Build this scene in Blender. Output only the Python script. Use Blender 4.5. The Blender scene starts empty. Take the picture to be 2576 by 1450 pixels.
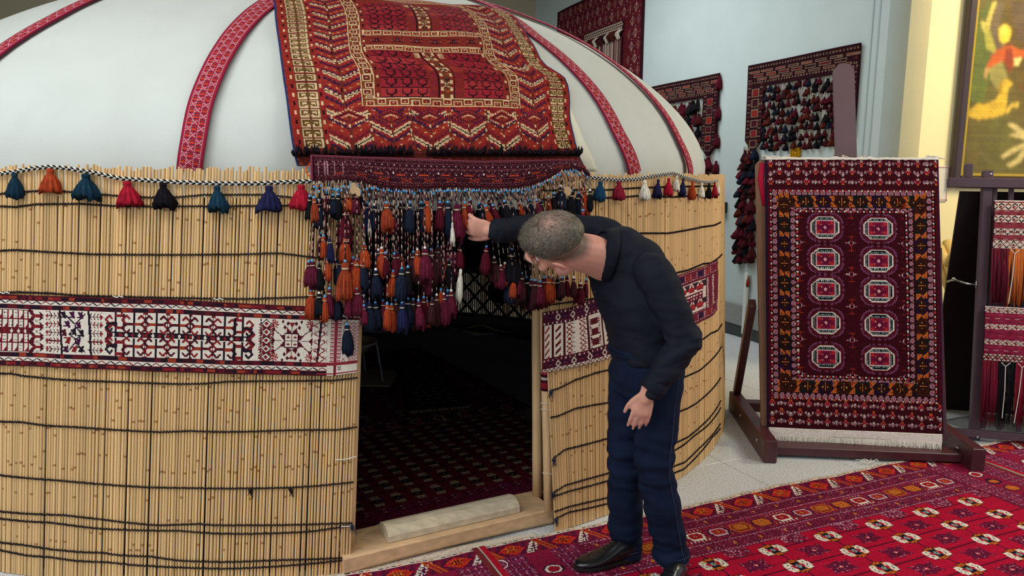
import bpy, bmesh, math, random
import numpy as np
from mathutils import Vector, Matrix

random.seed(7)
rng = np.random.default_rng(11)
SC = bpy.context.scene
COL = SC.collection
PI = math.pi

# ------------------------------------------------------------------ camera
F_PX, PITCH, ROLL, EYE = 1900.0, math.radians(8.5), math.radians(0.7), 1.6
IW, IH = 2576, 1450
_fw = np.array([0, math.cos(PITCH), -math.sin(PITCH)])
_rt = np.array([1.0, 0, 0])
_up = np.cross(_rt, _fw)
CR = _rt * math.cos(ROLL) + _up * math.sin(ROLL)
CU = -_rt * math.sin(ROLL) + _up * math.cos(ROLL)
CO = np.array([0, 0, EYE])
cam = bpy.data.cameras.new('camera')
cam.sensor_width = 36.0
cam.lens = 36.0 * F_PX / IW
cam.clip_start, cam.clip_end = 0.05, 80
camo = bpy.data.objects.new('camera', cam)
COL.objects.link(camo)
camo.matrix_world = Matrix(((CR[0], CU[0], -_fw[0], 0), (CR[1], CU[1], -_fw[1], 0), (CR[2], CU[2], -_fw[2], EYE), (0, 0, 0, 1)))
SC.camera = camo

# ------------------------------------------------------------------ world, exposure, light
SC.view_settings.view_transform = 'Standard'
SC.view_settings.look = 'None'
SC.view_settings.gamma = 1.0
SC.view_settings.use_curve_mapping = False
SC.view_settings.exposure = 0.12
w = bpy.data.worlds.new('world')
SC.world = w
w.use_nodes = True
w.node_tree.nodes['Background'].inputs[0].default_value = (0.90, 0.95, 1.0, 1)
w.node_tree.nodes['Background'].inputs[1].default_value = 0.55


def area(name, loc, target, sx, sy, power, color):
    l = bpy.data.lights.new(name, 'AREA')
    l.shape = 'RECTANGLE'
    l.size, l.size_y, l.energy, l.color = sx, sy, power, color
    o = bpy.data.objects.new(name, l)
    COL.objects.link(o)
    o.location = loc
    o.rotation_euler = (Vector(target) - Vector(loc)).to_track_quat('-Z', 'Y').to_euler()
    return o


area('skylight', (-2.2, 1.6, 4.35), (-1.6, 3.6, 0.4), 4.5, 2.4, 150, (0.95, 0.98, 1.0))
area('window_light', (-4.5, -1.5, 3.2), (-0.3, 3.5, 0.9), 2.6, 2.2, 80, (0.93, 0.97, 1.0))
area('right_fill', (3.8, 2.1, 4.35), (2.2, 4.2, 0), 1.8, 1.8, 100, (1.0, 0.96, 0.90))  # added overhead fill for the right side, not an actual fitting
area('rear_fill', (-0.6, 7.6, 4.35), (-0.6, 7.6, 0), 3.5, 2.5, 130, (0.92, 0.97, 1.0))  # added fill that brightens the wall behind the far slits
area('gallery_lamp', (5.2, 4.4, 4.0), (4.5, 6.4, 1.3), 1.0, 1.0, 120, (1.0, 0.84, 0.58))

# ------------------------------------------------------------------ helpers


def ray(x, y):
    d = _fw * F_PX + CR * (x - IW / 2) - CU * (y - IH / 2)
    return d / np.linalg.norm(d)


def atY(x, y, Y):
    """the point of the picture ray at world depth Y"""
    d = ray(x, y)
    return CO + d * ((Y - CO[1]) / d[1])


def ground(x, y, z=0.0):
    d = ray(x, y)
    return CO + d * ((z - CO[2]) / d[2])


def onplane(x, y, p, n):
    d = ray(x, y)
    return CO + d * (np.dot(np.asarray(p) - CO, n) / np.dot(d, n))


def lin(h):
    h = h.lstrip('#')
    c = np.array([int(h[i:i + 2], 16) / 255 for i in (0, 2, 4)])
    return np.where(c <= 0.04045, c / 12.92, ((c + 0.055) / 1.055) ** 2.4)


def nrm(v):
    v = np.asarray(v, float)
    return v / np.linalg.norm(v)


WL = {}


def wloc(o):
    return WL.get(o.name, np.zeros(3)) if o is not None else np.zeros(3)


def tag(o, label=None, cat=None, group=None, kind=None):
    for k, v in (('label', label), ('category', cat), ('group', group), ('kind', kind)):
        if v:
            o[k] = v
    return o


def empty(name, loc, label=None, cat=None, group=None, kind=None):
    o = bpy.data.objects.new(name, None)
    COL.objects.link(o)
    o.empty_display_size = 0.05
    o.location = [float(v) for v in loc]
    WL[o.name] = np.array(loc, float)
    return tag(o, label, cat, group, kind)


class MB:
    """collects vertices and faces; build() links them as one mesh object"""

    def __init__(s):
        s.v, s.f, s.c, s.n = [], [], [], 0

    def add(s, V, F, col=None):
        V = np.asarray(V, float).reshape(-1, 3)
        for f in F:
            s.f.append(tuple(int(i) + s.n for i in f))
            s.c.append(col if col is not None else (1, 1, 1))
        s.v.append(V)
        s.n += len(V)
        return s

    def addc(s, V, F, cols):
        V = np.asarray(V, float).reshape(-1, 3)
        for f, c in zip(F, cols):
            s.f.append(tuple(int(i) + s.n for i in f))
            s.c.append(c)
        s.v.append(V)
        s.n += len(V)
        return s

    def box(s, c, size, col=None, R=None, bev=0.0):
        hx, hy, hz = [v / 2 for v in size]
        b = min(bev, hx * .9, hy * .9, hz * .9)
        if b <= 0:
            V = np.array([(x, y, z) for z in (-hz, hz) for y in (-hy, hy) for x in (-hx, hx)])
            F = [(0, 2, 3, 1), (4, 5, 7, 6), (0, 1, 5, 4), (2, 6, 7, 3), (0, 4, 6, 2), (1, 3, 7, 5)]
        else:
            V, idx = [], {}
            for sx in (-1, 1):
                for sy in (-1, 1):
                    for sz in (-1, 1):
                        for ax in range(3):
                            p = [sx * (hx - b), sy * (hy - b), sz * (hz - b)]
                            p[ax] = (sx * hx, sy * hy, sz * hz)[ax]
                            idx[(sx, sy, sz, ax)] = len(V)
                            V.append(p)
            F = []
            for ax in range(3):
                o1, o2 = (ax + 1) % 3, (ax + 2) % 3
                for sg in (-1, 1):
                    q = []
                    for (u, v) in ((-1, -1), (1, -1), (1, 1), (-1, 1)):
                        k = [0, 0, 0]
                        k[ax], k[o1], k[o2] = sg, u, v
                        q.append(idx[(*k, ax)])
                    F.append(tuple(q if sg > 0 else q[::-1]))
                for u in (-1, 1):
                    for v in (-1, 1):
                        k0, k1 = [0, 0, 0], [0, 0, 0]
                        k0[ax], k1[ax] = -1, 1
                        k0[o1] = k1[o1] = u
                        k0[o2] = k1[o2] = v
                        q = (idx[(*k0, o1)], idx[(*k1, o1)], idx[(*k1, o2)], idx[(*k0, o2)])
                        F.append(q if u * v > 0 else q[::-1])
            for sx in (-1, 1):
                for sy in (-1, 1):
                    for sz in (-1, 1):
                        q = tuple(idx[(sx, sy, sz, a)] for a in range(3))
                        F.append(q if sx * sy * sz > 0 else q[::-1])
            V = np.array(V)
        if R is not None:
            V = V @ np.asarray(R).T
        return s.add(V + np.asarray(c), F, col)

    def tube(s, path, rad, sides=6, col=None, caps=True, flat=None, cols=None):
        """a tube along PATH; RAD a number or one per point; FLAT=(axis,k) squashes the section"""
        P = np.asarray(path, float)
        n = len(P)
        r = np.full(n, rad, float) if np.isscalar(rad) else np.asarray(rad, float)
        T = np.gradient(P, axis=0)
        T /= np.maximum(np.linalg.norm(T, axis=1), 1e-9)[:, None]
        ref = np.array([0, 0, 1.0]) if abs(T[:, 2]).mean() < .8 else np.array([0, 1.0, 0])
        A = np.cross(T, ref)
        A /= np.maximum(np.linalg.norm(A, axis=1), 1e-9)[:, None]
        B = np.cross(T, A)
        t = np.arange(sides) / sides * 2 * PI
        V = P[:, None, :] + r[:, None, None] * (np.cos(t)[None, :, None] * A[:, None, :] + np.sin(t)[None, :, None] * B[:, None, :] * (flat or 1.0))
        F, C = [], []
        for i in range(n - 1):
            for j in range(sides):
                k = (j + 1) % sides
                F.append((i * sides + j, i * sides + k, (i + 1) * sides + k, (i + 1) * sides + j))
                C.append(cols[i] if cols is not None else (col if col is not None else (1, 1, 1)))
        if caps:
            F.append(tuple(range(sides))[::-1]); C.append(C[0])
            F.append(tuple(range((n - 1) * sides, n * sides))); C.append(C[-2])
        return s.addc(V.reshape(-1, 3), F, C)

    def lathe(s, prof, c, sides=12, col=None, cols=None, R=None):
        """PROF [(r,z)...] turned about z at C"""
        pr = np.asarray(prof, float)
        t = np.arange(sides) / sides * 2 * PI
        V = np.stack([np.outer(pr[:, 0], np.cos(t)), np.outer(pr[:, 0], np.sin(t)), np.outer(pr[:, 1], np.ones(sides))], -1).reshape(-1, 3)
        if R is not None:
            V = V @ np.asarray(R).T
        F, C = [], []
        for i in range(len(pr) - 1):
            for j in range(sides):
                k = (j + 1) % sides
                F.append((i * sides + j, i * sides + k, (i + 1) * sides + k, (i + 1) * sides + j))
                C.append(cols[i] if cols is not None else (col if col is not None else (1, 1, 1)))
        return s.addc(V + np.asarray(c), F, C)

    def prism(s, pts, d, col=None):
        """a polygon PTS (n,3) pushed by the vector D"""
        P = np.asarray(pts, float)
        n = len(P)
        V = np.concatenate([P, P + np.asarray(d)])
        F = [tuple(range(n))[::-1], tuple(range(n, 2 * n))] + [(i, (i + 1) % n, n + (i + 1) % n, n + i) for i in range(n)]
        return s.add(V, F, col)

    def build(s, name, mat, parent=None, smooth=False, loc=None):
        V = np.concatenate(s.v) if s.v else np.zeros((0, 3))
        base = wloc(parent)
        own = np.zeros(3) if loc is None else np.asarray(loc, float)
        me = mesh_from(name, V - base - (own if loc is not None and parent is None else 0), s.f, s.c, smooth)
        return link(name, me, mat, parent, own if loc is not None and parent is None else None, base)


def mesh_from(name, V, F, C=None, smooth=False):
    me = bpy.data.meshes.new(name)
    tot = np.array([len(f) for f in F], np.int32)
    idx = np.fromiter((i for f in F for i in f), np.int32)
    me.vertices.add(len(V))
    me.vertices.foreach_set('co', np.asarray(V, np.float32).ravel())
    me.loops.add(len(idx))
    me.loops.foreach_set('vertex_index', idx)
    me.polygons.add(len(F))
    st = np.concatenate([[0], np.cumsum(tot)[:-1]]).astype(np.int32)
    me.polygons.foreach_set('loop_start', st)
    me.polygons.foreach_set('loop_total', tot)
    me.polygons.foreach_set('use_smooth', np.full(len(F), bool(smooth)))
    me.update(calc_edges=True)
    if C is not None:
        a = me.attributes.new('Col', 'FLOAT_COLOR', 'CORNER')
        c = np.ones((len(F), 4), np.float32)
        c[:, :3] = np.asarray(C, np.float32)
        a.data.foreach_set('color', np.repeat(c, tot, axis=0).ravel())
    me.validate()
    return me


def link(name, me, mat, parent=None, loc=None, base=None):
    o = bpy.data.objects.new(name, me)
    COL.objects.link(o)
    if mat is not None and not me.materials:
        me.materials.append(mat)
    if parent is not None:
        o.parent = parent
        WL[o.name] = wloc(parent) if base is None else np.array(base, float)
    elif loc is not None:
        o.location = [float(v) for v in loc]
        WL[o.name] = np.array(loc, float)
    return o


def inst(name, me, parent, M):
    """a child of PARENT that shares mesh ME, placed by the world matrix M"""
    o = bpy.data.objects.new(name, me)
    COL.objects.link(o)
    b = wloc(parent)
    M = M.copy()
    M.translation = M.translation - Vector([float(v) for v in b])
    o.matrix_basis = M
    if parent is not None:
        o.parent = parent
    return o


def gridmesh(name, P, C, mat, parent=None, thick=0.006, smooth=True, edge=None, loc=None, mask=None):
    """a textile: P (h+1,w+1,3) points, C (h,w,3) one colour per knot; a rim gives it thickness"""
    h, w_ = C.shape[:2]
    base = wloc(parent) if parent is not None else (np.zeros(3) if loc is None else np.asarray(loc, float))
    P = np.asarray(P, float) - base
    ii = np.arange((h + 1) * (w_ + 1)).reshape(h + 1, w_ + 1)
    F = np.stack([ii[:-1, :-1], ii[1:, :-1], ii[1:, 1:], ii[:-1, 1:]], -1).reshape(-1, 4)
    V = P.reshape(-1, 3)
    Cc = C.reshape(-1, 3)
    if mask is not None:
        F, Cc = F[mask.ravel()], Cc[mask.ravel()]
        used = np.unique(F)
        re_ = np.zeros(len(V), np.int64); re_[used] = np.arange(len(used))
        F, V = re_[F], V[used]
    elif thick:
        du = np.gradient(P, axis=1)
        dv = np.gradient(P, axis=0)
        N = np.cross(dv, du)
        N /= np.maximum(np.linalg.norm(N, axis=2), 1e-9)[..., None]
        ring = np.concatenate([ii[0, :-1], ii[:-1, -1], ii[-1, :0:-1], ii[:0:-1, 0]])
        back = V[ring] - N.reshape(-1, 3)[ring] * thick
        m = len(ring)
        k = len(V) + np.arange(m)
        Fr = np.stack([ring, np.roll(ring, -1), np.roll(k, -1), k], -1)
        V = np.concatenate([V, back])
        F = np.concatenate([F, Fr])
        ec = np.tile(np.asarray(edge if edge is not None else Cc[0]), (m, 1))
        Cc = np.concatenate([Cc, ec])
    me = bpy.data.meshes.new(name)
    n = len(F)
    me.vertices.add(len(V))
    me.vertices.foreach_set('co', V.astype(np.float32).ravel())
    me.loops.add(n * 4)
    me.loops.foreach_set('vertex_index', F.astype(np.int32).ravel())
    me.polygons.add(n)
    me.polygons.foreach_set('loop_start', np.arange(0, n * 4, 4, dtype=np.int32))
    me.polygons.foreach_set('loop_total', np.full(n, 4, np.int32))
    me.polygons.foreach_set('use_smooth', np.full(n, bool(smooth)))
    me.update(calc_edges=True)
    a = me.attributes.new('Col', 'FLOAT_COLOR', 'CORNER')
    c = np.ones((n, 4), np.float32)
    c[:, :3] = Cc
    a.data.foreach_set('color', np.repeat(c, 4, axis=0).ravel())
    o = link(name, me, mat, parent, None if parent is not None else base)
    if mask is not None and thick:
        md = o.modifiers.new('thickness', 'SOLIDIFY')
        md.thickness, md.offset = thick, 0
    return o


# ------------------------------------------------------------------ materials
MATS = {}


def mat(name, col=None, rough=0.7, noise=0.0, nscale=40.0, bump=0.0, bscale=300.0, metal=0.0, attr=False, sheen=0.0, stretch=None, rand=0.0, spec=0.3, sss=0.0, dark=None, coat=0.0):
    if name in MATS:
        return MATS[name]
    m = bpy.data.materials.new(name)
    MATS[name] = m
    m.use_nodes = True
    nt = m.node_tree
    N, L = nt.nodes, nt.links
    p = N['Principled BSDF']
    p.inputs['Roughness'].default_value = rough
    p.inputs['Metallic'].default_value = metal
    p.inputs['Specular IOR Level'].default_value = spec
    if sheen:
        p.inputs['Sheen Weight'].default_value = sheen
        p.inputs['Sheen Roughness'].default_value = 0.6
    if coat:
        p.inputs['Coat Weight'].default_value = coat
    if sss:
        p.inputs['Subsurface Weight'].default_value = sss
        p.inputs['Subsurface Radius'].default_value = (0.02, 0.007, 0.004)
        p.inputs['Subsurface Scale'].default_value = 0.3
    if attr:
        a = N.new('ShaderNodeAttribute')
        a.attribute_name = 'Col'
        src = a.outputs['Color']
    else:
        r = N.new('ShaderNodeRGB')
        c = lin(col) if isinstance(col, str) else col
        r.outputs[0].default_value = (*[float(v) for v in c], 1)
        src = r.outputs[0]
    tc = N.new('ShaderNodeTexCoord')
    vec = tc.outputs['Object']
    if stretch:
        mp = N.new('ShaderNodeMapping')
        mp.inputs['Scale'].default_value = stretch
        L.new(vec, mp.inputs['Vector'])
        vec = mp.outputs['Vector']
    if noise:
        nz = N.new('ShaderNodeTexNoise')
        nz.inputs['Scale'].default_value = nscale
        nz.inputs['Detail'].default_value = 4
        L.new(vec, nz.inputs['Vector'])
        mr = N.new('ShaderNodeMapRange')
        mr.inputs['From Min'].default_value, mr.inputs['From Max'].default_value = 0.3, 0.7
        mr.inputs['To Min'].default_value, mr.inputs['To Max'].default_value = 1 - noise, 1 + noise
        L.new(nz.outputs['Fac'], mr.inputs['Value'])
        mx = N.new('ShaderNodeVectorMath')
        mx.operation = 'SCALE'
        L.new(src, mx.inputs[0])
        L.new(mr.outputs['Result'], mx.inputs['Scale'])
        src = mx.outputs['Vector']
    if rand:
        oi = N.new('ShaderNodeObjectInfo')
        mr = N.new('ShaderNodeMapRange')
        mr.inputs['To Min'].default_value, mr.inputs['To Max'].default_value = 1 - rand, 1 + rand
        L.new(oi.outputs['Random'], mr.inputs['Value'])
        mx = N.new('ShaderNodeVectorMath')
        mx.operation = 'SCALE'
        L.new(src, mx.inputs[0])
        L.new(mr.outputs['Result'], mx.inputs['Scale'])
        src = mx.outputs['Vector']
    L.new(src, p.inputs['Base Color'])
    if bump:
        b = N.new('ShaderNodeBump')
        b.inputs['Strength'].default_value = bump
        b.inputs['Distance'].default_value = 0.004
        nb = N.new('ShaderNodeTexNoise')
        nb.inputs['Scale'].default_value = bscale
        L.new(vec, nb.inputs['Vector'])
        L.new(nb.outputs['Fac'], b.inputs['Height'])
        L.new(b.outputs['Normal'], p.inputs['Normal'])
    return m


M_PILE = mat('wool_pile', attr=True, rough=0.95, noise=0.22, nscale=120, bump=0.5, bscale=500, spec=0.08)
M_WEAVE = mat('flat_weave', attr=True, rough=0.9, noise=0.10, nscale=150, bump=0.3, bscale=600, spec=0.1)
M_ATTR = mat('coloured_surface', attr=True, rough=0.6, noise=0.08, nscale=30)
# ------------------------------------------------------------------ the room
AZ = math.radians(-20)
WD = np.array([math.sin(AZ), math.cos(AZ), 0])          # along the long wall, away from the camera
WN = np.array([-WD[1], WD[0], 0])                       # out of the long wall into the room
W0 = ground(1822, 835)                                  # a point of its foot
CORNER = W0 + WD * -2.05
CD = np.array([math.cos(AZ), -math.sin(AZ), 0])         # along the cream wall, to the right
CN = -WD
CEIL = 4.45


def wallpt(u, z, off=0.0):
    return W0 + WD * u + WN * off + np.array([0, 0, z])


def onwall(x, y, off=0.0):
    p = onplane(x, y, W0 + WN * off, WN)
    return float((p - W0) @ WD), float(p[2])


def slab(name, a, b, n, z0, z1, th, m, **k):
    """an upright slab from A to B whose face lies on the line; its body lies behind, away from N"""
    a, b, n = np.asarray(a, float), np.asarray(b, float), np.asarray(n, float)
    pts = [(*a[:2], z0), (*b[:2], z0), (*b[:2], z1), (*a[:2], z1)]
    mb = MB()
    mb.prism(pts, -n * th)
    return tag(mb.build(name, m), kind='structure', **k)


m_blue = mat('blue_grey_paint', '#bcc9c8', rough=0.75, noise=0.03, nscale=3, bump=0.05, bscale=200)
m_cream = mat('warm_lit_cream', '#f0e2ae', rough=0.75, noise=0.02, nscale=3)  # warm lamplight is partly put into this cream
m_ceil = mat('ceiling_paint', '#a89e84', rough=0.9, noise=0.02, nscale=2)
m_stone = mat('grey_skirting_stone', '#8f928d', rough=0.5, noise=0.12, nscale=60)
m_darkslot = mat('dark_skirting_gap', '#3d4444', rough=0.6)

far_u = 5.55
slab('wall_right', CORNER, W0 + WD * far_u, WN, 0, CEIL, 0.2, m_blue)
slab('wall_cream', CORNER + CD * 0.0, CORNER + CD * 4.0, CN, 0, CEIL, 0.2, m_cream)
BK = W0 + WD * far_u
slab('wall_back', BK - CD * 9.5, BK + CD * 0.0, CN, 0, CEIL, 0.2, mat('far_wall_paint', '#a59c86', rough=0.8, noise=0.03, nscale=3))
LW = BK - CD * 9.5
slab('wall_left', LW - WD * 7, LW, CD, 0, CEIL, 0.2, m_blue)
cm = MB()
cm.box((0, 5, CEIL + 0.1), (18, 18, 0.2))
tag(cm.build('ceiling', m_ceil), kind='structure')
# grooves on the long wall near its end, two thin upright battens
for k, (x, y) in enumerate(((2160, 500), (2176, 500))):
    u, _ = onwall(x, y)
    mb = MB()
    mb.box(wallpt(u, 2.3, 0.002), (0.012, 0.012, 4.2), R=np.stack([WD, WN, [0, 0, 1]], 1))
    tag(mb.build('trim_%d' % (k + 1), mat('trim_paint', '#aebfc0', rough=0.7)), kind='structure')
# skirting: stone panel, then a dark gap at the floor
sk = MB()
sk.box(wallpt(1.75, 0.225, 0.012), (7.55, 0.024, 0.21), R=np.stack([WD, WN, [0, 0, 1]], 1), bev=0.004)
so = sk.build('baseboard_right', m_stone)
tag(so, kind='structure')
dk = MB()
dk.box(wallpt(1.75, 0.06, 0.006), (7.55, 0.012, 0.115), R=np.stack([WD, WN, [0, 0, 1]], 1))
dk.build('kick_strip', m_darkslot, so)

# floor of speckled terrazzo; its joints are gaps between slabs
m_terr = bpy.data.materials.new('terrazzo')
m_terr.use_nodes = True
_n, _l = m_terr.node_tree.nodes, m_terr.node_tree.links
_p = _n['Principled BSDF']
_p.inputs['Roughness'].default_value = 0.32
_tc = _n.new('ShaderNodeTexCoord')
_v = _n.new('ShaderNodeTexVoronoi')
_v.inputs['Scale'].default_value = 150
_nz = _n.new('ShaderNodeTexNoise')
_nz.inputs['Scale'].default_value = 120
_nz.inputs['Detail'].default_value = 6
_r = _n.new('ShaderNodeValToRGB')
_r.color_ramp.elements[0].position, _r.color_ramp.elements[1].position = 0.36, 0.56
_r.color_ramp.elements[0].color = (*lin('#abb2b7'), 1)
_r.color_ramp.elements[1].color = (*lin('#e4e9ec'), 1)
_l.new(_tc.outputs['Object'], _nz.inputs['Vector'])
_l.new(_nz.outputs['Fac'], _r.inputs['Fac'])
_l.new(_r.outputs['Color'], _p.inputs['Base Color'])
MATS['terrazzo'] = m_terr
fl = MB()
fl.box((0, 4, -0.06), (16, 18, 0.1))
floor = fl.build('floor', mat('floor_grout', '#8c9090', rough=0.8))
tag(floor, kind='structure')
tb = MB()
TS = 0.62
tb.box((0, 0, -0.005), (TS - 0.004, TS - 0.004, 0.01), bev=0.0015)
V = np.concatenate(tb.v)
tile_me = mesh_from('tile', V, tb.f, None)
tile_me.materials.append(m_terr)
g0 = ground(1816, 1163)
gd = ground(1910, 1211) - g0
ga = math.atan2(gd[1], gd[0])
ex, ey = np.array([math.cos(ga), math.sin(ga), 0]), np.array([-math.sin(ga), math.cos(ga), 0])
for i in range(-12, 12):
    for j in range(-12, 12):
        c = g0 + ex * (i + .5) * TS + ey * (j + .5) * TS
        if c[1] < 1.6 or c[1] > 9.2 or abs(c[0] - 1.2) > 4.6 or (c - W0) @ WN < 0.05:
            continue
        if np.hypot(c[0] + 1.38, c[1] - 5.67) < 2.2:
            continue
        inst('tile', tile_me, floor, Matrix.Translation(Vector(c)) @ Matrix.Rotation(ga, 4, 'Z'))
# ------------------------------------------------------------------ yurt: a white felt dome inside a ring of reed screens
YC = np.array([-1.38, 5.67])
R0, RT, ZT = 2.92, 2.835, 1.61
_B = [np.array(v) for v in ((2.72, 1.6), (2.789, 2.029), (1.721, 2.864), (0.0, 2.864))]
_t = np.linspace(0, 1, 200)[:, None]
_pr = (1 - _t) ** 3 * _B[0] + 3 * (1 - _t) ** 2 * _t * _B[1] + 3 * (1 - _t) * _t ** 2 * _B[2] + _t ** 3 * _B[3]
_th = np.arctan2(_pr[:, 1] - 1.6, _pr[:, 0])
_rho = np.hypot(_pr[:, 1] - 1.6, _pr[:, 0])


def dome(a, th, off=0.0):
    rho = np.interp(th, _th, _rho) + off
    r, z = rho * np.cos(th), 1.6 + rho * np.sin(th)
    return np.stack([YC[0] + r * np.sin(a), YC[1] - r * np.cos(a), z], -1)


def hit_dome(x, y, off=0.0):
    """(angle, elevation) of the first point of the dome on the picture ray"""
    d = ray(x, y)
    t = np.linspace(1.5, 9, 3000)
    p = CO + t[:, None] * d
    r = np.hypot(p[:, 0] - YC[0], p[:, 1] - YC[1])
    th = np.arctan2(p[:, 2] - 1.6, r)
    rho = np.hypot(r, p[:, 2] - 1.6)
    f = rho - np.interp(th, _th, _rho, left=2.72) - off
    k = np.argmax(f < 0)
    if f[k] >= 0:
        k = np.argmin(f)
    q = p[k]
    return math.atan2(q[0] - YC[0], YC[1] - q[1]), max(0.0, float(th[k]))


def wallr(z):
    return R0 + (RT - R0) * np.asarray(z) / ZT


def scr(a, z, off=0.0):
    r = wallr(z) + off
    return np.stack([YC[0] + r * np.sin(a), YC[1] - r * np.cos(a), np.asarray(z) + 0 * np.asarray(a)], -1)


def hit_scr(x, y, off=0.0):
    """(angle, height) where the picture ray meets the reed wall"""
    d = ray(x, y)
    t = np.linspace(1.2, 7, 4000)
    p = CO + t[:, None] * d
    f = np.hypot(p[:, 0] - YC[0], p[:, 1] - YC[1]) - wallr(p[:, 2]) - off
    k = np.argmax(f < 0)
    if f[k] >= 0:
        k = np.argmin(np.abs(f))
    q = p[k]
    return math.atan2(q[0] - YC[0], YC[1] - q[1]), float(q[2])


yurt = empty('yurt', (YC[0], YC[1], 0), 'white felt domed yurt with red woven roof bands, ringed by reed screens', 'yurt')
m_felt = mat('white_felt', '#ccd1cc', rough=0.95, noise=0.025, nscale=5, bump=0.15, bscale=90, spec=0.1)
m_bandattr = M_WEAVE
na, nt = 540, 60
A = np.linspace(-PI, PI, na + 1)
TH = np.concatenate([[-0.055, -0.03], np.linspace(0, PI / 2, nt)])
AA, TT = np.meshgrid(A, TH)
fold = 0.010 * np.sin(AA * 17 + 2 * np.sin(AA * 3)) * np.exp(-TT * 2.2) + 0.006 * np.sin(AA * 41 + 3 * np.sin(AA * 5)) * np.exp(-TT * 5)
fa = hit_dome(640, 330)[0]
fold = fold + 0.016 * np.sin((AA - fa) * 34 + TT * 3) * np.exp(-((AA - fa) / .10) ** 2 - TT * 1.6)
fb = hit_dome(70, 330)[0]
fold = fold + 0.012 * np.sin((AA - fb) * 26) * np.exp(-((AA - fb) / .10) ** 2 - TT * 1.4)
P = dome(AA, np.maximum(TT, 0), fold - 0.014)
P[:2, :, 2] = np.array([1.45, 1.53])[:, None]
gridmesh('felt_cover', P[::-1], np.ones((len(TH) - 1, na, 3)), m_felt, yurt, thick=0)

# woven bands over the roof
C_CR, C_DR, C_OR, C_WH, C_PU = lin('#a3243c'), lin('#6f1c38'), lin('#c23a2c'), lin('#cfaab0'), lin('#4e1d3c')


def roof_pattern(n, w_=26):
    a = np.tile(C_CR, (n, w_, 1)).copy()
    a[:, [0, 1, w_ - 2, w_ - 1]] = lin('#8e2039')
    for j in (3, 9, 16, 22):
        a[::2, j] = C_WH
        a[1::2, j] = C_CR * .7
    for ci, (x0, ph) in enumerate(((4, 0), (10, 7), (17, 0))):
        for y in range(ph - 14, n, 14):
            for q in range(5):
                for xx, yy in ((x0 + q, y + q), (x0 + 4 - q, y + q)):
                    if 0 <= yy < n:
                        a[yy, xx] = C_WH
            for yy in range(y + 6, y + 13):
                if 0 <= yy < n:
                    hw = 2 if (yy - y) in (7, 8, 10, 11) else 1
                    a[yy, x0 + 2 - hw:x0 + 3 + hw] = C_OR if (yy - y) % 5 else C_PU
                    if (yy - y) in (6, 12):
                        a[yy, x0:x0 + 5] = C_PU
    return a


def roof_band(name, px, width, label=None):
    at = np.array([hit_dome(x, y, 0.02) for x, y in px])
    at = np.concatenate([at, [[at[-1, 0] + (at[-1, 0] - at[-2, 0]) * .5, min(1.45, at[-1, 1] + 0.35)]]])
    k = np.linspace(0, 1, len(at))
    kk = np.linspace(0, 1, 60)
    # smooth path
    a = np.interp(kk, k, at[:, 0]); t = np.interp(kk, k, at[:, 1])
    for _ in range(4):
        a[1:-1] = (a[:-2] + 2 * a[1:-1] + a[2:]) / 4
        t[1:-1] = (t[:-2] + 2 * t[1:-1] + t[2:]) / 4
    C0 = dome(a, t, 0.012)
    s = np.concatenate([[0], np.cumsum(np.linalg.norm(np.diff(C0, axis=0), axis=1))])
    n = int(s[-1] / (width / 26))
    ss = np.linspace(0, s[-1], n + 1)
    a, t = np.interp(ss, s, a), np.interp(ss, s, t)
    C0 = dome(a, t, 0.004)
    T = np.gradient(C0, axis=0); T /= np.linalg.norm(T, axis=1)[:, None]
    cen = np.array([YC[0], YC[1], 1.2])
    Nn = C0 - cen; Nn /= np.linalg.norm(Nn, axis=1)[:, None]
    S = np.cross(T, Nn); S /= np.linalg.norm(S, axis=1)[:, None]
    u = np.linspace(-.5, .5, 27)
    P = C0[:, None] + S[:, None] * (u * width)[None, :, None]
    # settle onto the dome
    r = np.hypot(P[..., 0] - YC[0], P[..., 1] - YC[1]); th = np.arctan2(P[..., 2] - 1.6, r)
    aa = np.arctan2(P[..., 0] - YC[0], YC[1] - P[..., 1])
    P = dome(aa, np.maximum(th, 0), 0.010 + 0.004 * np.cos(u * 5)[None, :])
    P[..., 2] += np.minimum(th, 0) * 2.7
    o = gridmesh(name, P[::-1], roof_pattern(n)[::-1], m_bandattr, yurt, thick=0.006, edge=C_DR)
    if label:
        o['label'] = label
    return o


roof_band('roof_band', [(474, 448), (484, 350), (503, 250), (545, 150), (590, 78), (640, 25), (690, -10)], 0.098)
roof_band('roof_band', [(1604, 440), (1560, 330), (1500, 225), (1420, 140), (1340, 78), (1240, 10)], 0.098)
roof_band('roof_band', [(1745, 440), (1715, 350), (1670, 270), (1600, 195), (1500, 120), (1400, 52), (1310, -2)], 0.085)
roof_band('roof_band', [(-160, 260), (-60, 165), (5, 112), (60, 76), (130, 37), (230, -12)], 0.098)
# felt flap edge folded out right of the door carpet
fe = [hit_dome(x, y) for x, y in ((1392, 205), (1440, 300), (1462, 360), (1490, 432))]
a = np.interp(np.linspace(0, 1, 24), np.linspace(0, 1, 4), [v[0] for v in fe]); t = np.interp(np.linspace(0, 1, 24), np.linspace(0, 1, 4), [v[1] for v in fe])
oo = np.linspace(0, 1, 9)
aw = a[:, None] + (oo - 1) * np.interp(np.linspace(0, 1, 24), [0, 1], [0.02, 0.05])[:, None]
P = dome(aw, np.repeat(t[:, None], 9, 1), 0.003 + 0.028 * oo[None, :] ** 1.5 * np.linspace(.4, 1, 24)[:, None][::1])
gridmesh('felt_flap', P, np.ones((23, 8, 3)), mat('felt_edge', '#dcd9c4', rough=0.95, noise=0.02, nscale=6), yurt, thick=0.006)

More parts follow.
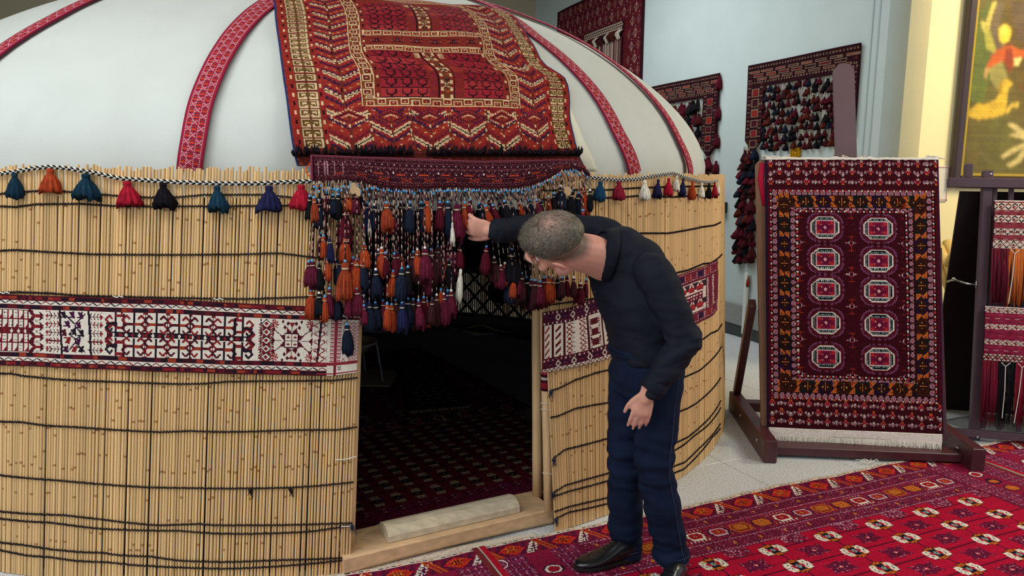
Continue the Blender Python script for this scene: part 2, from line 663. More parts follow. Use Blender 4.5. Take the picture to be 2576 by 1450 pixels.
# added dark shell that keeps light out of the ring, open at the door and at a patch across from it
m_shell = mat('dark_shell', '#1d1512', rough=0.95, noise=0.2, nscale=10)
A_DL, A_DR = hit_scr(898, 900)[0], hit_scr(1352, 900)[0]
GAP0, GAP1 = PI - 0.02, PI + 0.62     # patch of bare lattice, far side
lm = MB()


def shell_strip(a0, a1, z0, z1, n):
    aa = np.linspace(a0, a1, n + 1)
    for i in range(n):
        q = []
        for a_, z_ in ((aa[i], z0), (aa[i + 1], z0), (aa[i + 1], z1), (aa[i], z1)):
            q.append(scr(a_, z_, -0.055))
        lm.prism(q, (YC[0] * 0, 0, 0.0) if False else (scr((aa[i] + aa[i + 1]) / 2, z0, -0.075) - scr((aa[i] + aa[i + 1]) / 2, z0, -0.055)))


def farhit(x, y):
    d = ray(x, y)
    t = np.linspace(3.2, 10, 4000)
    p = CO + t[:, None] * d
    f = np.hypot(p[:, 0] - YC[0], p[:, 1] - YC[1]) - wallr(p[:, 2])
    k = np.argmax((f > 0) & (p[:, 1] > YC[1]))
    q = p[k]
    a_ = math.atan2(q[0] - YC[0], YC[1] - q[1])
    return (a_ if a_ > 0 else a_ + 2 * PI), float(q[2])


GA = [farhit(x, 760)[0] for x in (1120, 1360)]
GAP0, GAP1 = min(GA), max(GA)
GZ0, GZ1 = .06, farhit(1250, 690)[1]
shell_strip(A_DR + 0.06, GAP0, 0.005, 1.5, 60)
shell_strip(GAP0, GAP1, 0.005, GZ0, 8)
shell_strip(GAP0, GAP1, GZ1, 1.5, 8)
shell_strip(GAP1, A_DL + 2 * PI - 0.03, 0.005, 1.5, 60)
lm.build('light_blocking_shell', m_shell, yurt)
# diamond lattice in front of the bare patch
lat = MB()
for s_ in (-1, 1):
    for k in range(-5, 8):
        a0 = GAP0 + k * 0.068
        zz = np.linspace(GZ0 - .05, GZ1 + .05, 8)
        aa = a0 + s_ * (zz - GZ0) * 0.34
        ok = (aa > GAP0 - .02) & (aa < GAP1 + .02)
        if ok.sum() > 2:
            lat.tube(scr(aa[ok], zz[ok], -0.075 - 0.01 * s_), 0.015, 6)
lat.build('lattice', mat('lattice_wood', '#3a2a1c', rough=0.8), yurt)

# ------------------------------------------------------------------ reeds
m_reed = mat('reed', attr=True, rough=0.5, noise=0.10, nscale=3, stretch=(60, 60, 1.2), rand=0.13, spec=0.35)
C_REED, C_NODE = lin('#e0ba84'), lin('#a97a4a')


def reed_mesh(seed):
    r = random.Random(seed)
    zs, rs, cs = [0.0], [1.0], []
    nodes = sorted(r.uniform(.04, .96) for _ in range(r.choice((2, 3, 3, 4))))
    last = 0.0
    for n in nodes:
        if n - last < .06:
            continue
        zs += [n - .004, n - .0012, n + .0016]; rs += [1.0, 1.13, 1.0]
        cs += [0, 1, 1]
        last = n
    zs.append(1.0); rs.append(.96); cs.append(0)
    tint = np.array([1, 1, 1]) * r.uniform(.93, 1.06)
    sides = 6
    t = np.arange(sides) / sides * 2 * PI
    V = np.array([(q * math.cos(x), q * math.sin(x), z) for z, q in zip(zs, rs) for x in t])
    F, C = [], []
    for i in range(len(zs) - 1):
        for j in range(sides):
            k = (j + 1) % sides
            F.append((i * sides + j, i * sides + k, (i + 1) * sides + k, (i + 1) * sides + j))
            C.append((C_NODE if cs[i] else C_REED) * tint)
    F.append(tuple(range((len(zs) - 1) * sides, len(zs) * sides)))
    C.append(C_REED * .8)
    me = mesh_from('reed', V, F, C, True)
    me.materials.append(m_reed)
    return me


REEDS = [reed_mesh(i) for i in range(14)]


def place_reed(parent, p0, p1, rad, turn=None):
    d = Vector([float(v) for v in (p1 - p0)])
    L_ = d.length
    q = d.to_track_quat('Z', 'X').to_matrix().to_4x4()
    M = Matrix.Translation(Vector([float(v) for v in p0])) @ q @ Matrix.Rotation(random.uniform(0, 6.28) if turn is None else turn, 4, 'Z') @ Matrix.Diagonal((rad, rad, L_, 1))
    return inst('reed', random.choice(REEDS), parent, M)


def reed_screen(label, a0, a1, shift, gap=.0, wmin=.0088, wmax=.0126, ztop=1.61, cap=298):
    """reeds side by side from angle A0 to A1 (taken at mid height); SHIFT(a) -> lean of the foot"""
    root = empty('reed_screen', scr((a0 + a1) / 2, 0.0), label, 'reed screen')
    a, n = a0, 0
    while a < a1 and n < cap:
        w_ = random.uniform(wmin, wmax)
        ac = a + w_ / 2 / 2.88
        s_ = shift(ac)
        zt = ztop + random.uniform(-.012, .012)
        wob = random.uniform(-.0009, .0009)
        off = random.uniform(-.0016, .0016)
        place_reed(root, scr(ac + s_ * .5 + wob, 0.003, off), scr(ac - s_ * .5 - wob, zt, off), w_ / 2 * 1.0)
        a += (w_ + (random.uniform(.002, .0045) if random.random() < .14 else random.uniform(.0003, .0016))) / 2.88
        n += 1
    return root


aTL, aBL = hit_scr(-110, 450)[0], hit_scr(-114, 1440)[0]
aTR, aBR = hit_scr(917, 450)[0], hit_scr(880, 1440)[0]
A0L, A1L = (aTL + aBL) / 2, (aTR + aBR) / 2


def shiftL(a):
    return float(np.interp(a, [A0L, A1L], [aBL - aTL, aBR - aTR]))


screenL = reed_screen('tall reed screen with dark cord rows left of the yurt doorway', A0L, A1L, shiftL)
bTL, bBL = hit_scr(1352, 450)[0], hit_scr(1397, 1310)[0]
bTM, bBM = hit_scr(1532, 450)[0], hit_scr(1530, 1300)[0]


def shiftR(a):
    return float(np.interp(a, [bTL, bTM], [bBL - bTL, bBM - bTM]))


A0R = (bTL + bBL) / 2
screenR = reed_screen('reed screen curving away right of the doorway, behind the bending man', A0R, A0R + 1.32, shiftR, wmin=.0096, wmax=.0138)
# far side, seen through the doorway as bright slits
rear = empty('reed_screen', scr((GAP0 + GAP1) / 2, 0), 'far reed screen with bright slits, seen through the dark doorway', 'reed screen')
a = GAP0 - .02
while a < GAP1 + .02:
    place_reed(rear, scr(a, .003, 0), scr(a, 1.6, 0), .0106)
    a += random.uniform(.0225, .0270) / 2.88

m_cord = mat('dark_yarn', '#1c1518', rough=0.95, noise=0.2, nscale=80)
m_string = mat('white_string', '#e4e2da', rough=0.9)
m_navy = mat('navy_yarn', '#1d2940', rough=0.95, noise=0.25, nscale=90)


def pxpath(px, off, n=None):
    q = np.array([hit_scr(x, y, off) for x, y in px])
    return q


def cord(parent, px, off=0.0075, rad=0.0033):
    q = pxpath(px, 0.005)
    n = int(abs(q[-1, 0] - q[0, 0]) * 2.9 / 0.0112)
    a = np.linspace(q[0, 0], q[-1, 0], 2 * n)
    z = np.interp(a, q[:, 0], q[:, 1])
    zz = z + np.where(np.arange(2 * n) % 2 == 0, .0026, -.0026)
    a2 = a + np.where(np.arange(2 * n) % 2 == 0, -.0004, .0004) * 1.0
    mb = MB()
    mb.tube(scr(a2, zz, off + .0012 * np.cos(np.arange(2 * n))), rad, 5, caps=True)
    return mb.build('binding_cord', m_cord, parent)


rowsL = [
    [(-110, 496), (0, 488), (60, 483), (110, 480), (165, 482), (300, 493), (380, 497), (450, 496), (520, 490), (660, 490), (740, 497), (800, 500), (900, 501)],
    [(-110, 515), (0, 519), (40, 521), (95, 514), (200, 513), (300, 519), (400, 520), (480, 519), (580, 519), (735, 517), (800, 520), (900, 522)],
    [(-110, 634), (0, 631), (40, 629), (140, 635), (240, 640), (450, 641), (600, 640), (700, 637), (770, 645), (840, 655), (905, 657)],
    [(-110, 740), (0, 737), (45, 735), (130, 738), (200, 744), (330, 747), (480, 750), (600, 752), (700, 750), (780, 747), (903, 752)],
    [(-110, 938), (0, 940), (30, 940), (60, 946), (170, 956), (300, 961), (450, 966), (520, 965), (570, 960), (640, 959), (760, 958), (840, 957), (900, 950)],
    [(-110, 1056), (0, 1061), (55, 1062), (110, 1070), (200, 1075), (300, 1082), (400, 1087), (480, 1084), (560, 1087), (640, 1085), (740, 1082), (850, 1081), (898, 1074)],
    [(-110, 1188), (0, 1196), (50, 1201), (150, 1209), (250, 1218), (370, 1226), (500, 1228), (620, 1229), (740, 1226), (800, 1222), (889, 1213)],
    [(-110, 1280), (0, 1287), (60, 1292), (160, 1296), (250, 1306), (330, 1316), (400, 1322), (500, 1318), (540, 1321), (660, 1321), (800, 1318), (886, 1316)],
    [(-110, 1296), (0, 1305), (70, 1312), (130, 1315), (180, 1322), (250, 1330), (380, 1335), (450, 1335), (540, 1342), (640, 1343), (780, 1337), (860, 1326), (886, 1322)],
    [(-110, 1352), (0, 1365), (60, 1371), (130, 1382), (200, 1389), (260, 1391), (300, 1397), (380, 1400), (450, 1410), (560, 1414), (700, 1409), (800, 1406), (884, 1402)],
    [(-110, 1370), (0, 1384), (70, 1398), (130, 1402), (190, 1411), (280, 1415), (330, 1421), (470, 1428), (560, 1431), (680, 1426), (780, 1418), (884, 1407)],
]
for r_ in rowsL:
    cord(screenL, r_)
rowsR = [
    [(1360, 480), (1481, 477), (1530, 478), (1600, 473), (1690, 470), (1800, 468)],
    [(1360, 503), (1489, 499), (1526, 498), (1570, 496), (1602, 493), (1642, 494), (1692, 496), (1755, 491), (1805, 489)],
    [(1360, 600), (1605, 587), (1642, 587), (1680, 587), (1723, 580), (1767, 571), (1796, 567), (1812, 559)],
    [(1362, 770), (1490, 752), (1703, 686), (1729, 680), (1767, 664), (1787, 662), (1804, 651), (1815, 640)],
    [(1383, 984), (1403, 978), (1447, 956), (1502, 937), (1521, 933), (1770, 852), (1787, 839), (1804, 832), (1815, 815)],
    [(1384, 1051), (1403, 1047), (1447, 1028), (1488, 1020), (1524, 1014), (1728, 946), (1759, 932), (1780, 914), (1796, 898), (1814, 872)],
    [(1392, 1152), (1421, 1131), (1477, 1117), (1529, 1103), (1704, 1037), (1728, 1028), (1749, 1016), (1780, 990), (1812, 950)],
    [(1392, 1239), (1421, 1221), (1477, 1205), (1528, 1191), (1695, 1116), (1728, 1101), (1763, 1072), (1780, 1056), (1812, 1008)],
    [(1393, 1249), (1430, 1236), (1477, 1224), (1528, 1210), (1720, 1119), (1745, 1097), (1780, 1070), (1812, 1026)],
    [(1394, 1288), (1430, 1275), (1477, 1264), (1529, 1252), (1698, 1172), (1721, 1164), (1755, 1131), (1786, 1100), (1811, 1066)],
    [(1397, 1305), (1430, 1289), (1529, 1267), (1699, 1189), (1719, 1181), (1757, 1143), (1791, 1100), (1811, 1078)],
]
for r_ in rowsR:
    cord(screenR, r_)


def knot(parent, x, y, m=None, s=.012, tail=.03, name='knot'):
    a_, z_ = hit_scr(x, y, .01)
    c = scr(a_, z_, .012)
    mb = MB()
    mb.lathe([(0.001, s * .7), (s * .6, s * .45), (s * .75, 0), (s * .6, -s * .5), (.001, -s * .7)], c, 8)
    for k in range(5):
        q = c + np.array([random.uniform(-.5, .5) * s, random.uniform(-.3, .3) * s, -s * .4])
        mb.tube([q, q + np.array([random.uniform(-.4, .4) * tail, -.003, -tail * random.uniform(.5, 1)])], [.0022, .0008], 4)
    return mb.build(name, m or m_navy, parent)


for x, y in ((630, 1232), (731, 1231), (886, 1325), (884, 1404)):
    knot(screenL, x, y, m_navy if x > 800 else m_cord)
for x, y in ((1385, 986), (1392, 1158), (1391, 1243), (1398, 1308)):
    knot(screenR, x, y, m_navy)


def string(parent, px, off=.012, rad=.0021):
    q = pxpath(px, off)
    mb = MB()
    k = np.linspace(0, 1, len(q)); kk = np.linspace(0, 1, 12)
    mb.tube(scr(np.interp(kk, k, q[:, 0]), np.interp(kk, k, q[:, 1]), off), rad, 5)
    return mb.build('tie_string', m_string, parent)


string(screenL, [(843, 1157), (870, 1156), (896, 1149)])
string(screenL, [(858, 1326), (884, 1324)])
for c in ((10, 738), (296, 748), (548, 754)):
    string(screenL, [(c[0] - 12, c[1] - 3), (c[0], c[1] + 1), (c[0] + 3, c[1] - 3), (c[0] + 14, c[1])], off=.02)
# ------------------------------------------------------------------ woven patterns, knot by knot


class Pat:
    """a grid of knots; row 0 is the top; drawn in units of K knots"""

    def __init__(s, h, w_, c, k=1.0):
        s.k = k
        s.a = np.empty((int(round(h * k)), int(round(w_ * k)), 3))
        s.a[:] = lin(c) if isinstance(c, str) else c
        s.h, s.w = h, w_

    def col(s, c):
        return lin(c) if isinstance(c, str) else np.asarray(c)

    def rect(s, x0, y0, x1, y1, c):
        k = s.k
        s.a[max(0, int(round(y0 * k))):max(0, int(round(y1 * k))), max(0, int(round(x0 * k))):max(0, int(round(x1 * k)))] = s.col(c)

    def px(s, x, y, c):
        x, y = int(round(x)), int(round(y))
        if s.k == 1:
            if 0 <= x < s.w and 0 <= y < s.h:
                s.a[y, x] = s.col(c)
        elif x >= 0 and y >= 0:
            s.rect(x, y, x + 1, y + 1, c)

    def line(s, x0, y0, x1, y1, c, t=1):
        k = s.k
        c = s.col(c)
        X0, Y0, X1, Y1 = (x0 + .5) * k, (y0 + .5) * k, (x1 + .5) * k, (y1 + .5) * k
        r = max(.5, t * k / 2 if t > 1 else .42 * k)
        n = int(max(abs(X1 - X0), abs(Y1 - Y0)) * 1.5) + 1
        H_, W_ = s.a.shape[:2]
        for q in range(n + 1):
            x, y = X0 + (X1 - X0) * q / n, Y0 + (Y1 - Y0) * q / n
            xa, xb, ya, yb = int(round(x - r)), int(round(x + r)), int(round(y - r)), int(round(y + r))
            if xb <= 0 or yb <= 0 or xa >= W_ or ya >= H_:
                continue
            s.a[max(0, ya):max(ya + 1, yb), max(0, xa):max(xa + 1, xb)] = c

    def pline(s, pts, c, t=1):
        for p, q in zip(pts[:-1], pts[1:]):
            s.line(*p, *q, c, t)

    def poly(s, pts, c):
        p = (np.asarray(pts, float) + .5) * s.k - .5
        H_, W_ = s.a.shape[:2]
        x0, x1 = int(max(0, math.floor(p[:, 0].min()))), int(min(W_ - 1, math.ceil(p[:, 0].max())))
        y0, y1 = int(max(0, math.floor(p[:, 1].min()))), int(min(H_ - 1, math.ceil(p[:, 1].max())))
        if x1 < x0 or y1 < y0:
            return
        X, Y = np.meshgrid(np.arange(x0, x1 + 1), np.arange(y0, y1 + 1))
        ins = np.zeros(X.shape, bool)
        n = len(p)
        for i in range(n):
            xa, ya = p[i]; xb, yb = p[(i + 1) % n]
            if ya == yb:
                continue
            ins ^= ((ya > Y) != (yb > Y)) & (X < (xb - xa) * (Y - ya) / (yb - ya) + xa)
        s.a[y0:y1 + 1, x0:x1 + 1][ins] = s.col(c)

    def dia(s, x, y, rx, ry, c):
        s.poly([(x - rx - .5, y), (x, y - ry - .5), (x + rx + .5, y), (x, y + ry + .5)], c)

    def stamp(s, x, y, rows, cm, fx=False, fy=False):
        """rows of characters; CM maps a character to a colour; the corner is at (x, y)"""
        for j, r in enumerate(rows[::-1] if fy else rows):
            for i, ch in enumerate(r[::-1] if fx else r):
                if ch in cm:
                    s.rect(x + i, y + j, x + i + 1, y + j + 1, cm[ch])

    def cstamp(s, x, y, rows, cm, **k):
        s.stamp(x - len(rows[0]) / 2, y - len(rows) / 2, rows, cm, **k)

    def speck(s, x0, y0, x1, y1, cs, p, seed=1):
        r = np.random.default_rng(seed)
        x0, y0, x1, y1 = [max(0, int(v * s.k)) for v in (x0, y0, x1, y1)]
        for c in cs:
            v = s.a[y0:y1, x0:x1]
            v[r.random(v.shape[:2]) < p] = s.col(c)

    def wash(s, amt=.06, seed=3):
        """abrash: row by row dye changes"""
        r = np.random.default_rng(seed)
        s.a *= (1 + amt * r.normal(size=(s.a.shape[0], 1, 1))) * (1 + amt * .8 * r.normal(size=(*s.a.shape[:2], 1)))
        s.a = np.clip(s.a, 0.002, .95)
        return s.a


def lattice_uv(P, h, w_):
    """resample a coarse (m,n,3) net of points to (h+1,w+1,3)"""
    P = np.asarray(P, float)
    m, n = P.shape[:2]
    iv, iu = np.linspace(0, m - 1, h + 1), np.linspace(0, n - 1, w_ + 1)
    j = np.minimum(iv.astype(int), m - 2); fv = (iv - j)[:, None, None]
    A_ = P[j] * (1 - fv) + P[j + 1] * fv
    i = np.minimum(iu.astype(int), n - 2); fu = (iu - i)[None, :, None]
    return A_[:, i] * (1 - fu) + A_[:, i + 1] * fu


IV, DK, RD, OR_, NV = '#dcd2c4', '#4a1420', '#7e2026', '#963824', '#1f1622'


def hookX(p, x, y, r, c1, c2, t=3):
    """two pairs of hooked arms on a bar"""
    for sx in (-1, 1):
        for sy in (-1, 1):
            p.pline([(x + sx * r * .35, y), (x + sx * r * .95, y), ], c1, t)
            p.pline([(x + sx * r * .95, y), (x + sx * r * 1.25, y + sy * r * .45), (x + sx * r * .8, y + sy * r * .95), (x + sx * r * .45, y + sy * r * .55), (x + sx * r * .62, y + sy * r * .42)], c1 if sy * sx < 0 else c2, t - .6)


def zigborder(p, y0, y1, seed=0):
    """dark band, ivory band with two crossing zigzags, dark band"""
    n = y1 - y0
    p.rect(0, y0, p.w, y1, DK)
    r = random.Random(seed)
    for yy in (y0, y1 - 5):
        x = 0
        while x < p.w:
            d = r.randint(3, 8)
            p.rect(x, yy + 1, x + d, yy + 4, r.choice((RD, NV, NV, OR_, '#5a1622', '#36161f')))
            x += d
    a, b = y0 + 5, y1 - 5
    p.rect(0, a, p.w, b, IV)
    hh = b - a - 1
    k = 0
    for x in range(-2, p.w, 9):
        c = (RD, NV, NV)[k % 3]
        p.pline([(x, b - 1), (x + 4, a), (x + 9, b - 1)], c, 1)
        k += 1


def tent_band():
    p = Pat(72, 388, IV, 1.5)
    X = lambda px: (px + 100) / 2.6

    def sx(z):
        return X(z / 5.6)

    def sx2(z):
        return X(440 + z / 5.367)
    # body between y=14 and y=58
    T, B = 15, 57
    M_ = (T + B) / 2
    H = B - T
    # left panel of little boxes
    for i, x in enumerate(np.arange(0, sx(455), 5.1)):
        for j in range(4):
            y = T + (j * 9.2 if j < 2 else j * 9.2 + 5.4)
            p.rect(x, y, x + 5, y + 9, RD if (i + j) % 2 else '#57171f')
            p.rect(x + .6, y + .6, x + 4.4, y + 8.4, IV)
            if (i + j) % 2:
                p.poly([(x + .5, y + 9), (x + 5, y + 2), (x + 5, y + 9)], '#6a1a2a')
            else:
                for q in (2.4, 6):
                    p.rect(x + 1.4, y + q, x + 2.3, y + q + 1, DK); p.rect(x + 3.2, y + q, x + 4, y + q + 1, DK)
    p.rect(0, M_ - 3, sx(455), M_ + 3, '#5e1a22')
    for x in np.arange(3, sx(440), 6.6):
        p.dia(x, M_, 1, 2, IV if int(x) % 3 else RD)
    # arrow chain
    x0 = sx(470)
    for j in range(4):
        y = T + 5 + j * H / 4
        p.pline([(x0 - 3, y - 5), (x0 + 1, y), (x0 - 3, y + 5)], DK, 2.6)
        p.line(x0, y, x0 + 8, y, RD, 3)
        p.poly([(x0 + 6, y - 5), (x0 + 11, y - 1), (x0 + 8, y), (x0 + 11, y + 1), (x0 + 6, y + 5), (x0 + 7, y)], DK)
        p.cstamp(x0 + 4, y + 5.5, ['x.x', '.o.', 'x.x'], {'x': DK, 'o': RD})
    for xx in (sx(660), sx(700)):
        for y in range(T, B, 4):
            p.px(xx, y, (OR_, DK, RD)[y % 3])
    for (xa, f) in ((sx(775), -1), (sx(1330), 1)):       # anchor columns
        for j in range(5):
            y = T + 4 + j * H / 5
            p.line(xa - 6, y, xa + 6, y, DK)
            for q in (-3, 0.5, 4):
                p.pline([(xa + q * f, y - 3), (xa + (q - 1.5) * f, y), (xa + q * f, y + 3)], RD if j % 2 else DK)
            p.poly([(xa + 9 * f, y), (xa + 6 * f, y - 3), (xa + 6 * f, y + 3)], RD)
    for xx in (sx(845), sx(1245)):
        p.line(xx, T - 1, xx + 3, B, NV, 2)
    # leafy crossing panel
    xa, xb = sx(880), sx(1235)
    xm = (xa + xb) / 2
    p.pline([(xa + 3, T + 3), (xm, T + 12), (xm + 1, T + 15), (xa + 7, M_ + 1), (xm + 1, B - 15), (xm + 1, B - 12), (xa + 6, B - 2)], NV, 1.1)
    p.pline([(xb - 3, T + 2), (xm, T + 12), (xm + 1, T + 15), (xb - 4, M_ + 1), (xm + 1, B - 15), (xm + 1, B - 12), (xb - 2, B - 2)], NV, 1.1)
    for (x, y) in ((xa + 2, T + 3), (xm - 2, T + 3), (xb - 6, T + 3), (xa + 6, T + 12), (xb - 8, T + 13), (xa + 3, M_), (xm, M_ - 1), (xb - 5, M_), (xa + 7, B - 14), (xb - 8, B - 13), (xa + 5, B - 5), (xm + 1, B - 5), (xb - 5, B - 5)):
        c = (RD, DK, NV, '#3e1438')[int(x + y) % 4]
        up = y > M_
        f = -1 if up else 1
        p.poly([(x - 4, y - 3 * f), (x - 1, y - 3 * f), (x + 2, y + 3 * f), (x - 2, y + 1 * f)], c)
        p.line(x, y - 3 * f, x + 1, y + 3 * f, c, 1.5)
        p.line(x - 4, y + 2 * f, x + 1, y + 2 * f, c, 1.5)
    for xx in (sx(1430),):
        for y in range(T, B, 3):
            p.px(xx, y, (OR_, DK, RD)[y % 3])
    # hook field: from sx(1480) to sx2(1120)
    xa, xb = sx(1490), sx2(1110)
    p.rect(xa + 2, M_ - 3, xb - 3, M_ + 3, NV)
    for k, x in enumerate(np.arange(xa + 8, xb - 6, 6.4)):
        p.dia(x, M_, 1.2, 2, IV if k % 2 == 0 else RD)
    for f, x in ((1, xa + 4), (-1, xb - 5)):
        p.pline([(x + 2 * f, M_), (x - 3 * f, M_ - 5), (x + 4 * f, M_ - 12), (x + 7 * f, M_ - 8)], RD, 2.6)
        p.pline([(x + 2 * f, M_), (x - 3 * f, M_ + 5), (x + 4 * f, M_ + 12), (x + 7 * f, M_ + 8)], DK, 2.6)
    cx = [sx(1640), sx(1900), sx(2210), sx(2530), sx2(380), sx2(690), sx2(935)]
    for yc, yy0, yy1 in ((T + 10, T - 1, M_ - 4), (B - 10, M_ + 4, B + 1)):
        for i, x in enumerate(cx):
            p.line(x, yy0, x, yy1, NV, 2)
            if i in (0, 6):
                f = 1 if i == 0 else -1
                q = x + 8 * f
                p.rect(min(x, q), yy0 + 2, max(x, q), yy0 + 5, RD); p.rect(min(x, q), yy1 - 4, max(x, q), yy1 - 1, RD)
                p.line(q, yy0 + 2, q, yy1 - 2, NV, 2.4)
                p.line(x - 8 * f, yc, x, yc, NV, 3)
                for sy in (-1, 1):
                    p.pline([(x - 6 * f, yc), (x - 10 * f, yc + sy * 4), (x - 6 * f, yc + sy * 8), (x - 3.5 * f, yc + sy * 5)], (RD, NV)[sy > 0], 1.7)
            else:
                p.line(x - 8, yc, x + 8, yc, DK, 2.6)
                p.line(x + (2 if i % 2 else -5), yc, x + (5 if i % 2 else -2), yc, OR_, 3)
                for f in (-1, 1):
                    for sy in (-1, 1):
                        p.pline([(x + 7 * f, yc), (x + 11.5 * f, yc + sy * 4), (x + 7 * f, yc + sy * 8.6), (x + 4 * f, yc + sy * 5.5)], (DK, RD)[(sy > 0) ^ (i % 2)], 1.7)
                        p.poly([(x + 10 * f, yc + sy * 10.5), (x + 13 * f, yc + sy * 9), (x + 13 * f, yc + sy * 12.5)], RD)
        for i in range(1, 6):
            x = (cx[i] + cx[i + 1]) / 2 if i < 5 else 0
            if x:
                p.line(x, yy0, x, yy1, NV, 1)
    # dotted rules, diamond column
    for xx in (sx2(1170), sx2(1350), sx2(1870)):
        for y in range(T, B + 1, 3):
            p.px(xx, y, NV); p.px(xx, y + 1, NV)
    xd = sx2(1255)
    for j in range(5):
        y = T + 4 + j * 8.6
        p.dia(xd, y, 5, 4.6, NV); p.dia(xd, y, 3.7, 3.3, IV); p.dia(xd, y, 1.8, 1.8, RD)
        for f in (-1, 1):
            p.line(xd + f, y + 4.3, xd + 7 * f, y + 1, RD, 1.3); p.line(xd + f, y + 4.3, xd + 7 * f, y + 7.4, RD, 1.3); p.line(xd + 2 * f, y + 4.3, xd + 7 * f, y + 4.3, DK)
    # star medallion
    xs = sx2(1605)
    for k in range(8):
        a0 = k * PI / 4 + PI / 8
        tip = (xs + 13 * math.cos(a0), M_ + 15.5 * math.sin(a0))
        b1 = (xs + 7.5 * math.cos(a0 - .39), M_ + 9 * math.sin(a0 - .39)); b2 = (xs + 7.5 * math.cos(a0 + .39), M_ + 9 * math.sin(a0 + .39))
        p.poly([b1, tip, b2], DK); p.poly([((b1[0] + tip[0]) / 2, (b1[1] + tip[1]) / 2), tip, ((b2[0] + tip[0]) / 2, (b2[1] + tip[1]) / 2)], RD)
    p.rect(xs - 7, M_ - 8, xs + 7, M_ + 8, DK); p.rect(xs - 6, M_ - 7, xs + 6, M_ + 7, IV)
    p.line(xs, M_ - 7, xs, M_ + 6, DK); p.line(xs - 6, M_, xs + 5, M_, DK)
    for a_, b_ in ((-3.5, -4), (3, -4), (-3.5, 3.5), (3, 3.5)):
        p.cstamp(xs + a_ + .5, M_ + b_ + .5, ['.x.', 'xxx', '.x.'], {'x': RD})
    for f in (-1, 1):
        p.line(xs + 10 * f, M_, xs + 19 * f, M_, DK); p.poly([(xs + 16 * f, M_), (xs + 20 * f, M_ - 4), (xs + 20 * f, M_ + 4)], DK)
        p.line(xs, M_ + 10 * f, xs, M_ + 19 * f, DK); p.poly([(xs - 3, M_ + 19 * f), (xs, M_ + 14 * f), (xs + 3, M_ + 19 * f)], RD)
        for g in (-1, 1):
            p.line(xs + 9 * f, M_ + 4 * g, xs + 18 * f, M_ + 12 * g, DK); p.dia(xs + 18 * f, M_ + 12 * g, 1.2, 2, DK)
            p.dia(xs + 7 * f, M_ + 14 * g, 1.2, 2, DK); p.dia(xs + 4 * f, M_ + 18 * g, 1.2, 2, DK); p.dia(xs + 9 * f, M_ + 20 * g, 1, 1.6, DK)
            for k in range(8):
                a0 = k * PI / 4
                p.poly([(xs + 17 * f, M_ + 17 * g), (xs + 17 * f + 4.5 * math.cos(a0), M_ + 17 * g + 5.5 * math.sin(a0)), (xs + 17 * f + 3 * math.cos(a0 + .5), M_ + 17 * g + 3.5 * math.sin(a0 + .5))], (RD, '#9a2c2a')[k % 2])
    # cross column, comb column, end
    xc = sx2(1985)
    p.line(xc + 1, T, xc - 2, B, NV, 2)
    for j in range(5):
        y = T + 4 + j * 8.7
        for f in (-1, 1):
            p.cstamp(xc + 6 * f, y, ['x...x', '.x.x.', '..x..', '.x.x.', 'x...x'], {'x': RD})
            p.line(xc, y - 4, xc + 5 * f, y, RD); p.line(xc, y + 4, xc + 5 * f, y, RD)
    p.wash(.03)
    zigborder(p, 0, 14, 1)
    zigborder(p, 58, 72, 2)
    # end cloth
    e = int(sx2(2100))
    p.rect(e, 12, p.w, 72, IV)
    xk = sx2(2200)
    p.rect(xk - 1, 6, xk + 2, 72, '#7a1c2c')
    for y in range(10, 62, 2):
        p.rect(xk - 5, y, xk + 6, y + 1, '#a03a4c')
    for y in range(16, 60, 8):
        p.cstamp(sx2(2320), y, ['x.x', '.x.', 'x.x', 'x.x'], {'x': RD})
    xr = int(sx2(2390))
    for y in range(14, 60):
        for x in range(xr, min(p.w, xr + 11)):
            if (x + y) % 4 == 0 or (x - y) % 4 == 0:
                p.px(x, y, '#b0465c')
    p.rect(sx2(1960), 58, p.w, 61, '#8e2c36')
    p.rect(sx2(1960), 69, p.w, 71, '#8e2c36')
    p.cstamp(sx2(2270), 65, ['x.x', '.x.', 'x.x', 'x.x'], {'x': DK})
    return p.a


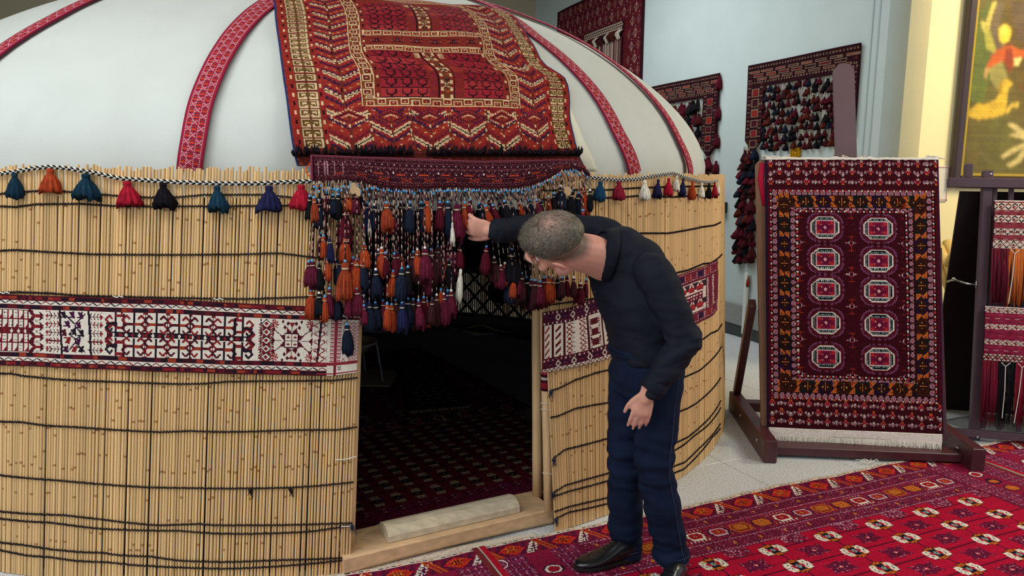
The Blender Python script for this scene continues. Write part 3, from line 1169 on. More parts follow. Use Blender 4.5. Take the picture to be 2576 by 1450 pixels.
def tent_band_right():
    p = Pat(66, 80, IV, 1.4)
    H0, H1 = 15, 51
    for y0 in (0, 51):
        p.rect(0, y0, 80, y0 + 15, '#4c1a2e')
        for x in range(1, 80, 4):
            p.rect(x, y0 + 1, x + 1, y0 + 3, IV); p.rect(x, y0 + 12, x + 1, y0 + 14, IV)
        for x in range(4, 80, 14):
            p.rect(x, y0 + 5, x + 6, y0 + 9, '#2c1636'); p.rect(x + 1, y0 + 7, x + 5, y0 + 8, '#8c2430')
            p.dia(x + 10, y0 + 7, 2, 4, IV); p.dia(x + 10, y0 + 7, 1, 2, '#4c1a2e')
    p.rect(0, 62, 80, 66, IV)
    for x in range(0, 80, 4):
        p.pline([(x, 65), (x + 2, 62), (x + 4, 65)], '#5c1a2a')
    for x in (0, 9, 20):
        p.line(x, H0, x, H1, DK, 2)
    for j in range(5):
        y = H0 + j * 8
        p.poly([(2, y + 6), (6, y), (6, y + 3), (2, y + 9)], RD)
        p.poly([(12, y + 6), (17, y), (17, y + 4), (12, y + 9)], DK); p.poly([(13.4, y + 6), (16, y + 3), (16, y + 4), (13.4, y + 7)], RD)
    for x0 in (22, 34, 59):
        for j in range(7):
            y = H0 + 2 + j * 5.2
            p.line(x0, y - 2, x0 + 5, y + 3, RD); p.line(x0, y + 3, x0 + 5, y - 2, RD)
            p.line(x0 + 5, y, x0 + 7, y, DK)
    p.line(42, H0, 42, H1, DK, 2); p.line(56, H0, 56, H1, DK, 2)
    for j in range(3):
        y = H0 + 7 + j * 11
        for k in range(-3, 4):
            hw = 5 if k % 2 else 3
            p.rect(49 - hw, y + k, 49 + hw, y + k + 1, '#5a1a26')
        p.poly([(44, y + 4), (46, y + 7), (44, y + 7)], DK); p.poly([(54, y + 4), (52, y + 7), (54, y + 7)], DK)
    for y in (22, 44):
        p.line(71, y - 6, 71, y + 6, NV)
        for f in (-1, 1):
            for g in (-1, 1):
                p.pline([(71, y), (71 + 3 * f, y + g), (71 + 5 * f, y + 3 * g), (71 + 3 * f, y + 6 * g)], NV, 1.6)
    p.line(67, 33, 78, 33, NV, 2.6)
    p.pline([(69, 29), (67, 33), (69, 37)], NV, 1.6)
    p.wash(.03)
    return p.a


def tent_band_red():
    p = Pat(58, 60, '#6b2035', 1.2)
    for y in (1, 10, 46, 55):
        for x in range(60):
            if x % 2:
                p.px(x, y, '#cdb6ae')
    for y0 in (3, 48):
        for x in range(0, 60, 6):
            p.rect(x, y0, x + 5, y0 + 6, ('#74223a', '#2c1a40', '#8c2c30')[x // 6 % 3])
            p.rect(x + 5, y0, x + 6, y0 + 6, '#b0757a')
    p.rect(0, 13, 48, 45, '#dccfc4')
    for y in (19, 38):
        for x in range(3, 48, 8):
            p.poly([(x - 3, y + 4), (x, y - 5), (x + 3, y + 4)], '#7a2030'); p.rect(x - 3, y - 1, x + 4, y + 3, '#a02a30')
            p.poly([(x + 1, y - 5), (x + 4, y + 2), (x + 7, y - 5)], '#38202c')
    p.rect(0, 25, 46, 33, '#6b2035')
    for x in range(1, 46, 3):
        p.rect(x, 27, x + 2, 28, '#d8c8c0'); p.rect(x, 30, x + 1, 32, '#d8c8c0')
    for x in (49, 55):
        for y in range(13, 46):
            p.px(x + y % 2, y, '#e0d2c6')
    p.wash(.08)
    return p.a


def band_net(top, bot, m=9, off=0.016):
    """points of the reed wall between two picture curves given as (x, y) lists from left to right"""
    n = 50
    k = np.linspace(0, 1, n)
    tx = np.interp(k, np.linspace(0, 1, 2), [top[0][0], top[-1][0]]); ty = np.interp(tx, [q[0] for q in top], [q[1] for q in top])
    bx = np.interp(k, np.linspace(0, 1, 2), [bot[0][0], bot[-1][0]]); by = np.interp(bx, [q[0] for q in bot], [q[1] for q in bot])
    A_ = np.array([hit_scr(x, y, off) for x, y in zip(tx, ty)])
    B_ = np.array([hit_scr(x, y, off) for x, y in zip(bx, by)])
    v = np.linspace(0, 1, m)[:, None]
    aa = A_[None, :, 0] * (1 - v) + B_[None, :, 0] * v
    zz = A_[None, :, 1] * (1 - v) + B_[None, :, 1] * v
    wave = off + 0.003 * np.sin(aa * 60 + zz * 9)
    return scr(aa, zz, wave)


C_ = tent_band()
P = lattice_uv(band_net([(-100, 744), (0, 741), (214, 748), (460, 755), (608, 764), (770, 771), (905, 779)], [(-100, 914), (0, 919), (232, 929), (460, 938), (664, 943), (841, 946), (898, 938)]), *C_.shape[:2])
o = gridmesh('tent_band', P, C_, M_WEAVE, thick=0.006, edge=lin(DK), loc=P[-1, 200])
tag(o, 'ivory tent band with dark hooked motifs and a star, on the left reed screen', 'woven band')
C_ = tent_band_right()
P = lattice_uv(band_net([(1367, 787), (1431, 776), (1488, 756), (1570, 727)], [(1364, 939), (1431, 927), (1528, 903), (1590, 886)]), *C_.shape[:2])
o = gridmesh('tent_band', P, C_, M_WEAVE, thick=0.006, edge=lin(DK), loc=P[-1, 30])
tag(o, 'short ivory tent band beside the right door post, partly behind the man', 'woven band')
C_ = tent_band_red()
P = lattice_uv(band_net([(1640, 710), (1708, 693), (1781, 667), (1806, 655)], [(1650, 850), (1759, 813), (1796, 792), (1806, 780)]), *C_.shape[:2])
o = gridmesh('tent_band', P, C_, M_WEAVE, thick=0.006, edge=lin('#6b2035'), loc=P[-1, 30])
tag(o, 'maroon tent band with small triangles at the far right edge of the yurt', 'woven band')
# ------------------------------------------------------------------ tassels
TC = {'navy': '#1c2233', 'black': '#17151a', 'crim': '#7e1c30', 'plum': '#5c1c30', 'org': '#a03f22', 'red': '#a01b2e', 'teal': '#173243', 'blue': '#1f4766', 'brn': '#3c1e22', 'wht': '#dcd6c6', 'rust': '#8a3822', 'mar': '#521522', 'dkr': '#42161a', 'dru': '#56221a', 'indi': '#232447'}
M_TAS = mat('tassel_wool', attr=True, rough=0.95, noise=0.18, nscale=60, bump=0.35, bscale=400, spec=0.08, rand=0.12, stretch=(9, 9, 1))
M_BEAD = {'b': mat('blue_bead', '#4fa3df', rough=0.15, spec=0.6), 'w': mat('white_bead', '#f2f2ee', rough=0.2, spec=0.6), 'n': mat('dark_bead', '#20204a', rough=0.2, spec=0.6)}
M_BIND = mat('cream_thread', '#d9cbb0', rough=0.9)
_TM = {}


def tassel_mesh(color, shape, seed):
    """a tassel one unit tall, its top at the origin: wound head, then a skirt of strands"""
    key = (color, shape, seed)
    if key in _TM:
        return _TM[key]
    r = np.random.default_rng(seed * 13 + 5)
    c = lin(TC[color])
    S = 22
    t = np.arange(S) / S * 2 * PI
    bell = {'bell': [.07, .12, .12, .10, .17, .24, .31, .35, .37, .34], 'long': [.04, .085, .085, .07, .12, .15, .165, .175, .175, .15], 'fat': [.06, .10, .10, .085, .16, .20, .22, .23, .22, .19]}[shape]
    zz = [0, -.04, -.16, -.20, -.30, -.45, -.62, -.78, -.9, -1.0]
    V, F, C = [], [], []
    gr = r.normal(size=S)
    for i, (q, z) in enumerate(zip(bell, zz)):
        for j in range(S):
            k = 0 if i < 4 else (i - 3) / 6
            rr = q * (1 + k * (.16 * gr[j] + .10 * (-1) ** j) + .05 * k * r.normal())
            zj = z
            if i == 9:
                zj = z + .10 * r.normal()
            if i == 8:
                zj = z + .03 * r.normal()
            V.append((rr * math.cos(t[j]), rr * math.sin(t[j]) * .8, zj))
    for i in range(9):
        for j in range(S):
            k2 = (j + 1) % S
            F.append((i * S + j, i * S + k2, (i + 1) * S + k2, (i + 1) * S + j))
            C.append(c * (1.25 if j % 2 else .8) * (1 + .15 * r.normal()))
    F.append(tuple(range(9 * S, 10 * S)))
    C.append(c * .5)
    # stray strands past the hem
    n0 = len(V)
    for k in range(7):
        a0 = r.uniform(0, 2 * PI); q = bell[8] * r.uniform(.5, .95)
        x, y = q * math.cos(a0), q * math.sin(a0) * .8
        dx = r.normal() * .06
        V += [(x - .012, y, -.86), (x + .012, y, -.86), (x + dx, y + .005, -1.06 - .10 * r.random())]
        F.append((n0, n0 + 1, n0 + 2)); C.append(c * 1.1); n0 += 3
    me = mesh_from('tassel', np.array(V), F, C, True)
    me.materials.append(M_TAS)
    _TM[key] = me
    return me


def bead_mesh(k):
    if ('bead', k) not in _TM:
        mb = MB()
        mb.lathe([(.001, 1), (.7, .72), (1, 0), (.7, -.72), (.001, -1)], (0, 0, 0), 8)
        me = mesh_from('bead', np.concatenate(mb.v), mb.f, None, True)
        me.materials.append(M_BEAD[k])
        _TM[('bead', k)] = me
    return _TM[('bead', k)]


def bind_mesh():
    if 'bind' not in _TM:
        mb = MB()
        for z in (.25, -.25):
            mb.lathe([(.92, z + .2), (1.08, z), (.92, z - .2)], (0, 0, 0), 9)
        me = mesh_from('thread_binding', np.concatenate(mb.v), mb.f, None, True)
        me.materials.append(M_BIND)
        _TM['bind'] = me
    return _TM['bind']


def tassel(parent, top, h, color, shape='long', bead=None, tilt=(0, 0), wide=1.0, bind=True):
    """a tassel with its bead and thread as sub-parts; TOP is a world point"""
    M = Matrix.Translation(Vector([float(v) for v in top])) @ Matrix.Rotation(tilt[0], 4, 'Y') @ Matrix.Rotation(tilt[1], 4, 'X') @ Matrix.Rotation(random.uniform(-.4, .4), 4, 'Z') @ Matrix.Diagonal((h * wide, h * wide, h, 1))
    o = inst('tassel', tassel_mesh(color, shape, random.randint(1, 3)), parent, M)
    if bead:
        b = bpy.data.objects.new('bead', bead_mesh(bead)); COL.objects.link(b); b.parent = o
        s = .0062 / h
        b.matrix_basis = Matrix.Translation((0, -.01, .03)) @ Matrix.Diagonal((s / wide, s / wide, s, 1))
    if bind:
        b = bpy.data.objects.new('thread_binding', bind_mesh()); COL.objects.link(b); b.parent = o
        hr = {'bell': .115, 'long': .082, 'fat': .1}[shape]
        b.matrix_basis = Matrix.Translation((0, 0, -.155)) @ Matrix.Diagonal((hr, hr, .045, 1))
    return o


M_ROPE = mat('braid_wool', attr=True, rough=0.95, spec=0.1, noise=0.1, nscale=200)


def braid(parent, P, rad=0.0062):
    """a flat plait of black and white strands"""
    P = np.asarray(P)
    s = np.concatenate([[0], np.cumsum(np.linalg.norm(np.diff(P, axis=0), axis=1))])
    n = int(s[-1] / 0.0115)
    q = np.linspace(0, s[-1], n)
    C0 = np.stack([np.interp(q, s, P[:, i]) for i in range(3)], 1)
    mb = MB()
    for i in range(n - 1):
        T = C0[i + 1] - C0[i]
        cen = np.array([YC[0] - C0[i, 0], YC[1] - C0[i, 1], 0]); cen /= np.linalg.norm(cen)
        for sd in (-1, 1):
            a_ = C0[i] + np.array([0, 0, sd * rad * 1.0])
            b_ = C0[i] + T * 1.5 - cen * .0015
            col = lin('#e2ddd0') if (i + (sd > 0)) % 2 else lin('#17151a')
            mb.tube([a_ + cen * .002, (a_ + b_) / 2 - cen * .003, b_ + cen * .002], [.0028, .0042, .0026], 5, col)
    return mb.build('braided_cord', M_ROPE, parent)


def garland(label, rope, tas):
    q = np.array([hit_scr(x, y, .02) for x, y in rope])
    k = np.linspace(q[0, 0], q[-1, 0], 90)
    z = np.interp(k, q[:, 0], q[:, 1])
    root = empty('tassel_garland', scr(q[len(q) // 2, 0], q[len(q) // 2, 1], .02), label, 'garland')
    braid(root, scr(k, z, .016))
    for (x, y0, y1, wpx, c) in tas:
        a0, z0 = hit_scr(x, y0, .024)
        a1, z1 = hit_scr(x, y1, .024)
        h = (z0 - z1) * .96
        wm = wpx / 690 * (2.75 / max(2.4, np.linalg.norm(scr(a0, z0) - CO))) ** -1
        tassel(root, scr(a0, z0 - .002, .026), h, c, 'bell', None, (random.uniform(-.06, .06), 0), wide=wm / (h * .72), bind=False)
    return root


garland('black and white braid hung with coloured wool tassels, left of the doorway',
        [(-100, 443), (0, 437), (40, 432), (80, 424), (120, 420), (165, 423), (230, 434), (300, 449), (380, 455), (450, 459), (560, 462), (640, 462), (740, 458), (790, 456)],
        [(-45, 437, 500, 45, 'crim'), (37, 433, 495, 33, 'teal'), (127, 423, 488, 45, 'org'), (217, 436, 500, 55, 'teal'), (320, 454, 521, 53, 'red'), (411, 458, 523, 46, 'black'), (547, 466, 531, 44, 'teal'), (677, 466, 535, 54, 'indi'), (757, 463, 523, 54, 'red')])
garland('thin braid with small tassels, right of the doorway',
        [(1478, 446), (1500, 448), (1550, 453), (1600, 451), (1623, 447), (1650, 442), (1695, 436), (1725, 447), (1763, 457), (1785, 459), (1806, 455)],
        [(1510, 455, 503, 32, 'blue'), (1556, 455, 500, 32, 'crim'), (1621, 452, 500, 28, 'wht'), (1655, 450, 497, 21, 'indi'), (1681, 447, 494, 22, 'red'), (1702, 441, 482, 20, 'wht'), (1718, 448, 493, 17, 'indi'), (1741, 455, 499, 20, 'org'), (1765, 459, 499, 18, 'wht'), (1783, 460, 500, 17, 'black'), (1797, 458, 496, 15, 'red'), (1806, 455, 490, 10, 'wht')])
# ------------------------------------------------------------------ carpet hung over the roof above the doorway
GL = ['ccccccc', 'cbbbbbc', 'cbccccc', 'cbcbbbc', 'cbcccbc', 'cbbbbbc', 'ccccccc']
G5 = ['cccccc', 'cbbbbb', 'cbcccb', 'cbcbbb', 'cbbbcc', 'cccccc']


def door_carpet():
    H, W = 180, 236
    R1, R2, OL, CRM, BK, BR, PU = '#8c2626', '#963026', '#65482a', '#cdb088', '#2c0f18', '#6a2a20', '#3f1a38'
    p = Pat(H, W, '#8c2624', 1.3)

    def Y(v):           # v: rows of the border counted from the bottom
        return H - 9 - v * 7

    # field shading: alternating rows of red
    for y in range(0, H, 9):
        p.rect(0, y, W, y + 5, R2 if (y // 9) % 2 else R1)
    p.rect(0, H - 9, W, H, '#5a241c')
    for y in range(H - 8, H, 3):
        for x in range((y * 3) % 7, W, 7):
            p.rect(x, y, x + 3, y + 1, ('#8a3a34', '#7a2430')[x % 2])
    for f in (0, 1):
        X = (lambda x: x) if not f else (lambda x: W - x)

        def R(x0, y0, x1, y1, c):
            a_, b_ = X(x0), X(x1)
            p.rect(min(a_, b_), y0, max(a_, b_), y1, c)

        R(0, 0, 8, H - 9, '#8c2a22'); R(0, 0, 1.6, H, '#2c3560')
        R(7.5, 0, 23, H - 9, OL)
        for v in range(0, 25):
            y = Y(v + 1)
            R(7.5, y + 6, 23, y + 7.2, '#6a2422')
            p.stamp(min(X(8.5), X(14.5)), y, G5, {'c': CRM, 'b': '#5d431f'}, fx=False)
            p.stamp(min(X(16), X(22)), y, G5, {'c': CRM, 'b': '#5d431f'}, fx=True)
            R(4.5, y + 1, 6.5, y + 4, CRM if v % 2 else BK)
            R(23.6, y + 1, 25.6, y + 4, CRM if v % 2 == 0 else BK)
        # chevrons beside the panels
        for k in range(0, 60):
            y = Y(4.2) - k * 3.9 * 1.0
            c = ([PU, CRM, BK], [R2, BR, R1], [PU, BR, PU], [R1, R2, OL])[k % 4]
            if y < -6:
                break
            for x in range(27, 53):
                d = abs(x - 39.5)
                yy = y - d * .55 + 6
                tooth = 1 if x % 3 else 0
                p.rect(min(X(x), X(x + 1)), yy - tooth, max(X(x), X(x + 1)), yy + 1.6, c[0])
                if k % 4 == 0:
                    p.rect(min(X(x), X(x + 1)), yy + 2 - (1.3 if x % 3 else 0), max(X(x), X(x + 1)), yy + 3.8 + (x % 3) * .5, CRM)
                    p.rect(min(X(x), X(x + 1)), yy + 2.3, max(X(x), X(x + 1)), yy + 3.0, BK)
                elif k % 4 == 1:
                    if x % 5 < 2:
                        p.rect(min(X(x), X(x + 1)), yy, max(X(x), X(x + 1)), yy + 1, '#b88a50')
        R(38.6, 0, 40.4, Y(4.2), BR)
        for y in range(0, int(Y(4.2)), 9):
            R(38.8, y, 40.2, y + 3, CRM if y % 2 else BK)

    def boxes_v(x0, x1, y0, y1):
        p.rect(x0, y0, x1, y1, '#7a3f24')
        p.rect(x0, y0, x0 + .9, y1, CRM); p.rect(x1 - .9, y0, x1, y1, CRM)
        k = 0
        for y in np.arange(y0 + .5, y1 - 5, 5.6):
            a_ = x0 + 1.6 if k % 2 else x0 + 2.9
            p.rect(a_, y, a_ + 6.4, y + 5, CRM); p.rect(a_ + .8, y + .8, a_ + 5.6, y + 4.2, '#5a2018')
            p.cstamp(a_ + 3.2, y + 2.5, ['r.r', '.c.', 'r.r'], {'r': '#8a2a22', 'c': CRM})
            k += 1

    def boxes_h(y0, y1, x0, x1):
        p.rect(x0, y0, x1, y1, '#7a3f24')
        p.rect(x0, y0, x1, y0 + .9, CRM); p.rect(x0, y1 - .9, x1, y1, CRM)
        k = 0
        for x in np.arange(x0 + 1, x1 - 6, 8.4):
            a_ = y0 + 1 if k % 2 else y0 + 2
            p.rect(x, a_, x + 6.6, a_ + 4.4, CRM); p.rect(x + .8, a_ + .7, x + 5.8, a_ + 3.7, '#5a2018')
            p.cstamp(x + 3.3, a_ + 2.2, ['r.r.r', 'rrcrr', 'r.r.r'], {'r': '#8a2a22', 'c': CRM})
            k += 1

    yb = Y(4.4) - 7
    # inner field
    p.rect(53, 6, W - 53, yb + 7, '#7c2a22')
    for (y0, y1) in ((Y(11.9), yb - 0.5), (Y(22), Y(15.9))):
        for f in (0, 1):
            a_, b_ = (68, 104) if not f else (W - 104, W - 68)
            p.rect(a_, y0, b_, y1, '#922630')
            p.rect(a_, y0, a_ + 1.2, y1, BK); p.rect(b_ - 1.2, y0, b_, y1, BK)
            rows = int(round((y1 - y0) / 7.2))
            hgt = (y1 - y0) / rows
            for r_ in range(rows):
                yy = y0 + r_ * hgt
                p.rect(a_, yy, b_, yy + hgt - .7, ('#922630', '#9c3034')[(r_ + f) % 2] if r_ % 3 else '#86202a')
                p.rect(a_, yy + hgt - .7, b_, yy + hgt, BK)
                for q in range(3):
                    xc = a_ + 6.6 + q * 11.6
                    p.pline([(xc, yy + hgt - 2), (xc - 3.4, yy + hgt - 4), (xc - 3.4, yy + 1)], BK, 1.05)
                    p.pline([(xc, yy + hgt - 2), (xc + 3.4, yy + hgt - 4), (xc + 3.4, yy + 1)], BK, 1.05)
                    for s_ in (-1, 1):
                        p.rect(xc + 3.4 * s_ - 1.4, yy + .6, xc + 3.4 * s_ + 2.2, yy + 1.3, BK)
                    p.rect(xc - .3, yy + hgt - 2.4, xc + 1.3, yy + hgt, BK)
                # white comb column
                m = 107.5 if not f else W - 107.5
                cc = (CRM, '#7e2030', '#b03a30')[r_ % 3] if (r_ % 2 == 0) else '#7e2030'
                for t_ in range(4):
                    p.rect(m - 2.4, yy + 1 + t_ * 1.5, m + 2, yy + 1.8 + t_ * 1.5, cc)
                p.rect(m - 2.6 if f else m + 1.2, yy + 1, m - 1.4 if f else m + 2.4, yy + 6, cc)
            m = 111 if not f else W - 112
            p.rect(m, y0, m + 1, y1, BK)
            for yy in np.arange(y0, y1 - 2, 6):
                p.rect(113 if not f else W - 115, yy, 115 if not f else W - 113, yy + 3, CRM if int(yy) % 2 else BK)
        p.rect(115.5, y0, W - 115.5, y1, '#6a3420')
        for yy in np.arange(y0 + 3, y1 - 2, 5):
            for q in (-1, 1):
                p.line(118 + q * 2, yy, 118, yy + 2, ('#c09a60', '#2c1a20', '#9a4a2c')[int(yy) % 3], 1)
        for yy in np.arange(y0 + 3, y1 - 4, 14):
            p.cstamp(118, yy + 3, ['c.b.c', '.cbc.', 'bb.bb', '.cbc.', 'c.b.c'], {'c': CRM, 'b': BK})
    ym0, ym1 = Y(15), Y(12.9)
    for k, x in enumerate(range(68, W - 70, 17)):
        p.cstamp(x + 8, (ym0 + ym1) / 2, ['.k...k...k.', 'k.kkk.kkk.k', '..r.kpk.r..', 'w.k.pwp.k.w', '..r.kpk.r..', 'k.kkk.kkk.k', '.k...k...k.'], {'k': BK, 'p': PU, 'w': '#b89aa0', 'r': R2})
    boxes_h(Y(13.1) + 1, Y(12), 64, W - 64)
    boxes_h(Y(15.9), Y(14.9) + .5, 64, W - 64)
    boxes_v(53, 63, 8, yb + 7)
    boxes_v(W - 63, W - 53, 8, yb + 7)
    boxes_h(yb, yb + 7, 55, W - 55)
    boxes_h(2, 9, 55, W - 55)
    for f in (0, 1):
        for y in range(10, int(yb), 7):
            p.rect(64.5 if not f else W - 66.5, y, 66.5 if not f else W - 64.5, y + 3, CRM if y % 2 else BK)
    # bottom band of large chevrons
    y0 = yb + 8
    n = 6
    x0, x1 = 27, W - 27
    pw = (x1 - x0) / n
    p.rect(x0, y0, x1, H - 9, R1)
    for i in range(n):
        xc = x0 + pw * (i + .5)
        typ = [0, 1, 2, 1, 0, 1][i]
        for k in range(-1, 8):
            base = y0 + 3 + k * 4.6
            m4 = (k + i * 2) % 4
            for x in range(int(xc - pw / 2), int(xc + pw / 2)):
                d = abs(x + .5 - xc)
                yy = base + (pw / 2 - d) * .52
                if yy < y0 or yy > H - 10:
                    continue
                tri = (x % 4) * .55
                if m4 == 0:
                    p.rect(x, yy - 1.6 - tri * .5, x + 1, yy + 1.6 + tri * .5, CRM)
                    p.rect(x, yy - .35, x + 1, yy + .5, BK)
                elif m4 == 1:
                    p.rect(x, yy - tri * .8, x + 1, yy + 1.3, PU)
                    p.rect(x, yy + 1.2, x + 1, yy + 2.2, BR if x % 6 > 1 else '#c9a074')
                elif m4 == 2:
                    p.rect(x, yy - 1.4, x + 1, yy + 1.6, R2)
                    if x % 7 < 2:
                        p.rect(x, yy, x + 1, yy + .8, '#cfa36a')
                else:
                    p.rect(x, yy - tri * .8, x + 1, yy + 1.4, '#6a1f28')
        yt = y0 + 7
        cO = CRM if typ == 0 else PU
        r_ = pw * .42
        p.poly([(xc - r_ - 1, yt), (xc, yt - 6.4), (xc + r_ + 1, yt), (xc, yt + 6.4)], R2)
        for k in range(-6, 7):
            for s_ in (-1, 1):
                xx = xc + k * r_ / 6
                yy = yt + s_ * (1 - abs(k) / 6) * 5.6
                if s_ > 0 and abs(k) < 2:
                    continue
                p.poly([(xx - 1.1, yy), (xx + 1.1, yy), (xx, yy + s_ * 2)], cO)
        p.pline([(xc - r_ * .75, yt), (xc, yt - 4), (xc + r_ * .75, yt), (xc, yt + 4), (xc - r_ * .75, yt)], '#5a1a24', 1.3)
        p.pline([(xc - r_ * .4, yt), (xc, yt - 2), (xc + r_ * .4, yt)], '#c79a78', .8)
        p.line(xc, yt, xc, H - 10, BR, 1.6)
        for yy in np.arange(yt + 6, H - 12, 7):
            p.rect(xc - .4, yy, xc + .8, yy + 2, CRM)
        if i:
            xs = x0 + pw * i
            p.line(xs, y0 + 2, xs, H - 10, BR, 1.6)
            for yy in np.arange(y0 + 4, H - 12, 6):
                p.rect(xs - .4, yy, xs + .8, yy + 2, CRM if int(yy) % 2 else BK)
    return p.wash(.07)


vL = [(-1.2, 747, 408), (-.6, 742, 396), (0, 738, 384), (1, 733, 350), (2, 730, 327), (3, 727, 302), (4, 724, 277), (5, 720, 253), (6, 717, 232), (7, 714, 210), (8, 711, 188), (9, 708, 166), (10, 705, 148), (11, 704, 137), (12, 702, 124), (13, 701, 114), (14, 699, 101), (15, 697, 88), (16, 696, 75), (17, 694, 63), (18, 693, 50), (19, 691, 38), (20, 690, 28), (21, 689, 18), (22, 688, 9), (23, 687, 0), (24.4, 686, -12)]
vR = [(-1.2, 1462, 404), (-.6, 1458, 395), (0, 1454, 384), (1, 1449, 349), (2, 1443, 327), (3, 1441, 307), (4, 1438, 286), (5, 1436, 268), (6, 1434, 248), (7, 1433, 229), (8, 1432, 212), (9, 1422, 196), (10, 1402, 185), (11, 1371, 166), (12, 1358, 145), (13, 1352, 130), (14, 1345, 116), (15, 1340, 103), (16, 1335, 92), (17, 1329, 80), (18, 1322, 69), (19, 1313, 58), (20, 1303, 49), (21, 1293, 42), (22, 1284, 37), (23, 1272, 31), (24.4, 1258, 24)]
C_ = door_carpet()
h_, w_ = C_.shape[:2]
vv = np.linspace(24.4, -1.2, h_ + 1)
HL = np.array([hit_dome(x, y, .03) for _, x, y in vL]); HR = np.array([hit_dome(x, y, .03) for _, x, y in vR])
kv = np.array([q[0] for q in vL])


def smo(a, n=2):
    a = a.copy()
    for _ in range(n):
        a[1:-1] = (a[:-2] + 2 * a[1:-1] + a[2:]) / 4
    return a


HL, HR = smo(HL), smo(HR, 1)
aL, tL = np.interp(vv, kv, HL[:, 0]), np.interp(vv, kv, HL[:, 1])
aR, tR = np.interp(vv, kv, HR[:, 0]), np.interp(vv, kv, HR[:, 1])
u = np.linspace(0, 1, w_ + 1)[None, :]
AA = aL[:, None] * (1 - u) + aR[:, None] * u
TT = tL[:, None] * (1 - u) + tR[:, None] * u
lump = 0.028 + 0.006 * np.sin(u * 9 + vv[:, None] * .5) + 0.006 * np.sin(u * 23 + 1.3 * np.sin(vv[:, None] * .8)) + 0.010 * np.exp(-((vv[:, None] - 9.5 + 2 * (1 - u)) / 1.2) ** 2)
P = dome(AA, np.maximum(TT, 0.0), lump)
low = np.clip((0.6 - vv) / 1.8, 0, 1)[:, None]
P[..., 2] -= low * 0.015
P[..., :2] += low[..., None] * 0.012 * np.stack([np.sin(AA), -np.cos(AA)], -1)
carpet = gridmesh('door_carpet', P, C_, M_PILE, thick=0.012, edge=lin('#5a1c1c'), loc=P[-1, w_ // 2])
tag(carpet, 'red carpet of chevrons and two panels, hung over the roof above the doorway', 'carpet')
# dark tufts along its lower edge
fr = MB()
for i in range(150):
    uu = (i + random.random()) / 150
    k = int(uu * w_)
    b0 = P[-9, k]
    out = np.array([math.sin(AA[-1, k]), -math.cos(AA[-1, k]), 0])
    side = np.array([math.cos(AA[-1, k]), math.sin(AA[-1, k]), 0])
    c = lin(random.choice(('#1d1318', '#241a24', '#15131a', '#3a1e18', '#2c1a26')))
    if 0.35 < uu < .42 and random.random() < .6:
        continue
    L_ = random.uniform(.020, .045)
    sw = side * random.uniform(-.014, .016)
    fr.tube([b0 + out * .004, b0 + out * .022 + sw * .5 + np.array([0, 0, L_ * .45]), b0 + out * .026 + sw + np.array([0, 0, L_])], [.006, .0075, .001], 5, c)
tag(fr.build('fringe', M_ROPE, carpet), kind='stuff')

# ------------------------------------------------------------------ valance with its curtain of tassels
VT = [(783, 391), (900, 396), (1000, 399), (1100, 403), (1200, 407), (1300, 405), (1400, 403), (1452, 404), (1470, 416), (1477, 430)]
VB = [(786, 458), (850, 455), (885, 453), (905, 456), (930, 467), (980, 475), (1020, 478), (1080, 477), (1140, 474), (1250, 477), (1300, 475), (1340, 466), (1380, 450), (1412, 428), (1440, 425), (1463, 431), (1478, 446)]


def valance_pattern():
    p = Pat(40, 270, '#3c121a', 1.5)
    p.speck(0, 0, 270, 40, ('#220d14', '#561e28', '#6a3a44', '#2a1020'), .16, 5)
    for y in (1, 5, 12, 24, 31, 38):
        for x in range(0, 270):
            if (x + y) % 2:
                p.px(x, y, '#84505a')
    for x in range(4, 270, 6):
        p.rect(x, 7, x + 3, 10, ('#7a2230', '#3a1424', '#8e3a40')[x % 3]); p.px(x + 4, 8, '#cdb2a8')
        p.rect(x + 1, 15, x + 3, 17, '#351222'); p.px(x, 14, '#c9a9a0'); p.px(x + 3, 18, '#b08a90')
        p.rect(x, 33, x + 2, 36, '#6a1f2c'); p.px(x + 3, 34, '#c9a9a0')
    for x in range(60, 268, 22):
        p.rect(x, 20, x + 9, 22, '#c0442c')
        p.px(x - 8, 20, '#e6dccf'); p.rect(x - 3, 17, x - 2, 20, '#e6dccf')
    for x in range(22, 262, 22):
        p.cstamp(x + 4, 28, ['xx.....xx', 'x.xx.xx.x', '...xxx...', 'x.xx.xx.x', 'xx.....xx'], {'x': '#c0442c'})
    for x in (6, 12, 15, 22, 30):
        p.rect(x, 8, x + 1, 30, '#a87a86')
    p.rect(0, 0, 3, 40, '#2a0f1a'); p.rect(0, 0, 270, 1, '#8e4a58')
    return p.wash(.14)


valance = empty('door_valance', scr(*hit_scr(1100, 440, .05), .05), 'dark maroon valance edged with blue beads and a curtain of wool tassels, above the doorway', 'door hanging')
C_ = valance_pattern()
h_, w_ = C_.shape[:2]
net = band_net(VT, VB, 7, .05)
P = lattice_uv(net, h_, w_)
uu = np.linspace(0, 1, w_ + 1)[None, :]; vv = np.linspace(0, 1, h_ + 1)[:, None]
outw = P[..., :2] - YC; outw /= np.linalg.norm(outw, axis=2)[..., None]
P[..., :2] += outw * (0.012 * np.sin(vv * PI) + 0.008 * np.sin(uu * 21) * vv + .018 * np.exp(-((uu - .16) / .03) ** 2) * vv)[..., None]
gridmesh('valance_panel', P, C_, M_PILE, valance, thick=0.01, edge=lin('#2a0f1a'))
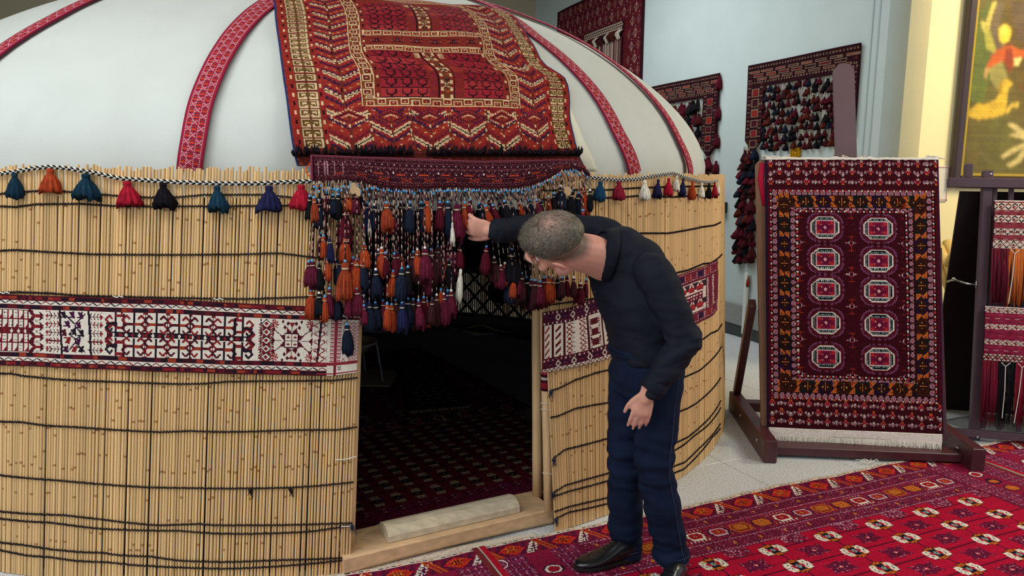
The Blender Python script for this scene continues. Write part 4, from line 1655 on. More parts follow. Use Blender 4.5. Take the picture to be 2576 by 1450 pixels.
# hem, selvedge loops
hem = MB()
hem.tube(P[-1, ::6], .0042, 6, lin('#33101c'))
hem.tube(P[0, ::6], .0035, 6, lin('#7c3a4c'))
hem.tube(P[::8, 0], .004, 6, lin('#7a3348'))
hem.build('hem_cord', M_ROPE, valance)
lp = MB()
for k in range(3):
    q = [hit_scr(x, y, .05 + k * .004) for x, y in ((783, 408 + k * 2), (771 - k, 422), (769 + k, 434), (781, 447))]
    lp.tube([scr(a_, z_, .05) for a_, z_ in q], .0016, 5, lin('#d8602a'))
lp.build('orange_loop', M_ROPE, valance)


def yedge(x):
    return float(np.interp(x, [q[0] for q in VB], [q[1] for q in VB]))


TAS = [(780, 495, 555, 'black'), (790, 499, 560, 'rust'), (802, 505, 570, 'navy', 'fat'), (821, 487, 533, 'plum', 'fat'), (837, 492, 542, 'navy', 'fat'), (851, 491, 548, 'black', 'fat'), (876, 487, 533, 'org', 'fat'), (868, 525, 620, 'mar'), (869, 598, 660, 'org', 'fat'), (897, 487, 541, 'plum', 'fat'), (909, 488, 522, 'black'),
       (925, 512, 580, 'indi'), (928, 550, 592, 'wht'), (942, 517, 582, 'navy'), (972, 512, 580, 'rust', 'fat'), (986, 512, 584, 'plum', 'fat'), (1012, 511, 586, 'black', 'fat'), (1030, 512, 580, 'navy'), (1050, 553, 590, 'wht'), (1060, 512, 586, 'navy'), (1073, 505, 577, 'org'), (1106, 511, 581, 'mar'), (1117, 511, 579, 'org'), (1127, 511, 588, 'navy'), (1138, 560, 614, 'wht'),
       (1149, 514, 604, 'plum'), (1169, 512, 577, 'org'), (1183, 505, 562, 'mar'), (1189, 545, 572, 'wht'), (1206, 514, 594, 'navy'), (1221, 520, 582, 'org'), (1228, 503, 550, 'mar'), (1240, 518, 562, 'mar'), (1256, 512, 556, 'black'), (1269, 508, 556, 'black'), (1286, 512, 556, 'navy'), (1302, 505, 543, 'org'), (1316, 512, 552, 'black'), (1332, 505, 550, 'navy'), (1349, 505, 543, 'plum'), (1362, 508, 550, 'black'), (1380, 497, 533, 'rust'), (1393, 488, 535, 'black'), (1410, 470, 533, 'navy', 'fat'), (1437, 482, 555, 'black'), (1455, 488, 562, 'navy'), (1468, 470, 546, 'org', 'fat'), (1467, 530, 566, 'red'), (1484, 480, 528, 'black'),
       (805, 588, 650, 'brn'), (814, 595, 652, 'org'), (829, 602, 656, 'indi'), (916, 616, 677, 'org', 'fat'), (777, 660, 718, 'plum'), (786, 658, 722, 'plum', 'fat'), (803, 666, 725, 'black'), (824, 652, 702, 'org'), (846, 655, 716, 'navy'), (856, 655, 719, 'navy', 'fat'), (888, 651, 726, 'crim'), (898, 655, 732, 'org', 'fat'), (913, 657, 727, 'navy'), (929, 680, 742, 'navy', 'fat'), (945, 680, 748, 'navy'), (868, 660, 760, 'rust'),
       (783, 733, 797, 'org', 'fat'), (803, 739, 796, 'black', 'fat'), (817, 748, 805, 'org'), (829, 728, 797, 'plum'), (847, 741, 799, 'navy', 'fat'), (876, 741, 792, 'plum'), (898, 728, 798, 'plum', 'fat'), (914, 733, 795, 'indi'), (915, 770, 818, 'plum'), (929, 763, 827, 'navy', 'fat'), (944, 763, 830, 'navy', 'fat'), (873, 818, 888, 'navy'),
       (952, 630, 682, 'indi'), (960, 626, 692, 'org', 'fat'), (970, 638, 692, 'mar'), (992, 640, 697, 'mar'), (1001, 638, 702, 'mar'), (1011, 644, 692, 'rust'), (1011, 678, 750, 'navy', 'fat'), (1026, 674, 747, 'black'), (979, 680, 744, 'plum'), (989, 684, 750, 'org'), (1040, 636, 707, 'brn', 'fat'), (1051, 630, 697, 'org'), (1069, 626, 708, 'plum', 'fat'), (1084, 630, 710, 'brn'), (1076, 672, 747, 'plum'), (1101, 622, 702, 'brn'), (1116, 656, 707, 'org'), (1130, 614, 697, 'plum'), (1132, 656, 722, 'black'), (1157, 620, 677, 'mar', 'fat'), (1159, 676, 754, 'wht'),
       (964, 758, 824, 'plum', 'fat'), (974, 766, 824, 'org'), (985, 768, 828, 'org', 'fat'), (996, 756, 815, 'brn'), (1011, 763, 834, 'indi'), (1026, 754, 818, 'navy', 'fat'), (1039, 755, 824, 'brn'), (1053, 758, 826, 'plum'), (1066, 750, 815, 'mar'), (1074, 760, 817, 'org'), (1087, 755, 820, 'brn'), (1098, 744, 814, 'brn'), (1109, 730, 762, 'org', 'fat'), (1116, 742, 810, 'plum', 'fat'), (1126, 733, 800, 'indi'), (1135, 733, 795, 'plum'),
       (1224, 622, 684, 'mar'), (1243, 650, 714, 'brn', 'fat'), (1259, 670, 722, 'plum', 'fat'), (1270, 664, 722, 'org'), (1288, 630, 720, 'black', 'fat'), (1285, 690, 759, 'navy', 'fat'), (1293, 694, 752, 'org'), (1302, 688, 748, 'plum'), (1312, 690, 764, 'brn'), (1324, 700, 777, 'black', 'fat'), (1336, 706, 779, 'plum'), (1346, 707, 774, 'brn'), (1359, 710, 770, 'plum', 'fat'), (1369, 700, 767, 'mar'), (1381, 701, 762, 'org', 'fat'), (1391, 703, 758, 'rust'), (1402, 703, 757, 'black', 'fat'), (1414, 700, 750, 'brn'), (1426, 698, 747, 'mar'), (1443, 700, 745, 'brn'), (1460, 715, 767, 'mar', 'fat'), (1474, 705, 750, 'mar')]
CC = [lin(c) for c in ('#1a1216', '#cdb9a2', '#8a4448', '#1f1519', '#b8948a', '#241a1e')]
bd = MB()
nb = 0
for t in TAS:
    x, y0, y1, c = t[:4]
    sh = t[4] if len(t) > 4 else 'long'
    lay = random.uniform(.040, .085)
    if c == 'wht':
        lay += .012
    pull = 0.0
    if 1175 < x < 1400:
        pull = -26.0 * (1 - abs(x - 1290) / 130) if y0 < 600 else -34.0 * (1 - abs(x - 1300) / 160)
    a0, z0 = hit_scr(x, y0, lay)
    a1, z1 = hit_scr(x, y1, lay)
    ae, ze = hit_scr(min(1470, max(790, x + pull)), yedge(x + pull) - 2, lay)
    top = scr(a0, z0, lay)
    h = max(.03, z0 - z1)
    bead = random.choice('bbbwn') if c != 'wht' else None
    tilt = (-.32 if (1200 < x < 1360 and y0 < 600) else random.uniform(-.07, .07), random.uniform(-.05, .05))
    tassel(valance, top, h, c, sh, bead, tilt, wide=(.62 if c == 'wht' else random.uniform(.95, 1.2)), bind=(c != 'wht'))
    e = scr(ae, ze, lay * .4 + .045)
    n = max(2, int(np.linalg.norm(e - top) / .011))
    k = np.linspace(0, 1, n + 1)[:, None]
    path = e * (1 - k) + top * k
    if pull:
        path[:, 2] -= 0  # straight, drawn aside
    st = random.randint(0, 5)
    cb = MB()
    cb.tube(path, .0019, 4, cols=[CC[(st + i * random.choice((1, 1, 1, 2))) % 6] for i in range(n)])
    cb.build('tassel_cord', M_ROPE, valance)
# more strings with nothing on them, some beads
for x in np.arange(905, 1340, 14.0):
    x += random.uniform(-3, 3)
    yy = random.uniform(600, 780) if x < 1145 else random.uniform(520, 550)
    pull = 24 if x > 1170 else 0
    lay = random.uniform(.04, .07)
    e = scr(*hit_scr(x, yedge(x) - 2, .05), .06); b = scr(*hit_scr(min(x + pull, 1400), yy, lay), lay)
    n = int(np.linalg.norm(e - b) / .011)
    k = np.linspace(0, 1, n + 1)[:, None]
    cb = MB()
    st = random.randint(0, 5)
    cb.tube(e * (1 - k) + b * k, .0018, 4, cols=[CC[(st + i) % 6] for i in range(n)])
    cb.build('tassel_cord', M_ROPE, valance)
bc = MB()
for x in np.arange(789, 1478, 6.3):
    x += random.uniform(-1.5, 1.5)
    dy = 14 + random.uniform(-5, 12) if x < 930 else random.uniform(3, 7) + (6 if random.random() < .15 else 0)
    if 1030 < x < 1050 and random.random() < .4:
        continue
    c = scr(*hit_scr(x, yedge(x) + dy, .062), .066 + random.uniform(-.004, .004))
    bd.lathe([(.0006, .0052), (.0038, .0036), (.0052, 0), (.0038, -.0036), (.0006, -.0052)], c, 8)
    t0 = scr(*hit_scr(x, yedge(x) - 1, .055), .06)
    bc.tube([t0, c], .0013, 3, lin('#cdb9a2'))
    # short fringe under the beads
    if x > 930:
        q = scr(*hit_scr(x + (14 if x > 1150 else 0), yedge(x) + random.uniform(22, 34), .06), .055)
        bc.tube([c, (c + q) / 2, q], [.0016, .0022, .0012], 4, random.choice(CC))
tag(bd.build('bead_row', M_BEAD['b'], valance, True), kind='stuff')
tag(bc.build('thread_row', M_ROPE, valance), kind='stuff')
tgm = mat('pale_wood_disc', '#c8a67c', rough=0.6, noise=.1, nscale=30)
for x, y, rx, ry, rot in ((888, 474, .011, .022, -.1), (900, 482, .010, .019, .2), (1428, 481, .018, .020, .5)):
    c = scr(*hit_scr(x, y, .085), .088)
    mb = MB()
    t_ = np.linspace(0, 2 * PI, 17)[:-1]
    a_ = hit_scr(x, y)[0]
    ex_, ez_ = np.array([math.cos(a_), math.sin(a_), 0]), np.array([0, 0, 1.0])
    out = np.array([math.sin(a_), -math.cos(a_), 0])
    pts = [c + ex_ * (rx * math.cos(v) * math.cos(rot) - ry * math.sin(v) * math.sin(rot)) + ez_ * (rx * math.cos(v) * math.sin(rot) + ry * math.sin(v) * math.cos(rot)) for v in t_]
    mb.prism(pts, -out * .004)
    mb.build('wooden_disc', tgm, valance)

# ------------------------------------------------------------------ door frame
m_wood = mat('pale_poplar', '#dcb98a', rough=0.5, noise=0.14, nscale=6, stretch=(14, 14, 1.0), bump=0.1, bscale=60)
m_wood2 = mat('worn_threshold_wood', '#d9b58c', rough=0.6, noise=0.16, nscale=5, stretch=(1.5, 8, 8))
m_old = mat('weathered_block_wood', '#d2c4a8', rough=0.75, noise=0.18, nscale=7, stretch=(2, 6, 6), bump=0.2, bscale=40)
BL, BR_ = ground(884, 1449), ground(1391, 1322)
bdv = BR_ - BL
blen = np.linalg.norm(bdv)
bx = bdv / blen
by = np.array([-bx[1], bx[0], 0])
BL = BL - bx * 0.03
blen += .03
door = empty('door_frame', (BL + BR_) / 2, 'pale wooden door frame with a thick threshold beam and round posts', 'door frame')


def extr(mb, prof, s0, s1, sag=0.0, n=12):
    """a section PROF [(depth, height)] swept along the threshold from S0 to S1"""
    pr = np.asarray(prof)
    m = len(pr)
    V, F = [], []
    for i in range(n + 1):
        s_ = s0 + (s1 - s0) * i / n
        for (d, z) in pr:
            V.append(BL + bx * s_ + by * d + np.array([0, 0, z + (sag * 4 * (i / n) * (1 - i / n) if z < .03 else 0)]))
    for i in range(n):
        for j in range(m):
            k = (j + 1) % m
            F.append((i * m + j, (i + 1) * m + j, (i + 1) * m + k, i * m + k))
    F.append(tuple(range(m))); F.append(tuple(range(n * m, n * m + m))[::-1])
    mb.add(V, F)


mb = MB()
extr(mb, [(0.012, 0.003), (0.0, .018), (0.0, .074), (.008, .082), (.205, .086), (.212, .08), (.212, 0.003)], 0, blen, .012)
mb.build('threshold', m_wood2, door)


def topz(x, y, z):
    return ground(x, y, z)


q0, q1 = topz(978, 1368, .084), topz(1313, 1295, .084)
s0, s1 = (q0 - BL) @ bx, (q1 - BL) @ bx
dd = (q0 - BL) @ by
mb = MB()
extr(mb, [(dd, .0855), (dd, .112), (dd + .012, .128), (dd + .035, .140), (dd + .068, .144), (dd + .10, .136), (dd + .122, .115), (dd + .125, .0865)], s0, s1, 0, 10)
blk = mb.build('wooden_block', m_old, None, False, (q0 + q1) / 2)
tag(blk, 'half-round weathered wooden block lying on the threshold beam', 'wooden block')


def post(name, pb, pt, r0, r1, m=m_wood, sides=14, bend=0.0):
    k = np.linspace(0, 1, 9)[:, None]
    path = pb * (1 - k) + pt * k
    path[:, 0] += bend * np.sin(k[:, 0] * PI)
    mb = MB()
    mb.tube(path, np.linspace(r0, r1, 9) * (1 + .02 * np.sin(np.arange(9) * 2.1)), sides)
    return mb.build(name, m, door, True)


pb1 = ground(1352, 1247, .085)
pt1 = atY(1350, 760, pb1[1] - .0); pt1 = np.array([atY(1349, 470, pb1[1])[0], pb1[1] + .0, 1.56])
post('post', pb1, pt1, .0245, .0225)
pb2 = ground(1380, 1283, .085)
pt2 = np.array([atY(1362, 470, pb2[1] - .01)[0], pb2[1] + .02, 1.56])
post('post', pb2, pt2, .0215, .019)
pb3 = ground(882, 1378, .085) + by * .02
pt3 = np.array([atY(911, 470, pb3[1] + .05)[0], pb3[1] + .05, 1.56])
post('post', pb3, pt3, .022, .02)
mb = MB()
la, lb = hit_scr(900, 497, -.015), hit_scr(1346, 497, -.015)
mb.prism([scr(la[0], 1.495, -.012), scr(lb[0], 1.495, -.012), scr(lb[0], 1.575, -.012), scr(la[0], 1.575, -.012)], by * .03)
mb.build('lintel', mat('grey_lintel', '#b9b4ad', rough=.8, noise=.06, nscale=8), door)
for y in (1016, 1031, 1190):
    x0 = 1366
    zz = onplane(1380, y, pb2, by)[2]
    c = pb2 + (pt2 - pb2) * (zz / (pt2[2])) if False else pb2 + (pt2 - pb2) * ((zz - .085) / 1.475)
    t_ = np.linspace(0, 2 * PI, 19)
    mb = MB()
    mb.tube([c + .0235 * (math.cos(v) * bx + math.sin(v) * by) * (1.0 + .7 * max(0, math.cos(v))) + np.array([0, 0, .004 * math.sin(v * 2)]) for v in t_], .0017, 5, caps=False)
    mb.build('tie_string', m_string, door)
zz = onplane(1374, 985, pb2, by)[2]; z2 = onplane(1374, 930, pb2, by)[2]
mb = MB()
c0 = pb2 + (pt2 - pb2) * ((zz - .085) / 1.475)
for i in range(8):
    f0, f1 = i / 8, (i + 1) / 8
    mb.lathe([(.0235, zz + (z2 - zz) * f0 - c0[2]), (.0235, zz + (z2 - zz) * f1 - c0[2])], c0, 14, lin(('#3a1020', '#7e2028', '#8a1f2a', '#3a1020', '#b9a79c', '#2a1020', '#9a2430', '#7e2028')[i]))
mb.build('woven_strap', M_WEAVE, door, True)
# ------------------------------------------------------------------ three carpets laid end to end on the floor
FN = np.array([-.133, 3.071, 0])
E1, E2 = np.array([.9126, .4086, 0]), np.array([.4086, -.9126, 0])
CELL = 0.0066


def floor_pattern(len1, len2, x_off=0.0, near_end=True, far_end=True):
    """x runs along the long side, y inwards from it; metres are turned into knots"""
    k = 1 / CELL
    W, H = int(len1 * k), int(len2 * k)
    FLD, PL, PL2, RDc, ORc, WT, NVc, PK = '#b00f34', '#6e1836', '#501430', '#b02028', '#c4581c', '#e4dccf', '#151a30', '#a05468'
    p = Pat(H, W, PL)
    r = random.Random(4)
    X = lambda m: (m - x_off) * k
    Y = lambda m: m * k
    # outer selvedge
    p.rect(0, 0, W, Y(.028), '#ddd2c2')
    for x in range(0, W, 4):
        p.rect(x, Y(.012), x + 3, Y(.022), (PK, NVc, '#c46a40', '#ddd2c2', NVc)[(x // 4) % 5])
    # band of diamonds
    p.rect(0, Y(.028), W, Y(.142), '#6a1638')
    d0 = 1.124 - .252 * 30
    n = 0
    while d0 < x_off + len1 + .3:
        x = X(d0)
        for dx in np.arange(-.126, .127, .02):
            p.line(X(d0 + dx), Y(.03), X(d0 + dx - .04), Y(.14), ('#4c1238', '#8a1a30')[int((dx + .13) / .02) % 2], 1)
        # white feathered bars
        for s_ in (-.07, -.045):
            for t_ in range(0, 17):
                yy = Y(.03) + t_ * .98
                xx = X(d0 + .126 + s_ + .062) - t_ * .62
                p.rect(xx, yy, xx + (3 if t_ % 3 else 1), yy + 1, WT)
        p.poly([(x - 1, Y(.022)), (x + 12, Y(.085)), (x + 1, Y(.142)), (x - 12, Y(.085))], '#4a1030')
        p.poly([(x - .5, Y(.03)), (x + 10, Y(.085)), (x + .5, Y(.136)), (x - 10, Y(.085))], '#c01830')
        p.poly([(x, Y(.04)), (x + 7, Y(.085)), (x, Y(.128)), (x - 7, Y(.085))], '#a8281c')
        p.cstamp(x, Y(.085), ['o.k.k.o', '.okoko.', 'kok.kok', '.okoko.', 'o.k.k.o'], {'o': ORc, 'k': '#3a1418'} if n % 2 else {'o': '#c8882c', 'k': '#8a2a1c'})
        for t_ in range(-3, 4):
            p.rect(x + t_ * 2.2, Y(.05) + abs(t_) * .9, x + t_ * 2.2 + 1, Y(.05) + abs(t_) * .9 + 2, ORc)
            p.rect(x + t_ * 2.2, Y(.112) - abs(t_) * .9, x + t_ * 2.2 + 1, Y(.112) - abs(t_) * .9 + 2, ORc)
        xo = X(d0 - .126)
        p.line(xo - 2, Y(.03), xo + 6, Y(.135), ORc, 1.2); p.line(xo + 2, Y(.03), xo + 10, Y(.135), ORc, 1.2)
        p.line(xo, Y(.03), xo + 8, Y(.135), '#9a2a28', 1.6)
        d0 += .252
        n += 1

    def stripes(y0, y1):
        """speckled narrow bands"""
        p.rect(0, Y(y0), W, Y(y1), PL)
        p.speck(0, Y(y0), W, Y(y1), (PL2, '#86203e', '#80284a', '#4a1838'), .15, 7)
        yy = Y(y0)
        i = 0
        while yy < Y(y1) - 1:
            for x in range(i % 3, W, 3):
                if r.random() < .55:
                    p.rect(x, yy, x + 1, yy + 1, (PK, '#c99aae', '#3a1636', '#b04a6a')[r.randint(0, 3)])
            yy += 2.4
            i += 1
        for q in (y0 + .008, y1 - .01):
            for x in range(0, W, 3):
                p.rect(x, Y(q), x + 2, Y(q) + 1, '#b58096')
        for x in range(7, W, 22):
            p.cstamp(x, Y((y0 + y1) / 2), ['.o.', 'ooo', '.o.'], {'o': '#b8742c'})

    stripes(.142, .232)
    stripes(.352, .448)

    def gulband(y0, y1):
        p.rect(0, Y(y0), W, Y(y1), '#8a1a3c')
        p.speck(0, Y(y0), W, Y(y1), ('#6a1836', '#9a2a3a', '#742050'), .2, 9)

    gulband(.232, .352)

    def small_gul(x, y, i):
        a = ('#7a1428', '#3a1230', '#b8602a', '#3a1230')[i % 4]
        b = (WT, '#c9a0b0', '#7c2a18', '#b8602a')[i % 4]
        c = ('#a01830', '#a83030', '#c2702a', '#c46a28')[i % 4]
        p.poly([(x - 9, y), (x - 6, y - 6), (x + 6, y - 6), (x + 9, y), (x + 6, y + 6), (x - 6, y + 6)], a)
        p.poly([(x - 7, y), (x - 5, y - 5), (x + 5, y - 5), (x + 7, y), (x + 5, y + 5), (x - 5, y + 5)], b)
        p.poly([(x - 5.4, y), (x - 4, y - 3.4), (x + 4, y - 3.4), (x + 5.4, y), (x + 4, y + 3.4), (x - 4, y + 3.4)], c)
        p.cstamp(x, y, ['k.o.k', '.oko.', 'k.o.k'], {'k': '#5a1420', 'o': '#d08040'})
        if i % 4 == 0:
            for q in range(-8, 9, 3):
                p.rect(x + q, y - 7.6, x + q + 1, y - 6, WT); p.rect(x + q, y + 6, x + q + 1, y + 7.6, WT)
        # little corner figures between guls
        for s_ in (-1, 1):
            p.cstamp(x + 9.5, y + s_ * 5.5, ['o.k', 'kok', 'o.k'], {'o': '#b8602a', 'k': '#4a1430'})

    e = .926 - .126 * 40
    i = 0
    while e < x_off + len1:
        small_gul(X(e), Y(.292), i)
        e += .126
        i += 1
    # field
    p.rect(0, Y(.448), W, H, FLD)

    def field_edge():
        for x in range(0, W):
            m = x_off + x * CELL
            ph = ((m - .842) / .3195 + .5) % 1.0
            dpt = .448 + (.055 if abs(ph - .5) > .30 else 0) + (.02 if abs(ph - .5) > .40 else 0)
            p.rect(x, Y(.448), x + 1, Y(dpt), PL)
            if dpt > .46:
                for yy in range(int(Y(.448)), int(Y(dpt))):
                    if r.random() < .5:
                        p.px(x, yy, r.choice((PK, PL2, '#9a2450', '#c99aae')))
    field_edge()

    def big_gul(x, y):
        t = np.linspace(0, 2 * PI, 33)[:-1]

        def ov(a, b, c, wob=.0):
            p.poly([(x + (a + wob * math.cos(8 * v)) * math.cos(v), y + (b + wob * math.cos(8 * v)) * math.sin(v)) for v in t], c)
        ov(9.6, 7.6, NVc, .5)
        ov(9.0, 7.0, '#c4661c', .4)
        for s_ in (-1, 1):
            p.poly([(x + s_ * 9.4, y - 2), (x + s_ * 8, y - 5), (x + s_ * 4, y - 5), (x + s_ * 3, y), (x + s_ * 4, y + 5), (x + s_ * 8, y + 5), (x + s_ * 9.4, y + 2)], WT)
            for q in ((6, -3), (7.5, 0), (5.5, 3), (4.5, -1), (6.2, 1.5)):
                p.px(x + s_ * q[0], y + q[1], (NVc, '#7a2030', '#9a8a80')[int(q[0]) % 3])
            for q in ((-3, -5.6), (0, -6), (3, -5.4), (-1.5, -4.8), (2, -4.6)):
                p.px(x + q[0], y + s_ * q[1], ('#7a2a14', '#8e3a18', NVc)[int(abs(q[0])) % 3])
        p.poly([(x - 3.4, y - 4.4), (x + 3.4, y - 4.4), (x + 1.6, y), (x + 3.4, y + 4.4), (x - 3.4, y + 4.4), (x - 1.6, y)], NVc)
        for s_ in (-1, 1):
            p.dia(x + s_ * 3.2, y, 1.4, 2, '#b81a3a')
        p.dia(x, y, 1.8, 2, '#8a9a98'); p.px(x, y, NVc)

    def minor(x, y):
        p.poly([(x - 10, y - 6), (x - 5, y - 4.5), (x, y - 7), (x + 5, y - 4.5), (x + 10, y - 6), (x + 8, y), (x + 10, y + 6), (x + 5, y + 4.5), (x, y + 7), (x - 5, y + 4.5), (x - 10, y + 6), (x - 8, y)], '#6a1438')
        for q in range(-8, 9, 2):
            for w_ in range(-5, 6, 2):
                if r.random() < .55 and abs(q) + abs(w_) < 13:
                    p.px(x + q, y + w_, r.choice(('#a8506a', NVc, '#4a1030', '#c08090', '#a01838')))
        p.dia(x, y, 3.4, 2.6, '#3c1030'); p.dia(x, y, 2, 1.4, '#c04858'); p.px(x, y, WT)
        for s_ in (-1, 1):
            for g in (-1, 1):
                p.px(x + 9 * s_, y + 5 * g, NVc); p.px(x + 8 * s_, y + 5 * g, '#a8506a')

    g1 = .842 - .3195 * 20
    while g1 < x_off + len1 + .2:
        y = .518
        while y < len2 + .1:
            p.line(X(g1), Y(y - .09), X(g1), Y(y + .09), '#3a0c26', .7)
            p.line(X(g1 - .16), Y(y), X(g1 + .16), Y(y), '#3a0c26', .7)
            y += .1475
        y = .518
        while y < len2 + .1:
            if (not near_end or g1 - x_off > .45) and (not far_end or x_off + len1 - g1 > .50):
                big_gul(X(g1), Y(y))
            if (not near_end or g1 + .16 - x_off > .55) and (not far_end or x_off + len1 - g1 - .16 > .56):
                minor(X(g1 + .16), Y(y + .074))
            y += .1475
        g1 += .3195
    # the short ends repeat the narrow bands and the row of small guls
    for end in (0, 1):
        if (end == 0 and not near_end) or (end == 1 and not far_end):
            continue
        q = Pat(W, H, PL)      # transposed
        o_a = p.a
        tmp = Pat(int(.47 * k), W if False else H, PL)
        pp, WW, HH = p, W, H
        wd = int(.42 * k)
        blk = Pat(wd, H, PL)
        p, W, H2 = blk, H, wd
        globals()
        p.rect(0, 0, W, 4, '#c0182e')
        for (y0, y1) in ((.028, .15), (.275, .40)):
            p.rect(0, Y(y0), W, Y(y1), PL)
            p.speck(0, Y(y0), W, Y(y1), (PL2, '#9a2450', '#94305a', '#4a1a48', PK), .13, 7)
            for qy in np.arange(y0 + .01, y1, .03):
                for x in range(0, W, 3):
                    p.rect(x, Y(qy), x + 2, Y(qy) + 1, ('#b58096', '#8a3a60')[x % 2])
        p.rect(0, Y(.155), W, Y(.27), '#8a1a3c')
        for i, x in enumerate(np.arange(Y(.292), W, Y(.0995))):
            t_ = np.linspace(0, 2 * PI, 9)[:-1] + .39
            c = ((WT, '#a01830'), ('#3a1230', '#b8602a'), ('#b8602a', '#c46a28'), ('#c9a0b0', '#a83030'))[i % 4]
            for rr, cc in ((7.4, '#3a1230'), (6, c[0]), (4.4, c[1])):
                p.poly([(x + rr * .8 * math.cos(v), Y(.213) + rr * math.sin(v)) for v in t_], cc)
        blkA = blk.a.transpose(1, 0, 2)
        p, W, H = pp, WW, HH
        y_in = int(Y(.142))
        if end == 0:
            p.a[y_in:, :wd] = blkA[y_in:]
            p.a[:, :4] = lin('#b0152e')
        else:
            p.a[y_in:, W - wd:] = blkA[y_in:, ::-1]
            p.a[:, W - 4:] = lin('#7a2a30')
    return p.wash(.08, 5)


def lay(name_label, a0, a1, depth, near, far, z=0.008, seed=0):
    C = floor_pattern(a1 - a0, depth, a0, near, far)
    h, w_ = C.shape[:2]
    u = np.linspace(a0, a1, w_ + 1)[None, :, None]
    v = np.linspace(0, depth, h + 1)[:, None, None]
    # the edge wanders a little
    wob = 0.010 * np.sin(u * 2.1 + seed) + 0.006 * np.sin(u * 6.3 + 1 + seed) + .004 * np.sin(u * 25)
    fade = np.clip(1 - v / .3, 0, 1)
    P = FN + E1 * u + E2 * (v + wob * fade)
    P[..., 2] = z + (0.0015 * np.sin(u * 8 + v * 5) + 0.0012 * np.sin(v * 19 - u * 3))[..., 0]
    o = gridmesh('floor_carpet', P, C, M_PILE, thick=0.007, edge=lin('#c9bda9'), loc=P[h // 2, w_ // 2])
    return tag(o, name_label, 'carpet')


lay('large crimson floor carpet with rows of round motifs, under the man', 0.0, 3.03, 1.55, True, True)
lay('crimson floor carpet end in front of the threshold, lower edge of the view', -0.95, -0.008, 0.62, False, True, seed=2)
lay('crimson carpet behind the big one, under the purple rack', 3.05, 4.35, 0.95, True, False, seed=4)
# cream cloth edge sticking out between the threshold and the near carpet
kp = Pat(16, 150, '#d9d0bf')
kp.speck(0, 0, 150, 16, ('#cbbfae', '#e6dfd2'), .2)
for x in range(0, 110):
    if (x * 7) % 5 < 3:
        kp.px(x, 8 + 2 * math.sin(x * .8) + (x % 3), '#b86a88')
C_ = kp.wash(.03)
u = np.linspace(-.85, .28, 151)[None, :, None]; v = np.linspace(-.085, .006, 17)[:, None, None]
P = FN + E1 * u + E2 * (v * np.clip(.35 + (.28 - u) * .9, 0, 1.15) + 0.010 * np.sin(u * 2.1 + 2) + .004)
P[..., 2] = .005
tag(gridmesh('cloth_edge', P, C_, M_WEAVE, thick=0.004, loc=P[8, 75]), 'cream cloth strip with a pink line, between threshold beam and carpet', 'cloth')
# loose ends of string
mb = MB()
sp = [ground(x, y, .019) for x, y in ((1254, 1412), (1266, 1411), (1276, 1418), (1277, 1426), (1268, 1431))]
mb.tube(sp, .0022, 5)
st_ = mb.build('loose_string', m_string, None, False, sp[2])
tag(st_, 'short curl of white string on the carpet before the threshold', 'string')
mb = MB()
for k in range(26):
    x = 2185 + random.uniform(-12, 14); y = 1163 + random.uniform(-4, 4)
    a_ = ground(x, y, .012); b_ = ground(x + random.uniform(-28, 20), y + random.uniform(-5, 4), .012)
    m_ = (a_ + b_) / 2 + np.array([0, 0, random.uniform(.0, .015)])
    mb.tube([a_, m_, b_], .0016, 4)
tf = mb.build('loose_fringe', m_string, None, False, ground(2185, 1163, 0.0))
tag(tf, 'tangle of white fringe threads at the carpet edge by the easel bar', 'fringe')
# ------------------------------------------------------------------ easel with its carpet
m_ez = mat('easel_maroon_wood', '#4b252b', rough=0.38, noise=0.12, nscale=8, stretch=(3, 3, 1), spec=.45)
m_ezb = mat('easel_board', '#7a5a44', rough=0.5, noise=0.10, nscale=6, stretch=(6, 6, .8))
m_steel = mat('steel', '#b9b9b6', rough=0.25, metal=1.0)
ef = ground(1937, 1167)          # front of the left foot
eg = ground(2459, 1189)          # front of the right foot
EX = (eg - ef); ELEN = np.linalg.norm(EX); EX /= ELEN
EY = np.array([-EX[1], EX[0], 0])
ER = np.stack([EX, EY, [0, 0, 1]], 1)
easel = empty('easel', ef + EX * ELEN / 2 + EY * .4, 'tall maroon wooden easel on two beam feet, holding a dark carpet', 'easel')


def ebox(name, c, size, m=m_ez, bev=.004, par=None, R=None):
    mb = MB()
    mb.box(c, size, R=ER if R is None else R, bev=bev)
    return mb.build(name, m, par or easel)


for s_ in (0, 1):
    base = ef + EX * ELEN * s_
    f = ebox('foot', base + EY * .50 + np.array([0, 0, .068]), (.074, 1.0, .132))
    for yy in (.16, .62):
        mb = MB()
        sd = -1 if s_ == 0 else -1
        mb.tube([base + EY * yy + EX * (-.036) + np.array([0, 0, .08]), base + EY * yy + EX * (-.044) + np.array([0, 0, .08])], .013, 10)
        mb.build('bolt', m_steel, f, True)
ebox('cross_bar', ef + EX * ELEN / 2 + EY * .15 + np.array([0, 0, .042]), (ELEN - .074, .11, .05))
ebox('cross_bar', ef + EX * ELEN / 2 + EY * .80 + np.array([0, 0, .095]), (ELEN - .074, .09, .06))
# leaning frame: plane through the rug
TLp, TRp, BLp, BRp = atY(1925, 401, 4.62), atY(2361, 402, 4.47), atY(1930, 1075, 4.33), atY(2373, 1093, 4.18)
ax = (TRp - TLp); ax /= np.linalg.norm(ax)
up = (TLp - BLp); up /= np.linalg.norm(up)
nn = np.cross(ax, up)            # towards the camera when negative y
if nn[1] > 0:
    nn = -nn
PR = np.stack([ax, -nn, up], 1)


